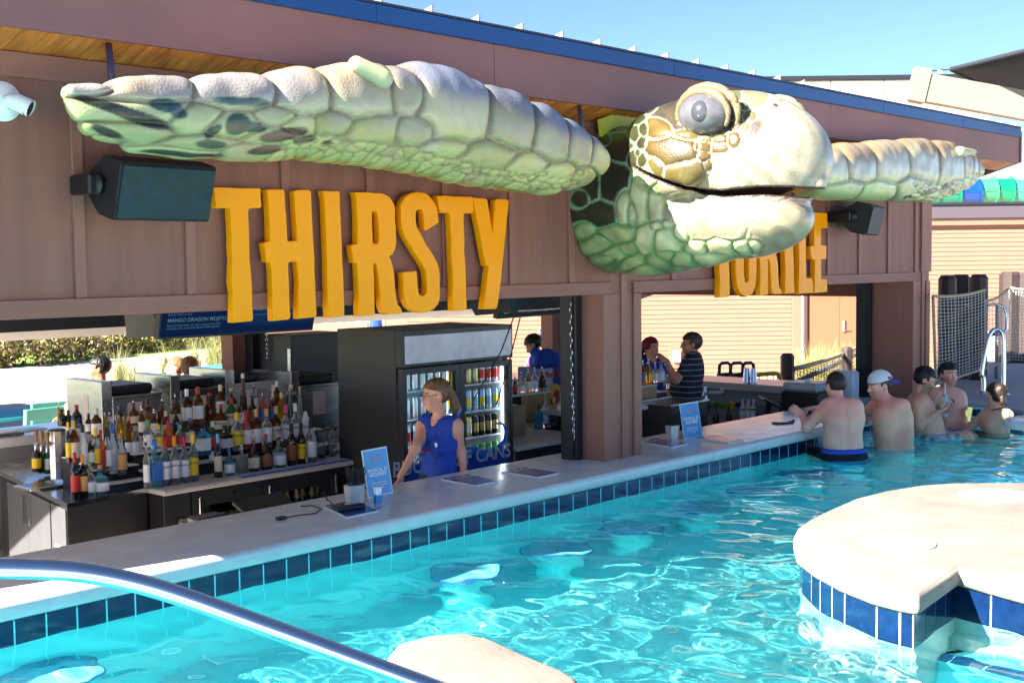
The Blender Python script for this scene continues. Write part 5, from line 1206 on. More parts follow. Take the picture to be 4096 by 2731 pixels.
# ---- right half of the left hatch: second counter, boxes, bottles
Z6 = (1900, 1100, .4274)
def z6(x, y, ax, v): return on(1900 + x * .4274, 1100 + y * .4274, ax, v)
t = thing('side_counter', 'pale topped black counter to the right of the fridge', 'counter', (9.3, 8.2, GZ))
MB().bbox(8.265 - 9.3, 9.40 - 9.3, 7.50 - 8.2, 9.6 - 8.2, .82, .85, .006).build('top', M_cream_top, t)
MB().bbox(8.30 - 9.3, 9.38 - 9.3, 7.57 - 8.2, 9.5 - 8.2, .6, .818, .004).build('apron', M_blkc, t)
MB().bbox(9.41 - 9.3, 11.6 - 9.3, 8.35 - 8.2, 10.3 - 8.2, .82, .85, .006).build('top', M_cream_top, t); MB().bbox(9.42 - 9.3, 11.5 - 9.3, 8.42 - 8.2, 10.2 - 8.2, .6, .818, .004).build('apron', M_blkc, t)
for sx in (8.34, 9.3, 11.3):
    for sy in (7.62, 9.4): MB().cyl((sx - 9.3, sy - 8.2, 0), (sx - 9.3, sy - 8.2, .6), .03).build('leg', M_steel, t)
M_ply = mat('plywood', (.42, .26, .11), .6, var=.2, vscale=8); M_kraft = mat('kraft_cardboard', (.30, .18, .09), .8, var=.1)
p = z6(425, 1505, 2, BT); t = thing('cardboard_box', 'brown cardboard box behind the fridge corner', 'box', p, math.radians(0))
MB().bbox(-.22, .08, .0, .25, .001, .29, .003).build('carton', M_kraft, t); MB().bbox(-.222, .082, .10, .15, .2905, .292, .0005).build('tape', mat('tape', (.45, .33, .2), .3), t)
p = z6(440, 1392, 2, BT); t = thing('bottle_riser', 'plywood sided riser holding pourer bottles beside the energy drink cooler', 'riser', p)
rw = z6(710, 1360, 1, p[1])[0] - p[0]; rh = z6(440, 1130, 1, p[1])[2] - BT
MB().bbox(.0, rw, 0, .012, .001, rh, .002).build('front_panel', M_ply, t); MB().bbox(-.16, rw, .0125, .4, .001, rh - .002, .002).build('core', M_black, t); MB().bbox(-.165, rw + .005, -.004, .402, rh + .0005, rh + .012, .002).build('tread', M_wp, t)
RY = p[1] + .10; RTOP = BT + rh + .0125
rowpx(Z6, [(375,1117,940,46,'std','darkred','black','red',True),(432,1116,905,80,'squat','clear','black','white',True),(500,1112,870,62,'std','gold','silver','white',True),(560,1106,860,62,'std','clear','silver','white',True),(628,1098,855,66,'std','amber','silver','black',True),(674,1098,1012,26,'std','bombay','copper',None)], RY, 'on the plywood riser', RTOP)
p2_ = z6(680, 1425, 2, BT); 
rowpx(Z6, [(598,1436,1200,66,'square','bombay','black',None),(665,1410,1105,70,'std','clear','green','white'),(742,1418,1140,70,'std','gold','gold',None),(806,1410,1090,74,'std','clear','green','white'),(880,1396,1160,72,'square','bombay','black','white')], p2_[1], 'on the counter by the column', BT)
S_ = SDF((-.2, -.15, -.02), (.2, .15, .4), .012); rg = random.Random(5)
for i in range(26): S_.ell((rg.uniform(-.06, .06), rg.uniform(-.05, .05), rg.uniform(.05, .25)), (rg.uniform(.03, .06), rg.uniform(.03, .05), rg.uniform(.03, .07)), .012)
v_, q_ = S_.mesh(); o = npmesh('plastic_bag', v_, q_, thin_glass('crinkled_film', (.80, .88, .92)), None); o.location = p2_ + np.array([-.02, -.14, -.03]); tag(o, 'crumpled clear plastic bag in front of the blue bottles', 'bag')
# energy drink cooler
pr = z6(860, 1205, 2, BT); t = thing('countertop_cooler', 'small blue and silver energy drink cooler behind the bottles', 'cooler', pr)
hb = z6(860, 850, 1, pr[1])[2] - BT; wl_ = pr[0] - z6(640, 1190, 1, pr[1])[0]
M_rb = mat('deep_blue_panel', (.012, .03, .22), .3); M_rs = mat('silver_panel', (.45, .46, .5), .3, metal=.3)
MB().bbox(-wl_, 0, 0, .4, .001, hb, .006).build('cabinet', M_rb, t)
recalc(MB().prism([(-wl_, .01), (-wl_ * .62, .01), (-wl_ * .60, hb - .005), (-wl_, hb - .005)], lambda p: (p[0], -.001, p[1]), lambda p: (p[0], -.003, p[1])).build('side_panel', M_rs, t))
MB().lathe([(.0, 0), (.16, 0)], n=24, cap=False).xf(Matrix.Translation((-wl_ * .55, -.005, .1)) @ Matrix.Rotation(math.radians(90), 4, 'X')).build('sun_disc', mat('print_gold', (.75, .42, .02), .4), t)
recalc(MB().prism([(-.42, .02), (-.02, .02), (-.03, .12), (-.10, .20), (-.18, .17), (-.25, .19), (-.32, .10)], lambda p: (p[0] * wl_ / .5, -.006, p[1]), lambda p: (p[0] * wl_ / .5, -.009, p[1])).build('emblem', mat('print_red', (.42, .012, .012), .4), t))
text('cooler_print', 'Red Bull', mat('print_red2', (.55, .01, .02), .4), t, (-wl_ * .5, -.0105, hb * .83), wl_ * .25, (1, 0, 0), (0, 0, 1), bold=.003)
for i in range(4): MB().bbox(.0005, .012, .05, .32, .05 + i * .1, .12 + i * .1, .006).build('can_slot', M_steel, t)
rowpx(Z6, [(815,830,720,24,'std','clear','black',None,True),(872,835,735,62,'squat','clear','black',None,True)], pr[1] + .2, 'on the energy drink cooler', BT + hb)

# ---- seen through the right hatch
ZR = (2500, 1100, .3444)
def zr(x, y, ax, v): return on(2500 + x * .3444, 1100 + y * .3444, ax, v)
p = zr(185, 1520, 2, 0.02); YRr = 7.6
p = zr(185, 1522, 1, YRr); t = thing('bottle_riser', 'two-step plywood riser behind the second hatch column', 'riser', p)
w1 = zr(370, 1520, 1, YRr)[0] - p[0]; h1 = zr(250, 1295, 1, YRr)[2] - p[2]; h2 = zr(480, 1400, 1, YRr)[2] - p[2]; w2 = zr(518, 1500, 1, YRr)[0] - p[0]
MB().bbox(-.35, w1, 0, .012, 0, h1, .002).build('front_panel', M_ply, t); MB().bbox(-.35, w1 + .0, .0125, .3, 0, h1 - .001, .002).build('core', M_black, t)
MB().bbox(w1 + .001, w1 + .18, .0, .3, 0, h1 * .58, .002).build('lower_step', M_black, t); MB().bbox(-.35, w1 + .01, -.004, .302, h1 + .0005, h1 + .01, .002).build('tread', M_wp, t); MB().bbox(w1 + .001, w1 + .185, -.004, .302, h1 * .58 + .0005, h1 * .58 + .01, .002).build('tread', M_wp, t)
zt = p[2] + h1 + .0105
rowpx(ZR, [(208,1285,985,64,'std','amber','silver','blue',True),(272,1290,975,92,'std','gold','silver',None,True),(352,1290,1010,64,'std','clear','gold','white',True),(420,1292,1010,90,'tall','frost','blue','white')], YRr + .1, 'on the two-step riser', zt)
rowpx(ZR, [(490,1392,1150,52,'std','clear','silver',None,True)], YRr + .1, 'on the low riser step', p[2] + h1 * .58 + .0105)
t = thing('work_counter', 'dark work counter under the two-step riser', 'counter', (8.9, 7.75, GZ)); zc_ = p[2] - GZ
MB().bbox(9.45 - 8.9, 11.0 - 8.9, 7.45 - 7.75, 8.3 - 7.75, zc_ - .05, zc_ - .002, .005).build('top', M_cream_top, t); MB().bbox(9.5 - 8.9, 10.95 - 8.9, 7.52 - 7.75, 8.25 - 7.75, 0, zc_ - .052, .005).build('cabinet', M_blkc, t)
t = thing('ice_bin', 'dark ice bin with steel rim in front of the striped shirt', 'ice bin', zr(560, 1560, 1, 7.15)); 
MB().bbox(-.32, .32, -.2, .25, -.5, .07, .008).build('bin', M_blkc, t); MB().bbox(-.33, .33, -.21, -.19, .071, .09, .002).build('rim', M_steel, t); MB().bbox(-.33, .33, .24, .26, .071, .09, .002).build('rim', M_steel, t)
S_ = SDF((-.25, -.15, -.02), (.25, .15, .12), .012)
for i in range(12): S_.ell((-.16 + i * .03, .01 * math.sin(i * 2), .03 + .012 * math.sin(i * 1.7)), (.05, .09, .02), .01)
v_, q_ = S_.mesh(); o = npmesh('bar_towel', v_, q_, mat('white_cotton', (.7, .7, .7), .9), None); o.location = zr(230, 1560, 1, 7.3); tag(o, 'crumpled white bar towel by the central column', 'towel')
# side counter along the open right end of the bar
t = thing('side_bar_counter', 'pale stone counter closing the right end of the bar', 'counter', (13.1, 8.6, GZ))
MB().bbox(12.78 - 13.1, 13.48 - 13.1, 6.45 - 8.6, 11.2 - 8.6, .96, 1.05, .012).build('top', mat('tan_stone_top', (.55, .49, .44), .25, var=.08), t); MB().box(12.98 - 13.1, 13.3 - 13.1, 6.5 - 8.6, 11.1 - 8.6, 0, .959).build('base', mat('grey_panel', (.35, .36, .36), .6), t)
def shaker(x, i):
    p = zr(x, 1262, 0, 12.95); p[2] = .2505
    t = thing('cocktail_shaker', 'upturned steel cocktail shaker on the side counter, %s of two' % ('left' if i == 0 else 'right'), 'shaker', p, group='cocktail shakers')
    MB().lathe([(.048, 0), (.047, .004), (.034, .165), (.033, .17), (.028, .172)], n=18).build('tin', M_chrome, t, auto=40); MB().lathe([(.0485, .0), (.0485, .006)], n=18, cap=False).build('rim', M_chrome, t)
shaker(1415, 0); shaker(1490, 1)
def zx(x, y, X=12.6): return zr(x, y, 0, X)
t = thing('fruit_tray', 'clear tray of cut lemons and limes below the side counter', 'tray', zx(1255, 1500)); 
MB().bbox(-.06, .2, -.34, .34, -.16, 0, .006).build('tray', M_acr, t)
rg = random.Random(9); fm = [mat('lemon', (.75, .5, .03), .5), mat('lime', (.25, .4, .05), .5), mat('cherry', (.04, .01, .02), .3)]
for i in range(22):
    a = rg.random(); mb = MB().lathe([(.0, -.03), (.028, -.018), (.035, 0), (.028, .018), (0, .03)], n=8); mb.build('fruit', fm[1 if a < .25 else 2 if .5 < a < .6 else 0], t, smooth=True, loc=(rg.uniform(.0, .14), .30 - .6 * a + rg.uniform(-.03, .03), -.06 + rg.uniform(0, .06)))
t = thing('steel_bottle', 'steel squeeze bottle standing left of the fruit tray', 'bottle', zx(935, 1480)); MB().lathe([(.05, -.1), (.052, .0), (.045, .08), (.02, .15), (.02, .2), (.012, .22)], n=16).build('body', M_chrome, t, smooth=True); MB().lathe([(.022, .2), (.022, .215)], n=12).build('collar', M_black, t)
t = thing('drain_pipe', 'white plastic drain pipe under the side counter', 'pipe', zx(1060, 1360)); MB().tube([(.1, -.02, .05), (.1, -.02, .0), (.05, .02, -.01), (-.02, .1, -.01)], .022, 10).build('elbow', M_wp, t, smooth=True); MB().tube([(-.02, .1, -.01), (-.03, .16, -.05), (-.03, .16, -.3)], .02, 8).build('hose', M_steel, t, smooth=True)
pos(zx(1690, 1480, 12.2), 'black touch terminal standing left of the blender', 1.0, math.radians(40))
for i, x in enumerate((1365, 1435, 1495)):
    t = thing('pour_bottle', 'juice pour bottle with coloured collar, %s from the left before the terminal' % ORD[i], 'bottle', zx(x, 1560, 12.2), group='juice pour bottles'); MB().lathe([(.03, -.15), (.032, -.14), (.032, .02), (.02, .04)], n=12).build('body', M_wp, t, auto=40); MB().lathe([(.033, -.01), (.033, .015)], n=12, cap=False).build('collar', CP[('teal', 'yellow', 'green')[i]], t); MB().lathe([(.02, .04), (.014, .09), (.006, .12)], n=10).build('spout', M_wp, t, smooth=True)
for i in range(9):
    t = thing('speed_rail_bottle', 'dark bottle with pourer in the low speed rail, %s from the left' % ORD[i], 'bottle', zr(300 + 0, 1500, 1, 8) * 0 + np.array(on(2760 + i * 52, 1690 - i * 3, 0, 12.35)), group='speed rail bottles')
    MB().lathe([(.035, -.12), (.037, -.11), (.037, .05), (.015, .11), (.014, .17)], n=10).build('glass', GL[('dark', 'dark', 'darkred', 'amber')[i % 4]], t, auto=50); MB().tube([(0, 0, .17), (-.01, -.01, .23)], .005, 5).build('pourer', M_chrome, t)
    if i % 2: MB().lathe([(.0375, -.07), (.0375, .0)], n=10, cap=False).build('label', LB[('yellow', 'white', 'red', 'cream', 'white')[i % 5]], t)
t = thing('frozen_blender', 'black frozen drink blender with clear lid behind the first swimmer', 'blender', zx(2120, 1560, 11.9))
MB().bbox(-.18, .18, -.22, .22, -.1, .20, .01).build('base', M_black, t); MB().bbox(-.17, .17, -.21, .21, .201, .30, .03).build('lid', mat('milky_plastic', (.45, .52, .56), .3, trans=.4), t); MB().lathe([(.03, .3), (.03, .325)], n=14).build('knob', M_wp, t)
text('blender_text', 'MagnaBlend', M_wtxt, t, (-.05, -.2215, .06), .045, (1, 0, 0), (0, 0, 1), shear=.2)
MB().bbox(.34, .48, -.36, -.10, -.02, .40, .02).build('jug_rack', mat('pale_blue_plastic', (.5, .58, .66), .4), t)

# ================================================================== POOL FURNITURE
def refr(x, y, z):
    """photo pixel -> point at depth z seen through the water"""
    p = on(x, y, 2, 0.0); d = pray(x, y); n = 1 / 1.33; c1 = -d[2]; s2 = n * n * (1 - c1 * c1); t_ = n * d + (n * c1 - math.sqrt(1 - s2)) * np.array([0, 0, 1.0])
    return p + t_ * (z / t_[2])
M_stool = mat('blue_mosaic_rim', (.06, .26, .55), .25, var=.4, vscale=50); M_stt = mat('pale_blue_stool_top', (.20, .55, .70), .5, var=.25, vscale=18)
SZ = -.40
stool0 = None
for i, (x, y) in enumerate([(210, 2690), (1300 + 860 * .6576, 1700 + 880 * .6576), (1300 + 1400 * .6576, 1700 + 740 * .6576), (1300 + 1860 * .6576, 1700 + 610 * .6576), (2696 + 170 * .6576, 1700 + 490 * .6576), (2696 + 490 * .6576, 1700 + 385 * .6576), (2696 + 800 * .6576, 1700 + 292 * .6576), (3390, 1835), (3620, 1790)]):
    p = refr(x, y, SZ); lab = 'round tiled stool under water along the bar, %s from the left' % ORD[i]
    if stool0 is None:
        t = thing('pool_stool', lab, 'stool', (p[0], p[1], PZ), group='stools under water at the bar')
        MB().lathe([(.19, 0), (.15, .05), (.14, .6), (.17, SZ - PZ - .08)], n=28).build('pedestal', M_pwall, t, smooth=True)
        MB().lathe([(.215, SZ - PZ - .079), (.225, SZ - PZ - .07), (.225, SZ - PZ - .012), (.215, SZ - PZ - .001)], n=32).build('rim', M_stool, t, auto=40)
        MB().lathe([(.212, SZ - PZ - .0005), (.20, SZ - PZ + .002)], n=32).build('seat', M_stt, t, auto=40); stool0 = t
    else: dup(stool0, loc=(p[0], p[1], PZ), label=lab)
for o in bpy.data.objects:
    if o.name.split('.')[0] in ('pedestal', 'rim', 'seat'): o.cycles.is_caustics_receiver = True
M_cope = mat('cream_coping', (.25, .222, .19), .7, var=.2, vscale=3.5, bump=.25, bscale=45)
def island(name, label, poly, ztop, thick, cat):
    """poly: outline of the coping top (ccw)"""
    c_ = Vector((sum(p[0] for p in poly) / len(poly), sum(p[1] for p in poly) / len(poly), 0)); t = thing(name, label, cat, (c_.x, c_.y, PZ))
    bm = bmesh.new(); vs = [bm.verts.new((p[0] - c_.x, p[1] - c_.y, ztop - thick - PZ)) for p in poly]; f_ = bm.faces.new(vs)
    r_ = bmesh.ops.extrude_face_region(bm, geom=[f_]); bmesh.ops.translate(bm, verts=[v for v in r_['geom'] if isinstance(v, bmesh.types.BMVert)], vec=(0, 0, thick))
    bmesh.ops.recalc_face_normals(bm, faces=bm.faces)
    ed = [e for e in bm.edges if not (abs(e.verts[0].co.z - e.verts[1].co.z) > .01 and e.calc_face_angle(0) < .5)]
    bmesh.ops.bevel(bm, geom=ed, offset=.028, segments=4, profile=.5, affect='EDGES', clamp_overlap=True)
    me = bpy.data.meshes.new('coping'); bm.to_mesh(me); bm.free(); link('coping', me, M_cope, t, auto=45)
    # wall below, inset
    n = len(poly); ins = []
    for i in range(n):
        a, b_, d = Vector(poly[i - 1]), Vector(poly[i]), Vector(poly[(i + 1) % n]); e1 = (b_ - a).normalized(); e2 = (d - b_).normalized(); nn = Vector((-(e1.y + e2.y), e1.x + e2.x)); nn.normalize(); k_ = .035 / max(.45, math.sqrt((1 + e1.dot(e2)) / 2)); ins.append(b_ + nn * k_)
    zb = ztop - thick
    w_ = MB().prism(ins, lambda p: (p[0] - c_.x, p[1] - c_.y, 0), lambda p: (p[0] - c_.x, p[1] - c_.y, zb - PZ + .002)).build('wall', M_grout, t); recalc(w_); w_.cycles.is_caustics_receiver = True
    for i in range(n):
        a, b_ = ins[i], ins[(i + 1) % n]; L_ = (b_ - a).length; k_ = max(1, round(L_ / .16)); e = (b_ - a) / L_; nn = Vector((e.y, -e.x))
        for j in range(k_):
            s0, s1 = L_ * j / k_ + .0055, L_ * (j + 1) / k_ - .0055
            q = [a + e * s0, a + e * s1]; vs = [(p.x - c_.x + nn.x * d, p.y - c_.y + nn.y * d, z_) for z_ in (zb - PZ - .165, zb - PZ - .004) for d in (-.004, .003) for p in q]
            recalc(MB().add(vs, [(0, 2, 3, 1), (4, 5, 7, 6), (0, 1, 5, 4), (2, 6, 7, 3), (0, 4, 6, 2), (1, 3, 7, 5)]).build('tile', M_tile2, t))
    return t, c_
M_tile2 = mat('royal_blue_glazed_tile', (.004, .02, .075), .12, var=.3, vscale=16, coat=.5, bump=.12, bscale=30)
def r6(x, y, z): p = on(2696 + x * .6576, 1700 + y * .6576, 2, z); return (float(p[0]), float(p[1]))
IZ = .25
pi = [r6(x, y, IZ) for x, y in ((725, 668), (745, 740), (850, 815), (1000, 893), (1200, 968), (1350, 1005), (1490, 1030), (1735, 862), (1900, 905), (2129, 965), (2500, 1060), (2800, 1000), (2900, 800), (2800, 600), (2600, 450), (2400, 380), (2129, 346), (1700, 349), (1500, 362), (1280, 397), (1100, 442), (960, 502), (830, 562), (750, 618))]
ar = sum(pi[i][0] * pi[(i + 1) % len(pi)][1] - pi[(i + 1) % len(pi)][0] * pi[i][1] for i in range(len(pi)))
t, c_ = island('pool_island', 'cream coped island with blue tiles and two white discs on the right', pi if ar > 0 else pi[::-1], IZ, .10, 'pool island')
for x, y, rr in ((1360, 718, .19), (1960, 430, .22)):
    p = r6(x, y, IZ); MB().lathe([(rr, .0005), (rr, .006), (rr - .01, .010)], (p[0] - c_.x, p[1] - c_.y, IZ - PZ), 40).build('cover_disc', mat('bright_white_cap', (.6, .6, .6), .3), t, auto=40)
# shallow shelf beside the island with a dark line of edge tiles
HZ = -.42; a = Vector(refr(2696 + 1500 * .6576, 1700 + 1392 * .6576, HZ)[:2]); b_ = Vector(refr(2696 + 2129 * .6576, 1700 + 1552 * .6576, HZ)[:2]); e = (b_ - a).normalized(); b_ = b_ + e * 3; ik = pi[6] if ar > 0 else pi[6]
shp = [tuple(a), tuple(b_), (b_.x + 5, b_.y + 2), (9.0, 2.5), tuple(Vector(ik) + Vector((.3, .1)))]
sh = struct(MB().prism(shp, lambda p: (p[0], p[1], PZ + .002), lambda p: (p[0], p[1], HZ)).build('pool_shelf', M_plaster)); recalc(sh); sh.cycles.is_caustics_receiver = True
L_ = (b_ - a).length; k_ = int(L_ / .16)
for i in range(k_): q = a + e * (i + .5) * .16 + Vector((-e.y, e.x)) * .045; MB().bbox(-.076, .076, -.038, .038, .0005, .006, .002).build('tile', M_stool, sh, loc=(q.x, q.y, HZ), rotz=math.atan2(e.y, e.x))
pi = [tuple(on(*[1300 + x * .6576, 1700 + y * .6576], 2, IZ)[:2]) for x, y in ((372, 1400), (440, 1320), (640, 1268), (860, 1258), (1010, 1290), (1250, 1398), (1450, 1478), (1535, 1530), (1570, 1600), (1500, 1900), (500, 1900))]
ar = sum(pi[i][0] * pi[(i + 1) % len(pi)][1] - pi[(i + 1) % len(pi)][0] * pi[i][1] for i in range(len(pi)))
island('pool_ledge', 'cream coped ledge rising from the water at the bottom edge', pi if ar > 0 else pi[::-1], IZ, .10, 'pool ledge')
# round pool table at the right edge
pt = (11.55, 3.93); t = thing('pool_table', 'round white pool table on a blue tiled post at the right edge', 'table', (pt[0], pt[1], PZ))
MB().lathe([(.38, .17 - PZ), (.42, .18 - PZ), (.43, .21 - PZ), (.42, .24 - PZ), (.38, .25 - PZ)], n=40).build('table_top', M_white, t, auto=50)
MB().lathe([(.14, 0), (.14, .169 - PZ)], n=24).build('post', M_stool, t, smooth=True)
# foreground handrail
pts = [(-420, 1420, 2.75), (-330, 1350, 2.8), (-200, 1318, 2.85), (-60, 1306, 2.9), (60, 1306, 2.93), (180, 1313, 2.96), (300, 1335, 3.0), (420, 1370, 3.04), (560, 1420, 3.08), (720, 1478, 3.12), (900, 1545, 3.16), (1100, 1618, 3.2), (1400, 1730, 3.3), (1700, 1850, 3.4)]
W3 = [Vector(atd(x / K, y / K, d)) for x, y, d in pts]
def smooth(P_, n=4):
    out = []
    for i in range(len(P_) - 1):
        p0, p1, p2, p3 = P_[max(i - 1, 0)], P_[i], P_[i + 1], P_[min(i + 2, len(P_) - 1)]
        for k_ in range(n):
            s_ = k_ / n; out.append(.5 * ((2 * p1) + (p2 - p0) * s_ + (2 * p0 - 5 * p1 + 4 * p2 - p3) * s_ * s_ + (3 * p1 - p0 - 3 * p2 + p3) * s_ ** 3))
    out.append(P_[-1]); return out
W3 = smooth(W3); t = thing('pool_handrail', 'polished steel handrail curving through the foreground', 'handrail', (W3[0].x, W3[0].y, .12)); b0 = Vector((W3[0].x, W3[0].y, .12))
MB().tube([p - b0 for p in W3], .0245, 24).build('rail', mat('polished_steel', (.72, .71, .70), .07, metal=1, rvar=.05, vscale=40), t, smooth=True)
post = [W3[0], W3[0] + Vector((-.05, .02, -.15)), Vector((W3[0].x - .06, W3[0].y + .02, .121))]
MB().tube([p - b0 for p in smooth(post)], .0245, 16).build('post', MATS['polished_steel'], t, smooth=True)
MB().lathe([(.06, 0), (.055, .02), (.03, .03)], (post[-1].x - b0.x, post[-1].y - b0.y, 0), 18).build('flange', MATS['polished_steel'], t, auto=40)

# ---- right-hand deck with its rim of tiles, net posts, ladder
dk = [(12.95, 4.71), (16, 2.6), (40, -4), (60, 8), (27, 10.6), (19, 8.1), (15.0, 6.45), (13.30, 5.78), (13.30, 5.16)]
mb = MB().prism(dk, lambda p: (p[0], p[1], GZ - .1), lambda p: (p[0], p[1], .14)); RD = struct(mb.build('pool_deck', M_deck)); recalc(RD)
for i in range(5):
    a, b_ = Vector((12.95, 4.71)), Vector((13.30, 5.16))
for (a, b_, n_) in (((12.95, 4.71), (13.30, 5.16), 4), ((16, 2.6), (12.95, 4.71), 23), ((13.30, 5.16), (13.29, 5.5), 2)):
    a, b_ = Vector(a), Vector(b_); L_ = (b_ - a).length; e = (b_ - a) / L_; nn = Vector((-e.y, e.x))
    if nn.dot(Vector((12.3, 4.0)) - a) < 0: nn = -nn
    for j in range(n_):
        q = [a + e * (L_ * j / n_ + .003), a + e * (L_ * (j + 1) / n_ - .003)]; vs = [(p.x + nn.x * d, p.y + nn.y * d, z_) for z_ in (-.06, .08) for d in (.003, .013) for p in q]
        recalc(MB().add(vs, [(0, 2, 3, 1), (4, 5, 7, 6), (0, 1, 5, 4), (2, 6, 7, 3), (0, 4, 6, 2), (1, 3, 7, 5)]).build('tile', M_tile, RD))
M_post = mat('dark_brown_post', (.045, .028, .024), .6, var=.25, vscale=6, bump=.4, bscale=60, stretch=(6, 6, .6)); M_rope = mat('tan_rope', (.42, .35, .25), .85, var=.25, vscale=40, bump=1.0, bscale=90)
M_net = mat('pale_net_cord', (.55, .54, .50), .8); M_net2 = mat('dark_net_cord', (.05, .05, .05), .8)
def post_(x, y, z0, ztop, w, label, rz=.5):
    t = thing('net_post', label, 'post', (x, y, z0), rz, group='dark timber net posts')
    h_ = ztop - z0; MB().lathe([(w * .55, 0), (w * .55, h_ - .06)], n=8).build('shaft', M_post, t); MB().lathe([(w * .56, h_ - .059), (w * .56, h_ - .05), (w * .40, h_)], n=8).build('cap', M_post, t)
    return t
def pz(xo, yo, x, y):                     # height of photo pixel above a ground point
    d = (np.array([x, y, 0]) - CAMP) @ (-CAMM[:, 2]); return atd(xo / K, yo / K, d)[2]
deckz = .14
for i, (xc, yb, yt, w, lab) in enumerate(((2174, 884, 632, .2, 'dark net post nearest the bar corner'), (2205, 868, 630, .2, 'dark net post just behind the nearest one'), (2246, 872, 630, .2, 'dark net post under the ladder side of the net'), (2318, 832, 624, .24, 'dark net post with sunlit top at the right edge'), (2350, 832, 626, .24, 'dark net post cut by the right picture edge'))):
    p = ov(xc, yb, 2, deckz); post_(p[0], p[1], deckz, pz(xc, yt, p[0], p[1]), w * ((p[0] + p[1]) / 21.5), lab)
def netpanel(name, label, C4, nu, nv, m, rope, sag=0.0, rr=.018, cr=.0035):
    """C4: TL, TR, BR, BL in the world"""
    TL_, TR_, BR_, BL_ = [Vector(p) for p in C4]; o_ = BL_.copy(); t = thing(name, label, 'net', o_)
    def P(u_, v_): p = (TL_.lerp(TR_, u_)).lerp(BL_.lerp(BR_, u_), v_) - o_; return p - Vector((0, 0, sag * 4 * u_ * (1 - u_) * (1 - v_)))
    mb = MB(); rg_ = random.Random(2)
    for i in range(nu + 1): mb.tube([P(min(1, max(0, i / nu + .004 * math.sin(k_ * 1.3 + i))), k_ / 8) for k_ in range(9)], cr, 3, cap=False)
    for j in range(nv + 1): mb.tube([P(k_ / 8, min(1, max(0, j / nv + .006 * math.sin(k_ + j)))) for k_ in range(9)], cr, 3, cap=False)
    o = mb.build('netting', m, t); o['kind'] = 'stuff'
    for nm, pts in rope: MB().tube([P(*q) for q in pts], rr, 8).build(nm, M_rope, t, smooth=True)
    return t
e_ = lambda a, b_, n=8: [(a[0] + (b_[0] - a[0]) * k_ / n, a[1] + (b_[1] - a[1]) * k_ / n) for k_ in range(n + 1)]
dN = 14.6
netpanel('rope_net', 'pale cargo net with thick rope edge beside the bar corner', [atd(2143 / K, 680 / K, 13.4), atd(2262 / K, 666 / K, 14.6), atd(2262 / K, 846 / K, 14.6), atd(2150 / K, 882 / K, 13.4)], 15, 26, M_net, [('edge_rope', e_((0, 0), (1, 0))), ('edge_rope', e_((0, 0), (0, 1))), ('edge_rope', e_((0, 1), (1, 1)))], .03)
netpanel('rope_net', 'slack cargo net strung to the sunlit post at the right', [atd(2264 / K, 690 / K, 14.7), atd(2318 / K, 660 / K, 17.5), atd(2318 / K, 826 / K, 17.5), atd(2264 / K, 846 / K, 14.7)], 8, 22, M_net, [('edge_rope', e_((0, 0), (1, 0))), ('edge_rope', e_((0, 1), (1, 1)))], .05)
netpanel('rope_net', 'cargo net between the two right-edge posts', [atd(2320 / K, 660 / K, 17.4), atd(2380 / K, 664 / K, 17.4), atd(2380 / K, 830 / K, 17.4), atd(2320 / K, 826 / K, 17.4)], 9, 22, M_net, [('edge_rope', e_((0, 0), (1, 0)))], .02)
# ladder rail
lz = lambda x, y: atd(3100 + x * .4235, 1300 + y * .4235, 14.15)
lp = smooth([Vector(lz(*q)) for q in ((1972, 640), (1974, 560), (1968, 490), (1955, 470), (1960, 400), (1985, 260), (2015, 130), (2050, 60), (2092, 38), (2135, 60), (2155, 120), (2160, 260), (2160, 450), (2160, 655))]); l0 = lp[0].copy()
t = thing('ladder_rail', 'looped steel grab rail on the deck behind the swimmers', 'handrail', l0); MB().tube([p - l0 for p in lp], .025, 12).build('rail', M_chrome, t, smooth=True)
for q in (lp[0], lp[-1]): MB().lathe([(.07, 0), (.065, .012), (.03, .02)], q - l0, 16).build('flange', M_chrome, t, auto=40)
t = thing('stair_rail', 'square looped blue-grey handrail behind the nets', 'handrail', ov(2300, 815, 2, deckz)); l0 = Vector(ov(2300, 815, 2, deckz)); 
q = [Vector(atd(x / K, y / K, 16.2)) - l0 for x, y in ((2215, 700), (2290, 699), (2306, 706), (2312, 722), (2312, 755), (2304, 766), (2280, 768))]; MB().tube(q, .022, 10).build('rail', M_chrome, t, smooth=True)
MB().tube([q[1], Vector((q[1].x, q[1].y, 0))], .022, 10).build('post', M_chrome, t, smooth=True)
# ================================================================== BACKGROUND
# ---- long sided building facing the camera
M_side = mat('orange_tan_siding', (.255, .132, .088), .7, var=.06, vscale=2, bump=.15, bscale=60, stretch=(.4, 1, 6)); M_sidetrim = mat('orange_tan_trim', (.25, .125, .082), .7, var=.05)
M_grybrd = mat('plum_grey_flashing', (.075, .062, .078), .5)
so = atd(3000, 1365, 27.0); SRZ = math.atan2(-.738, .674); SO = Vector((so[0], so[1], GZ))
sb = thing('sided_building', 'long tan building with horizontal lap siding and grey eave behind the bar', 'building', SO, SRZ)
sx = lambda xn, yn=1200: float(np.dot(on(xn, yn, 0, 0) * 0 + atd(xn, yn, 27.0) - so, [.674, -.738, 0]))
def spz(y, x=3000): return float(atd(x, y, 27.0)[2]) - GZ
SL = sx(1622); HW = spz(880, 3800); LAP = .0985
MB().box(SL, 14, .03, 3.0, 0, HW).build('wall_core', M_sidetrim, sb)
rgs = random.Random(12); bcache = {}
xa, xb = sx(3165), sx(3200)                    # corner trim left of the doors
n_rows = int(HW / LAP)
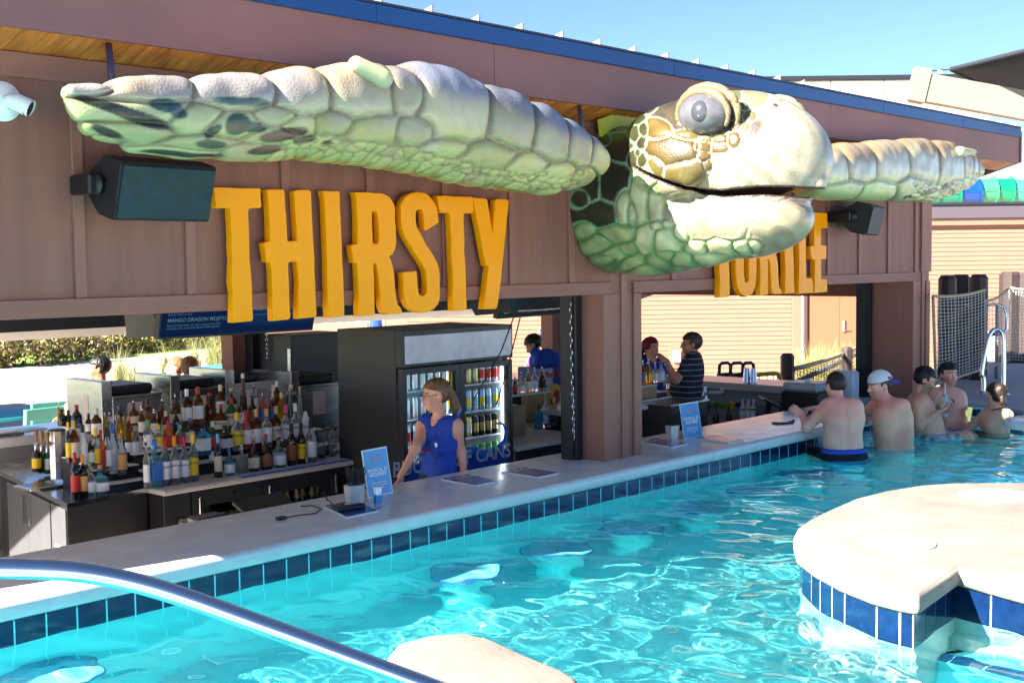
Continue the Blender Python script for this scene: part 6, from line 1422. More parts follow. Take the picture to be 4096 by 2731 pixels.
for i in range(n_rows):
    z0 = i * LAP
    x = -16 + rgs.uniform(-3, 0)
    for (lo_, hi_) in ((SL, xa), (sx(3560), 14)):
        x = lo_
        while x < hi_ - .05:
            L_ = min(rgs.choice((3.66, 3.66, 2.4, 1.8)), hi_ - x)
            key = round(L_, 2)
            if key not in bcache:
                me_o = MB().add([(0.002, 0, 0), (L_ - .002, 0, 0), (L_ - .002, .014, LAP - .002), (0.002, .014, LAP - .002), (0.002, .03, 0), (L_ - .002, .03, 0), (L_ - .002, .03, LAP - .002), (0.002, .03, LAP - .002)], [(0, 1, 2, 3), (0, 4, 5, 1)]).build('siding_board', M_side, sb, loc=(x, 0, z0)); bcache[key] = me_o
            elif L_ > .3 or True: dup(bcache[key], loc=(x, 0, z0))
            x += L_
MB().bbox(xa + .003, xb + .03, -.03, .028, 0, HW - .02, .004).build('corner_trim', M_sidetrim, sb)
MB().bbox(xb + .05, xb + .13, -.11, -.03, 0, HW - .1, .01).build('downpipe', mat('dark_downpipe', (.06, .04, .035), .5), sb)
MB().bbox(xb + .02, xb + .045, -.045, -.031, 0, HW - .1, .003).build('downpipe_strap', M_wp, sb)
M_door = mat('tan_steel_door', (.26, .10, .05), .6, var=.05)
MB().box(xb + .14, sx(3560), -.02, .028, 0, HW - .1).build('door_surround', M_sidetrim, sb)
dxm = sx(3355)
for a, b_ in ((xb + .18, dxm - .004), (dxm + .004, dxm + .95)):
    d_ = MB().bbox(a, b_, -.06, -.021, .02, 2.13, .004).build('door', M_door, sb)
MB().bbox(dxm + .05, dxm + .10, -.10, -.062, .95, 1.22, .008).build('door_handle', M_chrome, d_); MB().cyl((dxm + .075, -.10, 1.0), (dxm + .20, -.10, 1.0), .012, 8).build('lever', M_chrome, d_)
# eave
zE = HW
MB().bbox(SL - .2, 14, -.16, .2, zE + .02, zE + .30, .01).build('eave_fascia', M_grybrd, sb); MB().bbox(SL - .25, 14, -.20, .2, zE + .301, zE + .36, .01).build('eave_cap', M_roofm, sb); MB().box(SL, 14, -.1, .028, zE - .12, zE + .018).build('frieze', M_sidetrim, sb)
# wall lamp
lx = sx(2705, 1420); lzz = spz(1425, 2705)
sw = MB().bbox(lx - .15, lx + .13, -.03, -.005, lzz - .26, lzz + .26, .004).build('lamp_plate', M_sidetrim, sb); MB().bbox(lx - .09, lx + .09, -.11, -.031, lzz - .13, lzz + .13, .03).build('wall_lamp', mat('lamp_glass', (.55, .54, .5), .3), sw)
# ---- waterpark sign wall far left of it
wp_ = atd(1290, 1275, 34.0); t = thing('park_sign', 'brown entrance sign wall with white WATERPARK lettering', 'sign', (wp_[0], wp_[1], GZ), SRZ)
zt_ = float(wp_[2]) - GZ
MB().bbox(-1.7, 3.6, 0, .3, 0, zt_ + .6, .02).build('sign_wall', mat('brown_sign_wall', (.30, .16, .11), .7), t); MB().bbox(3.6, 3.8, -.05, .3, 0, zt_ + .9, .01).build('sign_post', M_wp, t)
text('sign_text', 'WATERPARK', M_wtxt, t, (.2, -.006, zt_ + .02), .46, (1, 0, 0), (0, 0, 1), bold=.012)
# ---- big pale building, far
M_cream = mat('cream_panel', (.34, .305, .25), .7, var=.05, vscale=.6)
bw = atd(3520, 600, 70.0); t = thing('pale_hall', 'large cream panel-clad hall in the far background', 'building', (bw[0], bw[1], GZ), SRZ); hz = float(atd(3520, 322, 70)[2]) - GZ
xr_ = float(np.dot(atd(3961, 600, 70) - bw, [.674, -.738, 0])); 
for i in range(8):
    x0 = xr_ - (i + 1) * 3.0; MB().bbox(x0 + .02, x0 + 2.98, 0, .3, 0, hz * .68, .02).build('wall_panel', M_cream, t); MB().bbox(x0 + .02, x0 + 2.98, 0, .3, hz * .68 + .04, hz, .02).build('wall_panel', M_cream, t)
MB().box(xr_ - 24, xr_, .31, 20, 0, hz).build('core', M_cream, t); MB().box(xr_ - 24, xr_ + .1, -.1, 20, hz + .01, hz + .25).build('parapet', M_dark, t)
# ---- water slide
sd = 46.0; t = thing('water_slide', 'tube water slide in green and blue segments above the tan building', 'water slide', (atd(3950, 770, sd)[0], atd(3950, 770, sd)[1], GZ)); T0 = Vector(t.location)
cols = [('deep_green', (.005, .14, .06)), ('sea_green', (.004, .16, .09)), ('slide_blue', (.006, .05, .25)), ('mint', (.04, .24, .12)), ('slide_green', (.005, .24, .10)), ('pale_mint', (.05, .24, .18)), ('sea_green', None), ('slide_blue', None)]
path = [(3600, 786), (3735, 783), (3825, 778), (3908, 770), (3972, 766), (4036, 768), (4110, 775), (4200, 800), (4330, 850)]
for i in range(len(path) - 1):
    nm, c_ = cols[i % len(cols)]; m = mat('slide_' + nm, c_ or (.2, .5, .4), .25, coat=.4)
    a, b_ = Vector(atd(*path[i], sd)) - T0, Vector(atd(*path[i + 1], sd)) - T0
    mid = (a + b_) / 2
    MB().tube([a, mid, b_], .48, 20, cap=False).build('tube_segment', m, t, smooth=True); dd = (b_ - a).normalized(); MB().tube([b_ - dd * .04, b_ + dd * .04], .56, 20).build('flange', m, t, auto=40)
    MB().tube([a + Vector((0, 0, -.02)) + Vector(VT) * .49 if False else a + Vector((-.738, -.674, .02)) * .485, b_ + Vector((-.738, -.674, .02)) * .485], .025, 6).build('seam', m, t)
M_sy = mat('slide_yellow', (.75, .45, .01), .3, coat=.3)
p = [Vector(atd(x, y, sd + 1)) - T0 for x, y in ((3700, 822), (3850, 815), (3930, 822), (4010, 850))]; MB().tube(p, [.25, .35, .35, .3], 14).build('lower_flume', M_sy, t, smooth=True)
p = [Vector(atd(x, y, sd + 1)) - T0 for x, y in ((3960, 830), (4060, 815), (4200, 820))]; MB().tube(p, .3, 14).build('lower_flume', MATS['slide_slide_blue'], t, smooth=True)
for x in (3970, 4085): q = Vector(atd(x, 800, sd)) - T0; MB().cyl((q.x, q.y, 0), (q.x, q.y, q.z), .12, 10).build('support', mat('timber_support', (.35, .17, .07), .7), t)
# ---- shade sail on a cream arm
dS = 15.5; b0 = Vector((atd(4300, 500, dS)[0], atd(4300, 500, dS)[1], .14)); t = thing('sail_arm', 'cream steel arm holding the corner of the dark shade sail', 'shade mast', b0)
M_arm = mat('cream_steel', (.21, .185, .13), .35)
A0, A1 = Vector(atd(3655, 345, dS)) - b0, Vector(atd(4400, 480, dS - .4)) - b0; ax_ = (A1 - A0).normalized(); up_ = Vector((0, 0, 1)); sdv = ax_.cross(up_).normalized(); up_ = sdv.cross(ax_)
hh_ = .17; vs = [A + sdv * sx_ * .11 + up_ * sz_ * hh_ for A in (A0, A1) for sz_ in (-1, 1) for sx_ in (-1, 1)]
recalc(MB().add(vs, [(0, 1, 3, 2), (4, 6, 7, 5), (0, 4, 5, 1), (2, 3, 7, 6), (0, 2, 6, 4), (1, 5, 7, 3)]).build('arm', M_arm, t)); vs = [A0 + ax_ * l_ + sdv * sx_ * .13 + up_ * sz_ for l_ in (-.05, .16) for sz_ in (-.19, .22) for sx_ in (-1, 1)]
recalc(MB().add(vs, [(0, 1, 3, 2), (4, 6, 7, 5), (0, 4, 5, 1), (2, 3, 7, 6), (0, 2, 6, 4), (1, 5, 7, 3)]).build('end_plate', M_arm, t))
MB().tube([A1, Vector((A1.x, A1.y, A1.z - .3)), Vector((A1.x, A1.y, 0))], .13, 14).build('mast', M_arm, t, smooth=True)
sl_ = [Vector(atd(x, y, d)) - b0 for x, y, d in ((3700, 285, dS), (3760, 284, dS), (3805, 278, dS))]; MB().tube(sl_, .012, 6).build('turnbuckle', M_chrome, t); MB().tube([sl_[1] - Vector((.03, 0, 0)), sl_[1] + Vector((.03, 0, 0))], .03, 8).build('shackle', M_chrome, t)
t2 = thing('shade_sail', 'dark grey shade sail stretched from the cream arm', 'shade sail', atd(3805, 278, dS)); c0 = Vector(t2.location)
cor = [Vector(atd(x, y, d)) - c0 for x, y, d in ((3805, 278, dS), (4400, 130, 13.2), (5000, 430, 20.0), (4200, 460, 17.0))]
n_ = 14; vs = []; 
for i in range(n_ + 1):
    for j in range(n_ + 1):
        u_, v_2 = i / n_, j / n_; p = cor[0].lerp(cor[1], u_).lerp(cor[3].lerp(cor[2], u_), v_2); p = p - Vector((0, 0, .5 * u_ * (1 - u_) * 4 * v_2 * (1 - v_2) * 1.0)); vs.append(p)
mb = MB().add(vs, [(i * (n_ + 1) + j, (i + 1) * (n_ + 1) + j, (i + 1) * (n_ + 1) + j + 1, i * (n_ + 1) + j + 1) for i in range(n_) for j in range(n_)]); M_sail = mat('charcoal_mesh', (.018, .02, .028), .8, bump=.3, bscale=200)
o = mb.build('cloth', M_sail, t2, smooth=True); md = o.modifiers.new('th', 'SOLIDIFY'); md.thickness = .01
MB().tube([cor[0].lerp(cor[1], k_ / 8) for k_ in range(9)], .03, 6).build('hem', M_sail, t2, smooth=True); MB().tube([cor[0].lerp(cor[3], k_ / 8) for k_ in range(9)], .03, 6).build('hem', M_sail, t2, smooth=True)

# ---- rear patio: lawn, path, hedges, grasses
M_lawn = mat('lawn', (.16, .30, .035), .9, var=.35, vscale=.7, bump=.6, bscale=60); M_path = mat('bright_path', (.66, .58, .50), .9, var=.08, vscale=.4)
far = [(-20, 27.6), (14.35, 30.9), (22.68, 32.8), (60, 41), (160, 200), (-120, 200)]
struct(MB().add([(x, y, GZ + .008) for x, y in far], [tuple(range(6))]).build('lawn', M_lawn)); 
struct(MB().add([(x, y, GZ + .004) for x, y in ((-20, 23.0), (12.65, 27.05), (22, 28.9), (60, 36), (60, 41), (22.68, 32.8), (14.35, 30.9), (-20, 27.6))], [tuple(range(8))]).build('path', M_path))
def leaves(name, m, parent, pts_f, n, size, rg, cols, long=1.0, org=Vector((0, 0, 0))):
    V = []; F = []; C_ = []
    for i in range(n):
        p = Vector(pts_f(rg)); d = Vector((rg.gauss(0, 1), rg.gauss(0, 1), rg.gauss(.5, .8))).normalized(); u_ = d.orthogonal().normalized(); u_ = (Matrix.Rotation(rg.random() * 6.28, 3, d) @ u_); s_ = size * rg.uniform(.6, 1.4)
        a = d * s_ * long; b_ = u_ * s_ * .42; o_ = len(V); V += [p, p + a * .5 + b_, p + a, p + a * .5 - b_]; F.append((o_, o_ + 1, o_ + 2, o_ + 3)); c_ = rg.choice(cols); k_ = rg.uniform(.8, 1.2); C_ += [tuple(q * k_ for q in c_)] * 4
    return npmesh(name, np.array([tuple(v - org) for v in V]), np.array(F), m, parent, smooth=False, cols=np.array(C_))
M_leaf = mat('leaf', attr='Col', rough=.55)
def shrub(label, base, rx, ry, hgt, n, size, cols, seed, name='flowering_shrub'):
    rg = random.Random(seed); B_ = Vector(base); t = thing(name, label, 'shrub', B_)
    lob = [(rg.uniform(-.7, .7) * rx, rg.uniform(-.6, .6) * ry, rg.uniform(.18, .66) * hgt, rg.uniform(.3, .5)) for i in range(max(7, int(rx * 8)))]
    def pf(r_):
        l_ = r_.choice(lob); a = r_.random() * 6.28; c_ = r_.uniform(-.6, 1); s_ = math.sqrt(1 - min(1, c_ * c_)); q = r_.uniform(.75, 1.05); w_ = min(rx, ry, hgt) * 1.0 * l_[3] * 1.5
        return (l_[0] + w_ * q * s_ * math.cos(a), l_[1] + w_ * q * s_ * math.sin(a), max(.02, l_[2] + w_ * .8 * q * c_))
    leaves('foliage', M_leaf, t, pf, n, size, rg, cols, 1.4)
    mb = MB()
    for l_ in lob: mb.tube([(l_[0] * .3, l_[1] * .3, 0), (l_[0] * .7, l_[1] * .7, l_[2] * .6), (l_[0], l_[1], l_[2])], [.02, .014, .006], 5)
    mb.build('stems', mat('twig', (.10, .06, .03), .8), t)
SC_ = [(.13, .16, .03), (.20, .19, .03), (.09, .12, .03), (.30, .22, .05), (.34, .25, .16), (.40, .30, .28), (.16, .13, .05)]
gp_ = lambda x, y: on(x * .4274, 1100 + y * .4274, 2, GZ)
for i, (x, y, rx, ry, hg, lab) in enumerate(((300, 868, 1.0, .8, .95, 'largest pinkish flowering shrub at the far left, left half'), (600, 840, 1.1, .8, 1.05, 'largest pinkish flowering shrub at the far left, middle'), (820, 800, .7, .7, .75, 'smaller flowering shrub right of the large one'), (40, 880, .6, .6, .6, 'low flowering shrub cut by the left picture edge'))):
    p = gp_(x, y); shrub(lab, (p[0], p[1] + .8, GZ), rx, ry, hg, 2600, .075, SC_, 20 + i)
for i in range(9):
    p = gp_(1010 + i * 145, 765 - i * 12); shrub('low flowering hedge shrub, %s from the left along the far path' % ORD[i], (p[0] + .1, p[1] + .8, GZ), .62, .6, .62, 1300, .07, SC_[:5], 40 + i, 'hedge_shrub')
def tuft(label, base, n, hgt, spread, cols, seed, cat='grass'):
    rg = random.Random(seed); t = thing('ornamental_grass', label, 'grass clump', base); V = []; F = []; C_ = []
    for i in range(n):
        a = rg.random() * 6.28; l_ = hgt * rg.uniform(.6, 1.1); sp = spread * rg.uniform(.2, 1.0); w_ = .006 * rg.uniform(.7, 1.5) * max(1, hgt); c_ = rg.choice(cols); px_2 = rg.gauss(0, .06); py_2 = rg.gauss(0, .06)
        prev = None
        for k_ in range(5):
            s_ = k_ / 4; p = Vector((px_2 + math.cos(a) * sp * s_ ** 1.7, py_2 + math.sin(a) * sp * s_ ** 1.7, l_ * (s_ - .28 * s_ ** 3 * (sp / spread)))); q = Vector((-math.sin(a), math.cos(a), 0)) * w_ * (1.05 - s_); V += [p - q, p + q]; C_ += [c_, c_]
            if k_: o_ = len(V); F.append((o_ - 4, o_ - 3, o_ - 1, o_ - 2))
    npmesh('blades', np.array([tuple(v) for v in V]), np.array(F), M_leaf, t, smooth=False, cols=np.array(C_)); MB().lathe([(.08, 0), (.05, .05), (.02, .08)], n=8).build('crown', mat('straw_crown', (.2, .15, .06), .9), t)
GC = [(.22, .26, .08), (.30, .30, .12), (.38, .32, .16), (.14, .2, .05)]
for i, (x, y, hg) in enumerate(((1120, 1010, 1.0), (1250, 1030, .9), (1560, 900, .9), (1840, 860, 1.0), (2040, 880, 1.2), (2140, 880, 1.2), (1980, 860, 1.0))):
    p = on(x * .4274, 1100 + (y + 90) * .4274, 2, GZ); tuft('feathery grass clump beyond the rear counter, %s from the left' % ORD[i], p, 150, hg * 1.1, .7, GC, 60 + i)
YG = [(.50, .40, .13), (.40, .38, .10), (.28, .32, .08), (.6, .5, .22)]
for i, (x, y) in enumerate(((3215, 1530), (3265, 1520), (3320, 1515), (3380, 1510), (3440, 1500))):
    p = atd(x, y, 23.0); tuft('golden ornamental grass by the tan doors, %s from the left' % ORD[i], (p[0], p[1], GZ), 170, 1.05, .7, YG, 80 + i)
# path light
t = thing('path_light', 'small black round path light before the hedge', 'light', gp_(1090, 760)); MB().cyl((0, 0, 0), (0, 0, .18), .02).build('stake', M_black, t); MB().tube([(.02, .05, .25), (-.06, -.06, .2)], [.11, .12], 16).build('head', M_black, t, auto=40)
# ---- rear counter and patio furniture
t = thing('rear_counter', 'grey-white counter along the rear opening of the bar', 'counter', (6.5, 10.95, GZ)); MB().bbox(-4.5, 6.2, -.35, .35, .96, 1.05, .012).build('top', M_white, t); MB().box(-4.4, 6.1, -.05, .2, 0, .959).build('base', mat('rear_panel', (.25, .26, .27), .6), t)
o = thing('drinks_menu', 'blue menu lying on the rear counter at the far left', 'menu', on(270 * .4274, 1100 + 1445 * .4274, 2, .255)); MB().bbox(-.14, .14, -.1, .1, 0, .008, .002).build('card', M_menuw, o); MB().bbox(-.13, .13, -.09, .09, .0085, .010, .001).build('print', mat('sky_menu', (.15, .3, .5), .3), o)
o = thing('napkin_holder', 'flat steel napkin holder at the left end of the rear counter', 'holder', on(60 * .4274, 1100 + 1500 * .4274, 2, .255)); MB().bbox(-.12, .12, -.1, .1, 0, .03, .004).build('tray', M_steel, o); MB().bbox(-.1, .1, -.08, .08, .031, .045, .002).build('napkins', M_wp, o)
M_teal = mat('teal_recycled_plastic', (.12, .42, .34), .55, var=.08); M_tealb = mat('turquoise_slats', (.05, .42, .45), .55, var=.08)
def chair(label, loc, rz):
    t = thing('patio_chair', label, 'chair', loc, rz, group='teal patio chairs')
    for sx_ in (-1, 1):
        MB().bbox(sx_ * .24 - .025, sx_ * .24 + .025, -.25, -.19, 0, .46, .004).build('leg', M_teal, t); mb = MB().bbox(-.025, .025, -.03, .03, 0, .95, .004); mb.xf(Matrix.Translation((sx_ * .24, .24, 0)) @ Matrix.Rotation(math.radians(-7), 4, 'X')); mb.build('back_leg', M_teal, t)
    for i in range(4): MB().bbox(-.22, .22, -.24 + i * .115, -.135 + i * .115, .43, .455, .004).build('slat', M_teal, t)
    for i, (z0, z1) in enumerate(((.82, .95), (.66, .76), (.52, .60))): mb = MB().bbox(-.214, .214, -.015, .015, z0, z1, .004); mb.xf(Matrix.Translation((0, .24, 0)) @ Matrix.Rotation(math.radians(-7), 4, 'X')); mb.build('back_slat', M_teal, t)
p = on(420 * .4274, 1100 + 1165 * .4274, 2, .14); chair('teal patio chair farther from the bar, its back to the right', (p[0], p[1], GZ), math.radians(170))
p = on(270 * .4274, 1100 + 1235 * .4274, 2, .13); chair('teal patio chair nearest the beer tower', (p[0], p[1], GZ), math.radians(185))
p = on(20 * .4274, 1100 + 1300 * .4274, 2, -.05); t = thing('patio_table', 'turquoise slatted patio table at the far left', 'table', (p[0] - .2, p[1], GZ))
for i in range(8): MB().bbox(-.8, .8, -.46 + i * .115, -.355 + i * .115, .71, .75, .004).build('slat', M_tealb, t)
for sx_ in (-.7, .7):
    for sy_ in (-.36, .36): MB().bbox(sx_ - .04, sx_ + .04, sy_ - .04, sy_ + .04, 0, .709, .004).build('leg', M_tealb, t)
p = on(2145 * .4274, 1100 + 870 * .4274, 2, .1); t = thing('litter_bin', 'teal topped bin beyond the rear column', 'bin', (p[0], p[1], GZ)); MB().bbox(-.3, .3, -.3, .3, .8, .95, .02).build('lid', mat('teal_lid', (.05, .45, .42), .5), t); MB().bbox(-.27, .27, -.27, .27, 0, .799, .01).build('body', mat('bin_body', (.25, .3, .3), .6), t)
# unseen canopy, added to throw shade on the rear patio
t = thing('added_shade_canopy', 'unseen flat dark canopy added to shade the rear patio', 'canopy', (2, 19, GZ)); MB().bbox(-16, 2.0, -3.5, 5.0, 4.2, 4.28, .02).build('cloth', M_sail, t)
for sx_, sy_ in ((-15.8, -3.3), (-15.8, 4.8), (1.8, 4.8), (1.8, -3.3)): MB().cyl((sx_, sy_, 0), (sx_, sy_, 4.2), .06).build('post', M_dark, t)
# ---- beyond the right hatch: A-boards, yellow rail, rope barrier
def zR(x, y, d): return atd(2500 + x * .3444, 1100 + y * .3444, d)
dA = 17.5
for i, (xc, w_, lab) in enumerate(((1160, .26, 'blue-black folding floor sign, left of three'), (1300, .30, 'blue-black folding floor sign with open handle, middle of three'), (1430, .26, 'blue-black folding floor sign, right of three'))):
    p = zR(xc, 1060, dA); zt_ = zR(xc, 1020, dA)[2] - GZ; t = thing('floor_sign', lab, 'floor sign', (p[0], p[1], GZ), SRZ + .5, group='folding floor signs'); M_fs = mat('slate_blue_plastic', (.03, .045, .07), .4)
    for sg in (-1, 1): mb = MB().bbox(-w_ / 2, w_ / 2, -.012, .012, 0, zt_ - .12, .006); mb.xf(Matrix.Rotation(sg * .22, 4, 'X')); mb.xf(Matrix.Translation((0, sg * .22, 0))); mb.build('panel', M_fs, t)
    MB().tube([(-w_ * .4, 0, zt_ - .16), (-w_ * .36, 0, zt_ - .03), (-w_ * .2, 0, zt_), (w_ * .2, 0, zt_), (w_ * .36, 0, zt_ - .03), (w_ * .4, 0, zt_ - .16)], .025, 8).build('handle', M_fs, t, smooth=True)
p = zR(1640, 1220, 17.0); t = thing('yellow_rack', 'bent yellow tube rack behind the side counter', 'rack', (p[0], p[1], GZ)); b0 = Vector(t.location); M_yl = mat('yellow_enamel', (.7, .45, .01), .35)
q = smooth([Vector(zR(x, y, 17.0)) - b0 for x, y in ((1450, 1172), (1530, 1160), (1650, 1148), (1740, 1142), (1790, 1165), (1812, 1230), (1815, 1300))]); MB().tube(q + [Vector((q[-1].x, q[-1].y, 0))], .03, 10).build('frame', M_yl, t, smooth=True)
for i in range(5): a = q[2 + i * 3]; MB().cyl(a, (a.x, a.y, .2), .01, 6).build('bar', M_yl, t)
def bpost(x0, x1, yt, d, lab):
    p = zR((x0 + x1) / 2, yt, d); w_ = (x1 - x0) * .3444 / RF * d; t = thing('barrier_post', lab, 'post', (p[0], p[1], GZ), .5); h_ = p[2] - GZ; MB().lathe([(w_ * .54, 0), (w_ * .54, h_ - .06)], n=8).build('shaft', M_post, t); MB().lathe([(w_ * .55, h_ - .059), (w_ * .55, h_ - .05), (w_ * .38, h_)], n=8).build('cap', M_post, t); return p
P1 = bpost(1812, 1960, 908, 18.0, 'dark chamfered rope barrier post left of the golden grass')
P2 = bpost(2520, 2640, 835, 21.0, 'dark chamfered rope barrier post further along the barrier')
A_ = [zR(1965, 1085, 18.0), zR(2760, 815, 22.5), zR(2760, 1240, 22.5), zR(1965, 1250, 18.0)]
netpanel('rope_net', 'dark barrier net under a thick rope climbing to the right', A_, 26, 12, M_net2, [('edge_rope', e_((0, 0), (1, 0)))], .04, .035, .006)
t = thing('ramp_rail', 'double grey pipe handrail climbing behind the barrier net', 'handrail', (A_[3][0] + .6, A_[3][1] + .6, GZ)); b0 = Vector(t.location)
for (x0, y0, x1, y1) in ((1990, 1240, 2790, 880), (2430, 1240, 2790, 1055)):
    a, b_ = Vector(zR(x0, y0, 19.0)) - b0, Vector(zR(x1, y1, 23.0)) - b0; MB().cyl(a, b_, .04, 10).build('rail', mat('grey_pipe', (.22, .24, .28), .4, metal=.5), t, smooth=True); MB().cyl(b_, (b_.x, b_.y, 0), .04, 10).build('rail_post', MATS['grey_pipe'], t, smooth=True)
# ================================================================== PEOPLE
def unit(v): v = np.array(v, float); return v / np.linalg.norm(v)
def frame(fwd, up=(0, 0, 1)):
    f_ = unit(fwd); x = unit(np.cross(f_, up)); u_ = np.cross(x, f_); return np.stack([x, f_, u_], 1)      # columns: right, forward, up
def pose(pel, fwd, height=1.75, sit=False, lean=0.0, fem=False, side=0.0):
    s = height / 1.75; R = frame((fwd[0], fwd[1], 0)); pel = np.array(pel, float); sw = .165 if fem else .195
    L_ = {'pel': (0, 0, 0), 'wai': (0, .005, .15), 'che': (0, .01, .34), 'nek': (0, -.015, .52), 'hed': (0, .03, .695), 'shL': (-sw, -.01, .47), 'shR': (sw, -.01, .47)}
    ca, sa = math.cos(lean), math.sin(lean); cs_, sn_ = math.cos(side), math.sin(side)
    J = {}
    for k_, (x, y, z_) in L_.items():
        y, z_ = y * ca + z_ * sa, -y * sa + z_ * ca; x, z_ = x * cs_ + z_ * sn_, -x * sn_ + z_ * cs_; J[k_] = pel + R @ (np.array([x, y, z_]) * s)
    for k_, sg in (('L', -1), ('R', 1)):
        J['hip' + k_] = pel + R @ (np.array([sg * .085, 0, -.03]) * s)
        J['kn' + k_] = pel + R @ (np.array([sg * .12, .42, -.02] if sit else [sg * .10, .02, -.45]) * s); J['an' + k_] = pel + R @ (np.array([sg * .12, .40, -.44] if sit else [sg * .10, -.01, -.86]) * s)
        J['el' + k_] = J['sh' + k_] + R @ (np.array([sg * .055, -.02, -.29]) * s); J['wr' + k_] = J['el' + k_] + R @ (np.array([sg * .005, .08, -.25]) * s)
    J['R'] = R; J['s'] = s; J['hf'] = R[:, 1]; J['hu'] = np.array([0, 0, 1.0]); return J
def body_prims(J, fat=1.0, fem=False):
    R = J['R']; s = J['s']; f_ = R[:, 1]; P = []
    w = .83 if fem else 1.0
    fl = (f_, .74)
    P += [('t', J['pel'] - R[:, 0] * .06 * s, J['pel'] + R[:, 0] * .06 * s, .125 * s * fat, .125 * s * fat, .05, (f_, .85)), ('t', J['pel'] + (0, 0, .05 * s), J['wai'], .135 * s * fat * w, .125 * s * fat * w, .06, (f_, .8)),
          ('t', J['wai'] - R[:, 0] * .03 * s, J['wai'] + R[:, 0] * .03 * s, .118 * s * fat * w, .118 * s * fat * w, .06, (f_, .85)),
          ('t', J['wai'], J['che'], .125 * s * fat * w, .15 * s * w * (.5 + .5 * fat), .07, fl), ('t', J['che'] - R[:, 0] * .05 * s, J['che'] + R[:, 0] * .05 * s, .128 * s * w * (.6 + .4 * fat), .128 * s * w * (.6 + .4 * fat), .06, (f_, .82)),
          ('t', J['shL'] * .8 + J['nek'] * .2 - (0, 0, .015), J['shR'] * .8 + J['nek'] * .2 - (0, 0, .015), .07 * s, .07 * s, .07, None), ('n', J['nek'] - (0, 0, .05), J['hed'] - (0, 0, .05 * s) - f_ * .015, .062 * s * w, .052 * s * w, .03, None)]
    if fat > 1.05: P.append(('t', J['wai'] - f_ * 0 + f_ * .05 * fat, J['wai'] + f_ * .06 * fat - (0, 0, .05), .12 * s * fat, .12 * s * fat, .06, None))
    if fem:
        for sg in (-1, 1): P.append(('t', J['che'] + R[:, 0] * sg * .065 * s + f_ * .075 * s, J['che'] + R[:, 0] * sg * .065 * s + f_ * .09 * s - (0, 0, .03), .055 * s, .052 * s, .04, None))
    am = .85 if fem else 1.0
    for k_ in 'LR':
        P += [('u', J['sh' + k_], J['el' + k_], .058 * s * am * (.7 + .3 * fat), .043 * s * am, .05, None), ('a', J['el' + k_], J['wr' + k_], .043 * s * am, .029 * s * am, .03, None),
              ('l', J['hip' + k_], J['kn' + k_], .093 * s * (.7 + .3 * fat), .062 * s, .04, None), ('l', J['kn' + k_], J['an' + k_], .058 * s, .038 * s, .03, None)]
        P.append(('f', J['an' + k_] - (0, 0, .03), J['an' + k_] + f_ * .15 * s - (0, 0, .045), .04 * s, .032 * s, .02, None))
    return P
def hand_prims(J, k_, d, nrm, curl=.5, s=1.0, point=False):
    """d: direction of the hand from the wrist, nrm: palm normal (fingers curl toward it)"""
    w = J['wr' + k_]; d = unit(d); nrm = np.array(nrm, float); nrm = unit(nrm - d * (nrm @ d)); lat = np.cross(d, nrm); sg = 1 if k_ == 'L' else -1
    P = [('h', w, w + d * .035 * s, .027 * s, .034 * s, .02, (nrm, .6)), ('h', w + d * .035 * s, w + d * .075 * s, .037 * s, .038 * s, .015, (nrm, .45))]
    for i, (o_, l_) in enumerate(((-.030, .062), (-.010, .075), (.010, .078), (.029, .066))):
        c_ = curl if not (point and i == 3) else .05
        p = w + d * .085 * s + lat * sg * o_ * s; a = c_ * .6
        for seg, fr_ in enumerate((.45, .32, .25)):
            dd = d * math.cos(a) + nrm * math.sin(a); q = p + dd * l_ * fr_ * s * 1.1; P.append(('h', p, q, (.0098 - .001 * seg) * s, (.0092 - .001 * seg) * s, .004, None)); p = q; a += c_ * 1.1
    p = w + d * .03 * s + lat * sg * .03 * s; th = unit(d * .75 + lat * sg * .7 + nrm * .25)
    if point: th = unit(lat * sg * .9 + d * .35)
    q = p + th * .04 * s; P.append(('h', p, q, .013 * s, .0105 * s, .008, None)); P.append(('h', q, q + unit(th + d * .5 + nrm * .3 * curl) * .032 * s, .0105 * s, .009 * s, .004, None))
    return P
def sdf_from(P, h, grow=0.0, only=None, extra=None):
    pp = [p for p in P if only is None or p[0] in only]
    A_ = np.array([p[1] for p in pp] + [p[2] for p in pp]); m = .2 + grow
    S = SDF(A_.min(0) - m, A_.max(0) + m, h)
    for (_, a, b_, ra, rb, k_, fl) in pp: S.cone(a, b_, ra + grow, rb + grow, k_, flat=fl)
    return S
def head_R(J): return frame(J['hf'], J['hu'])
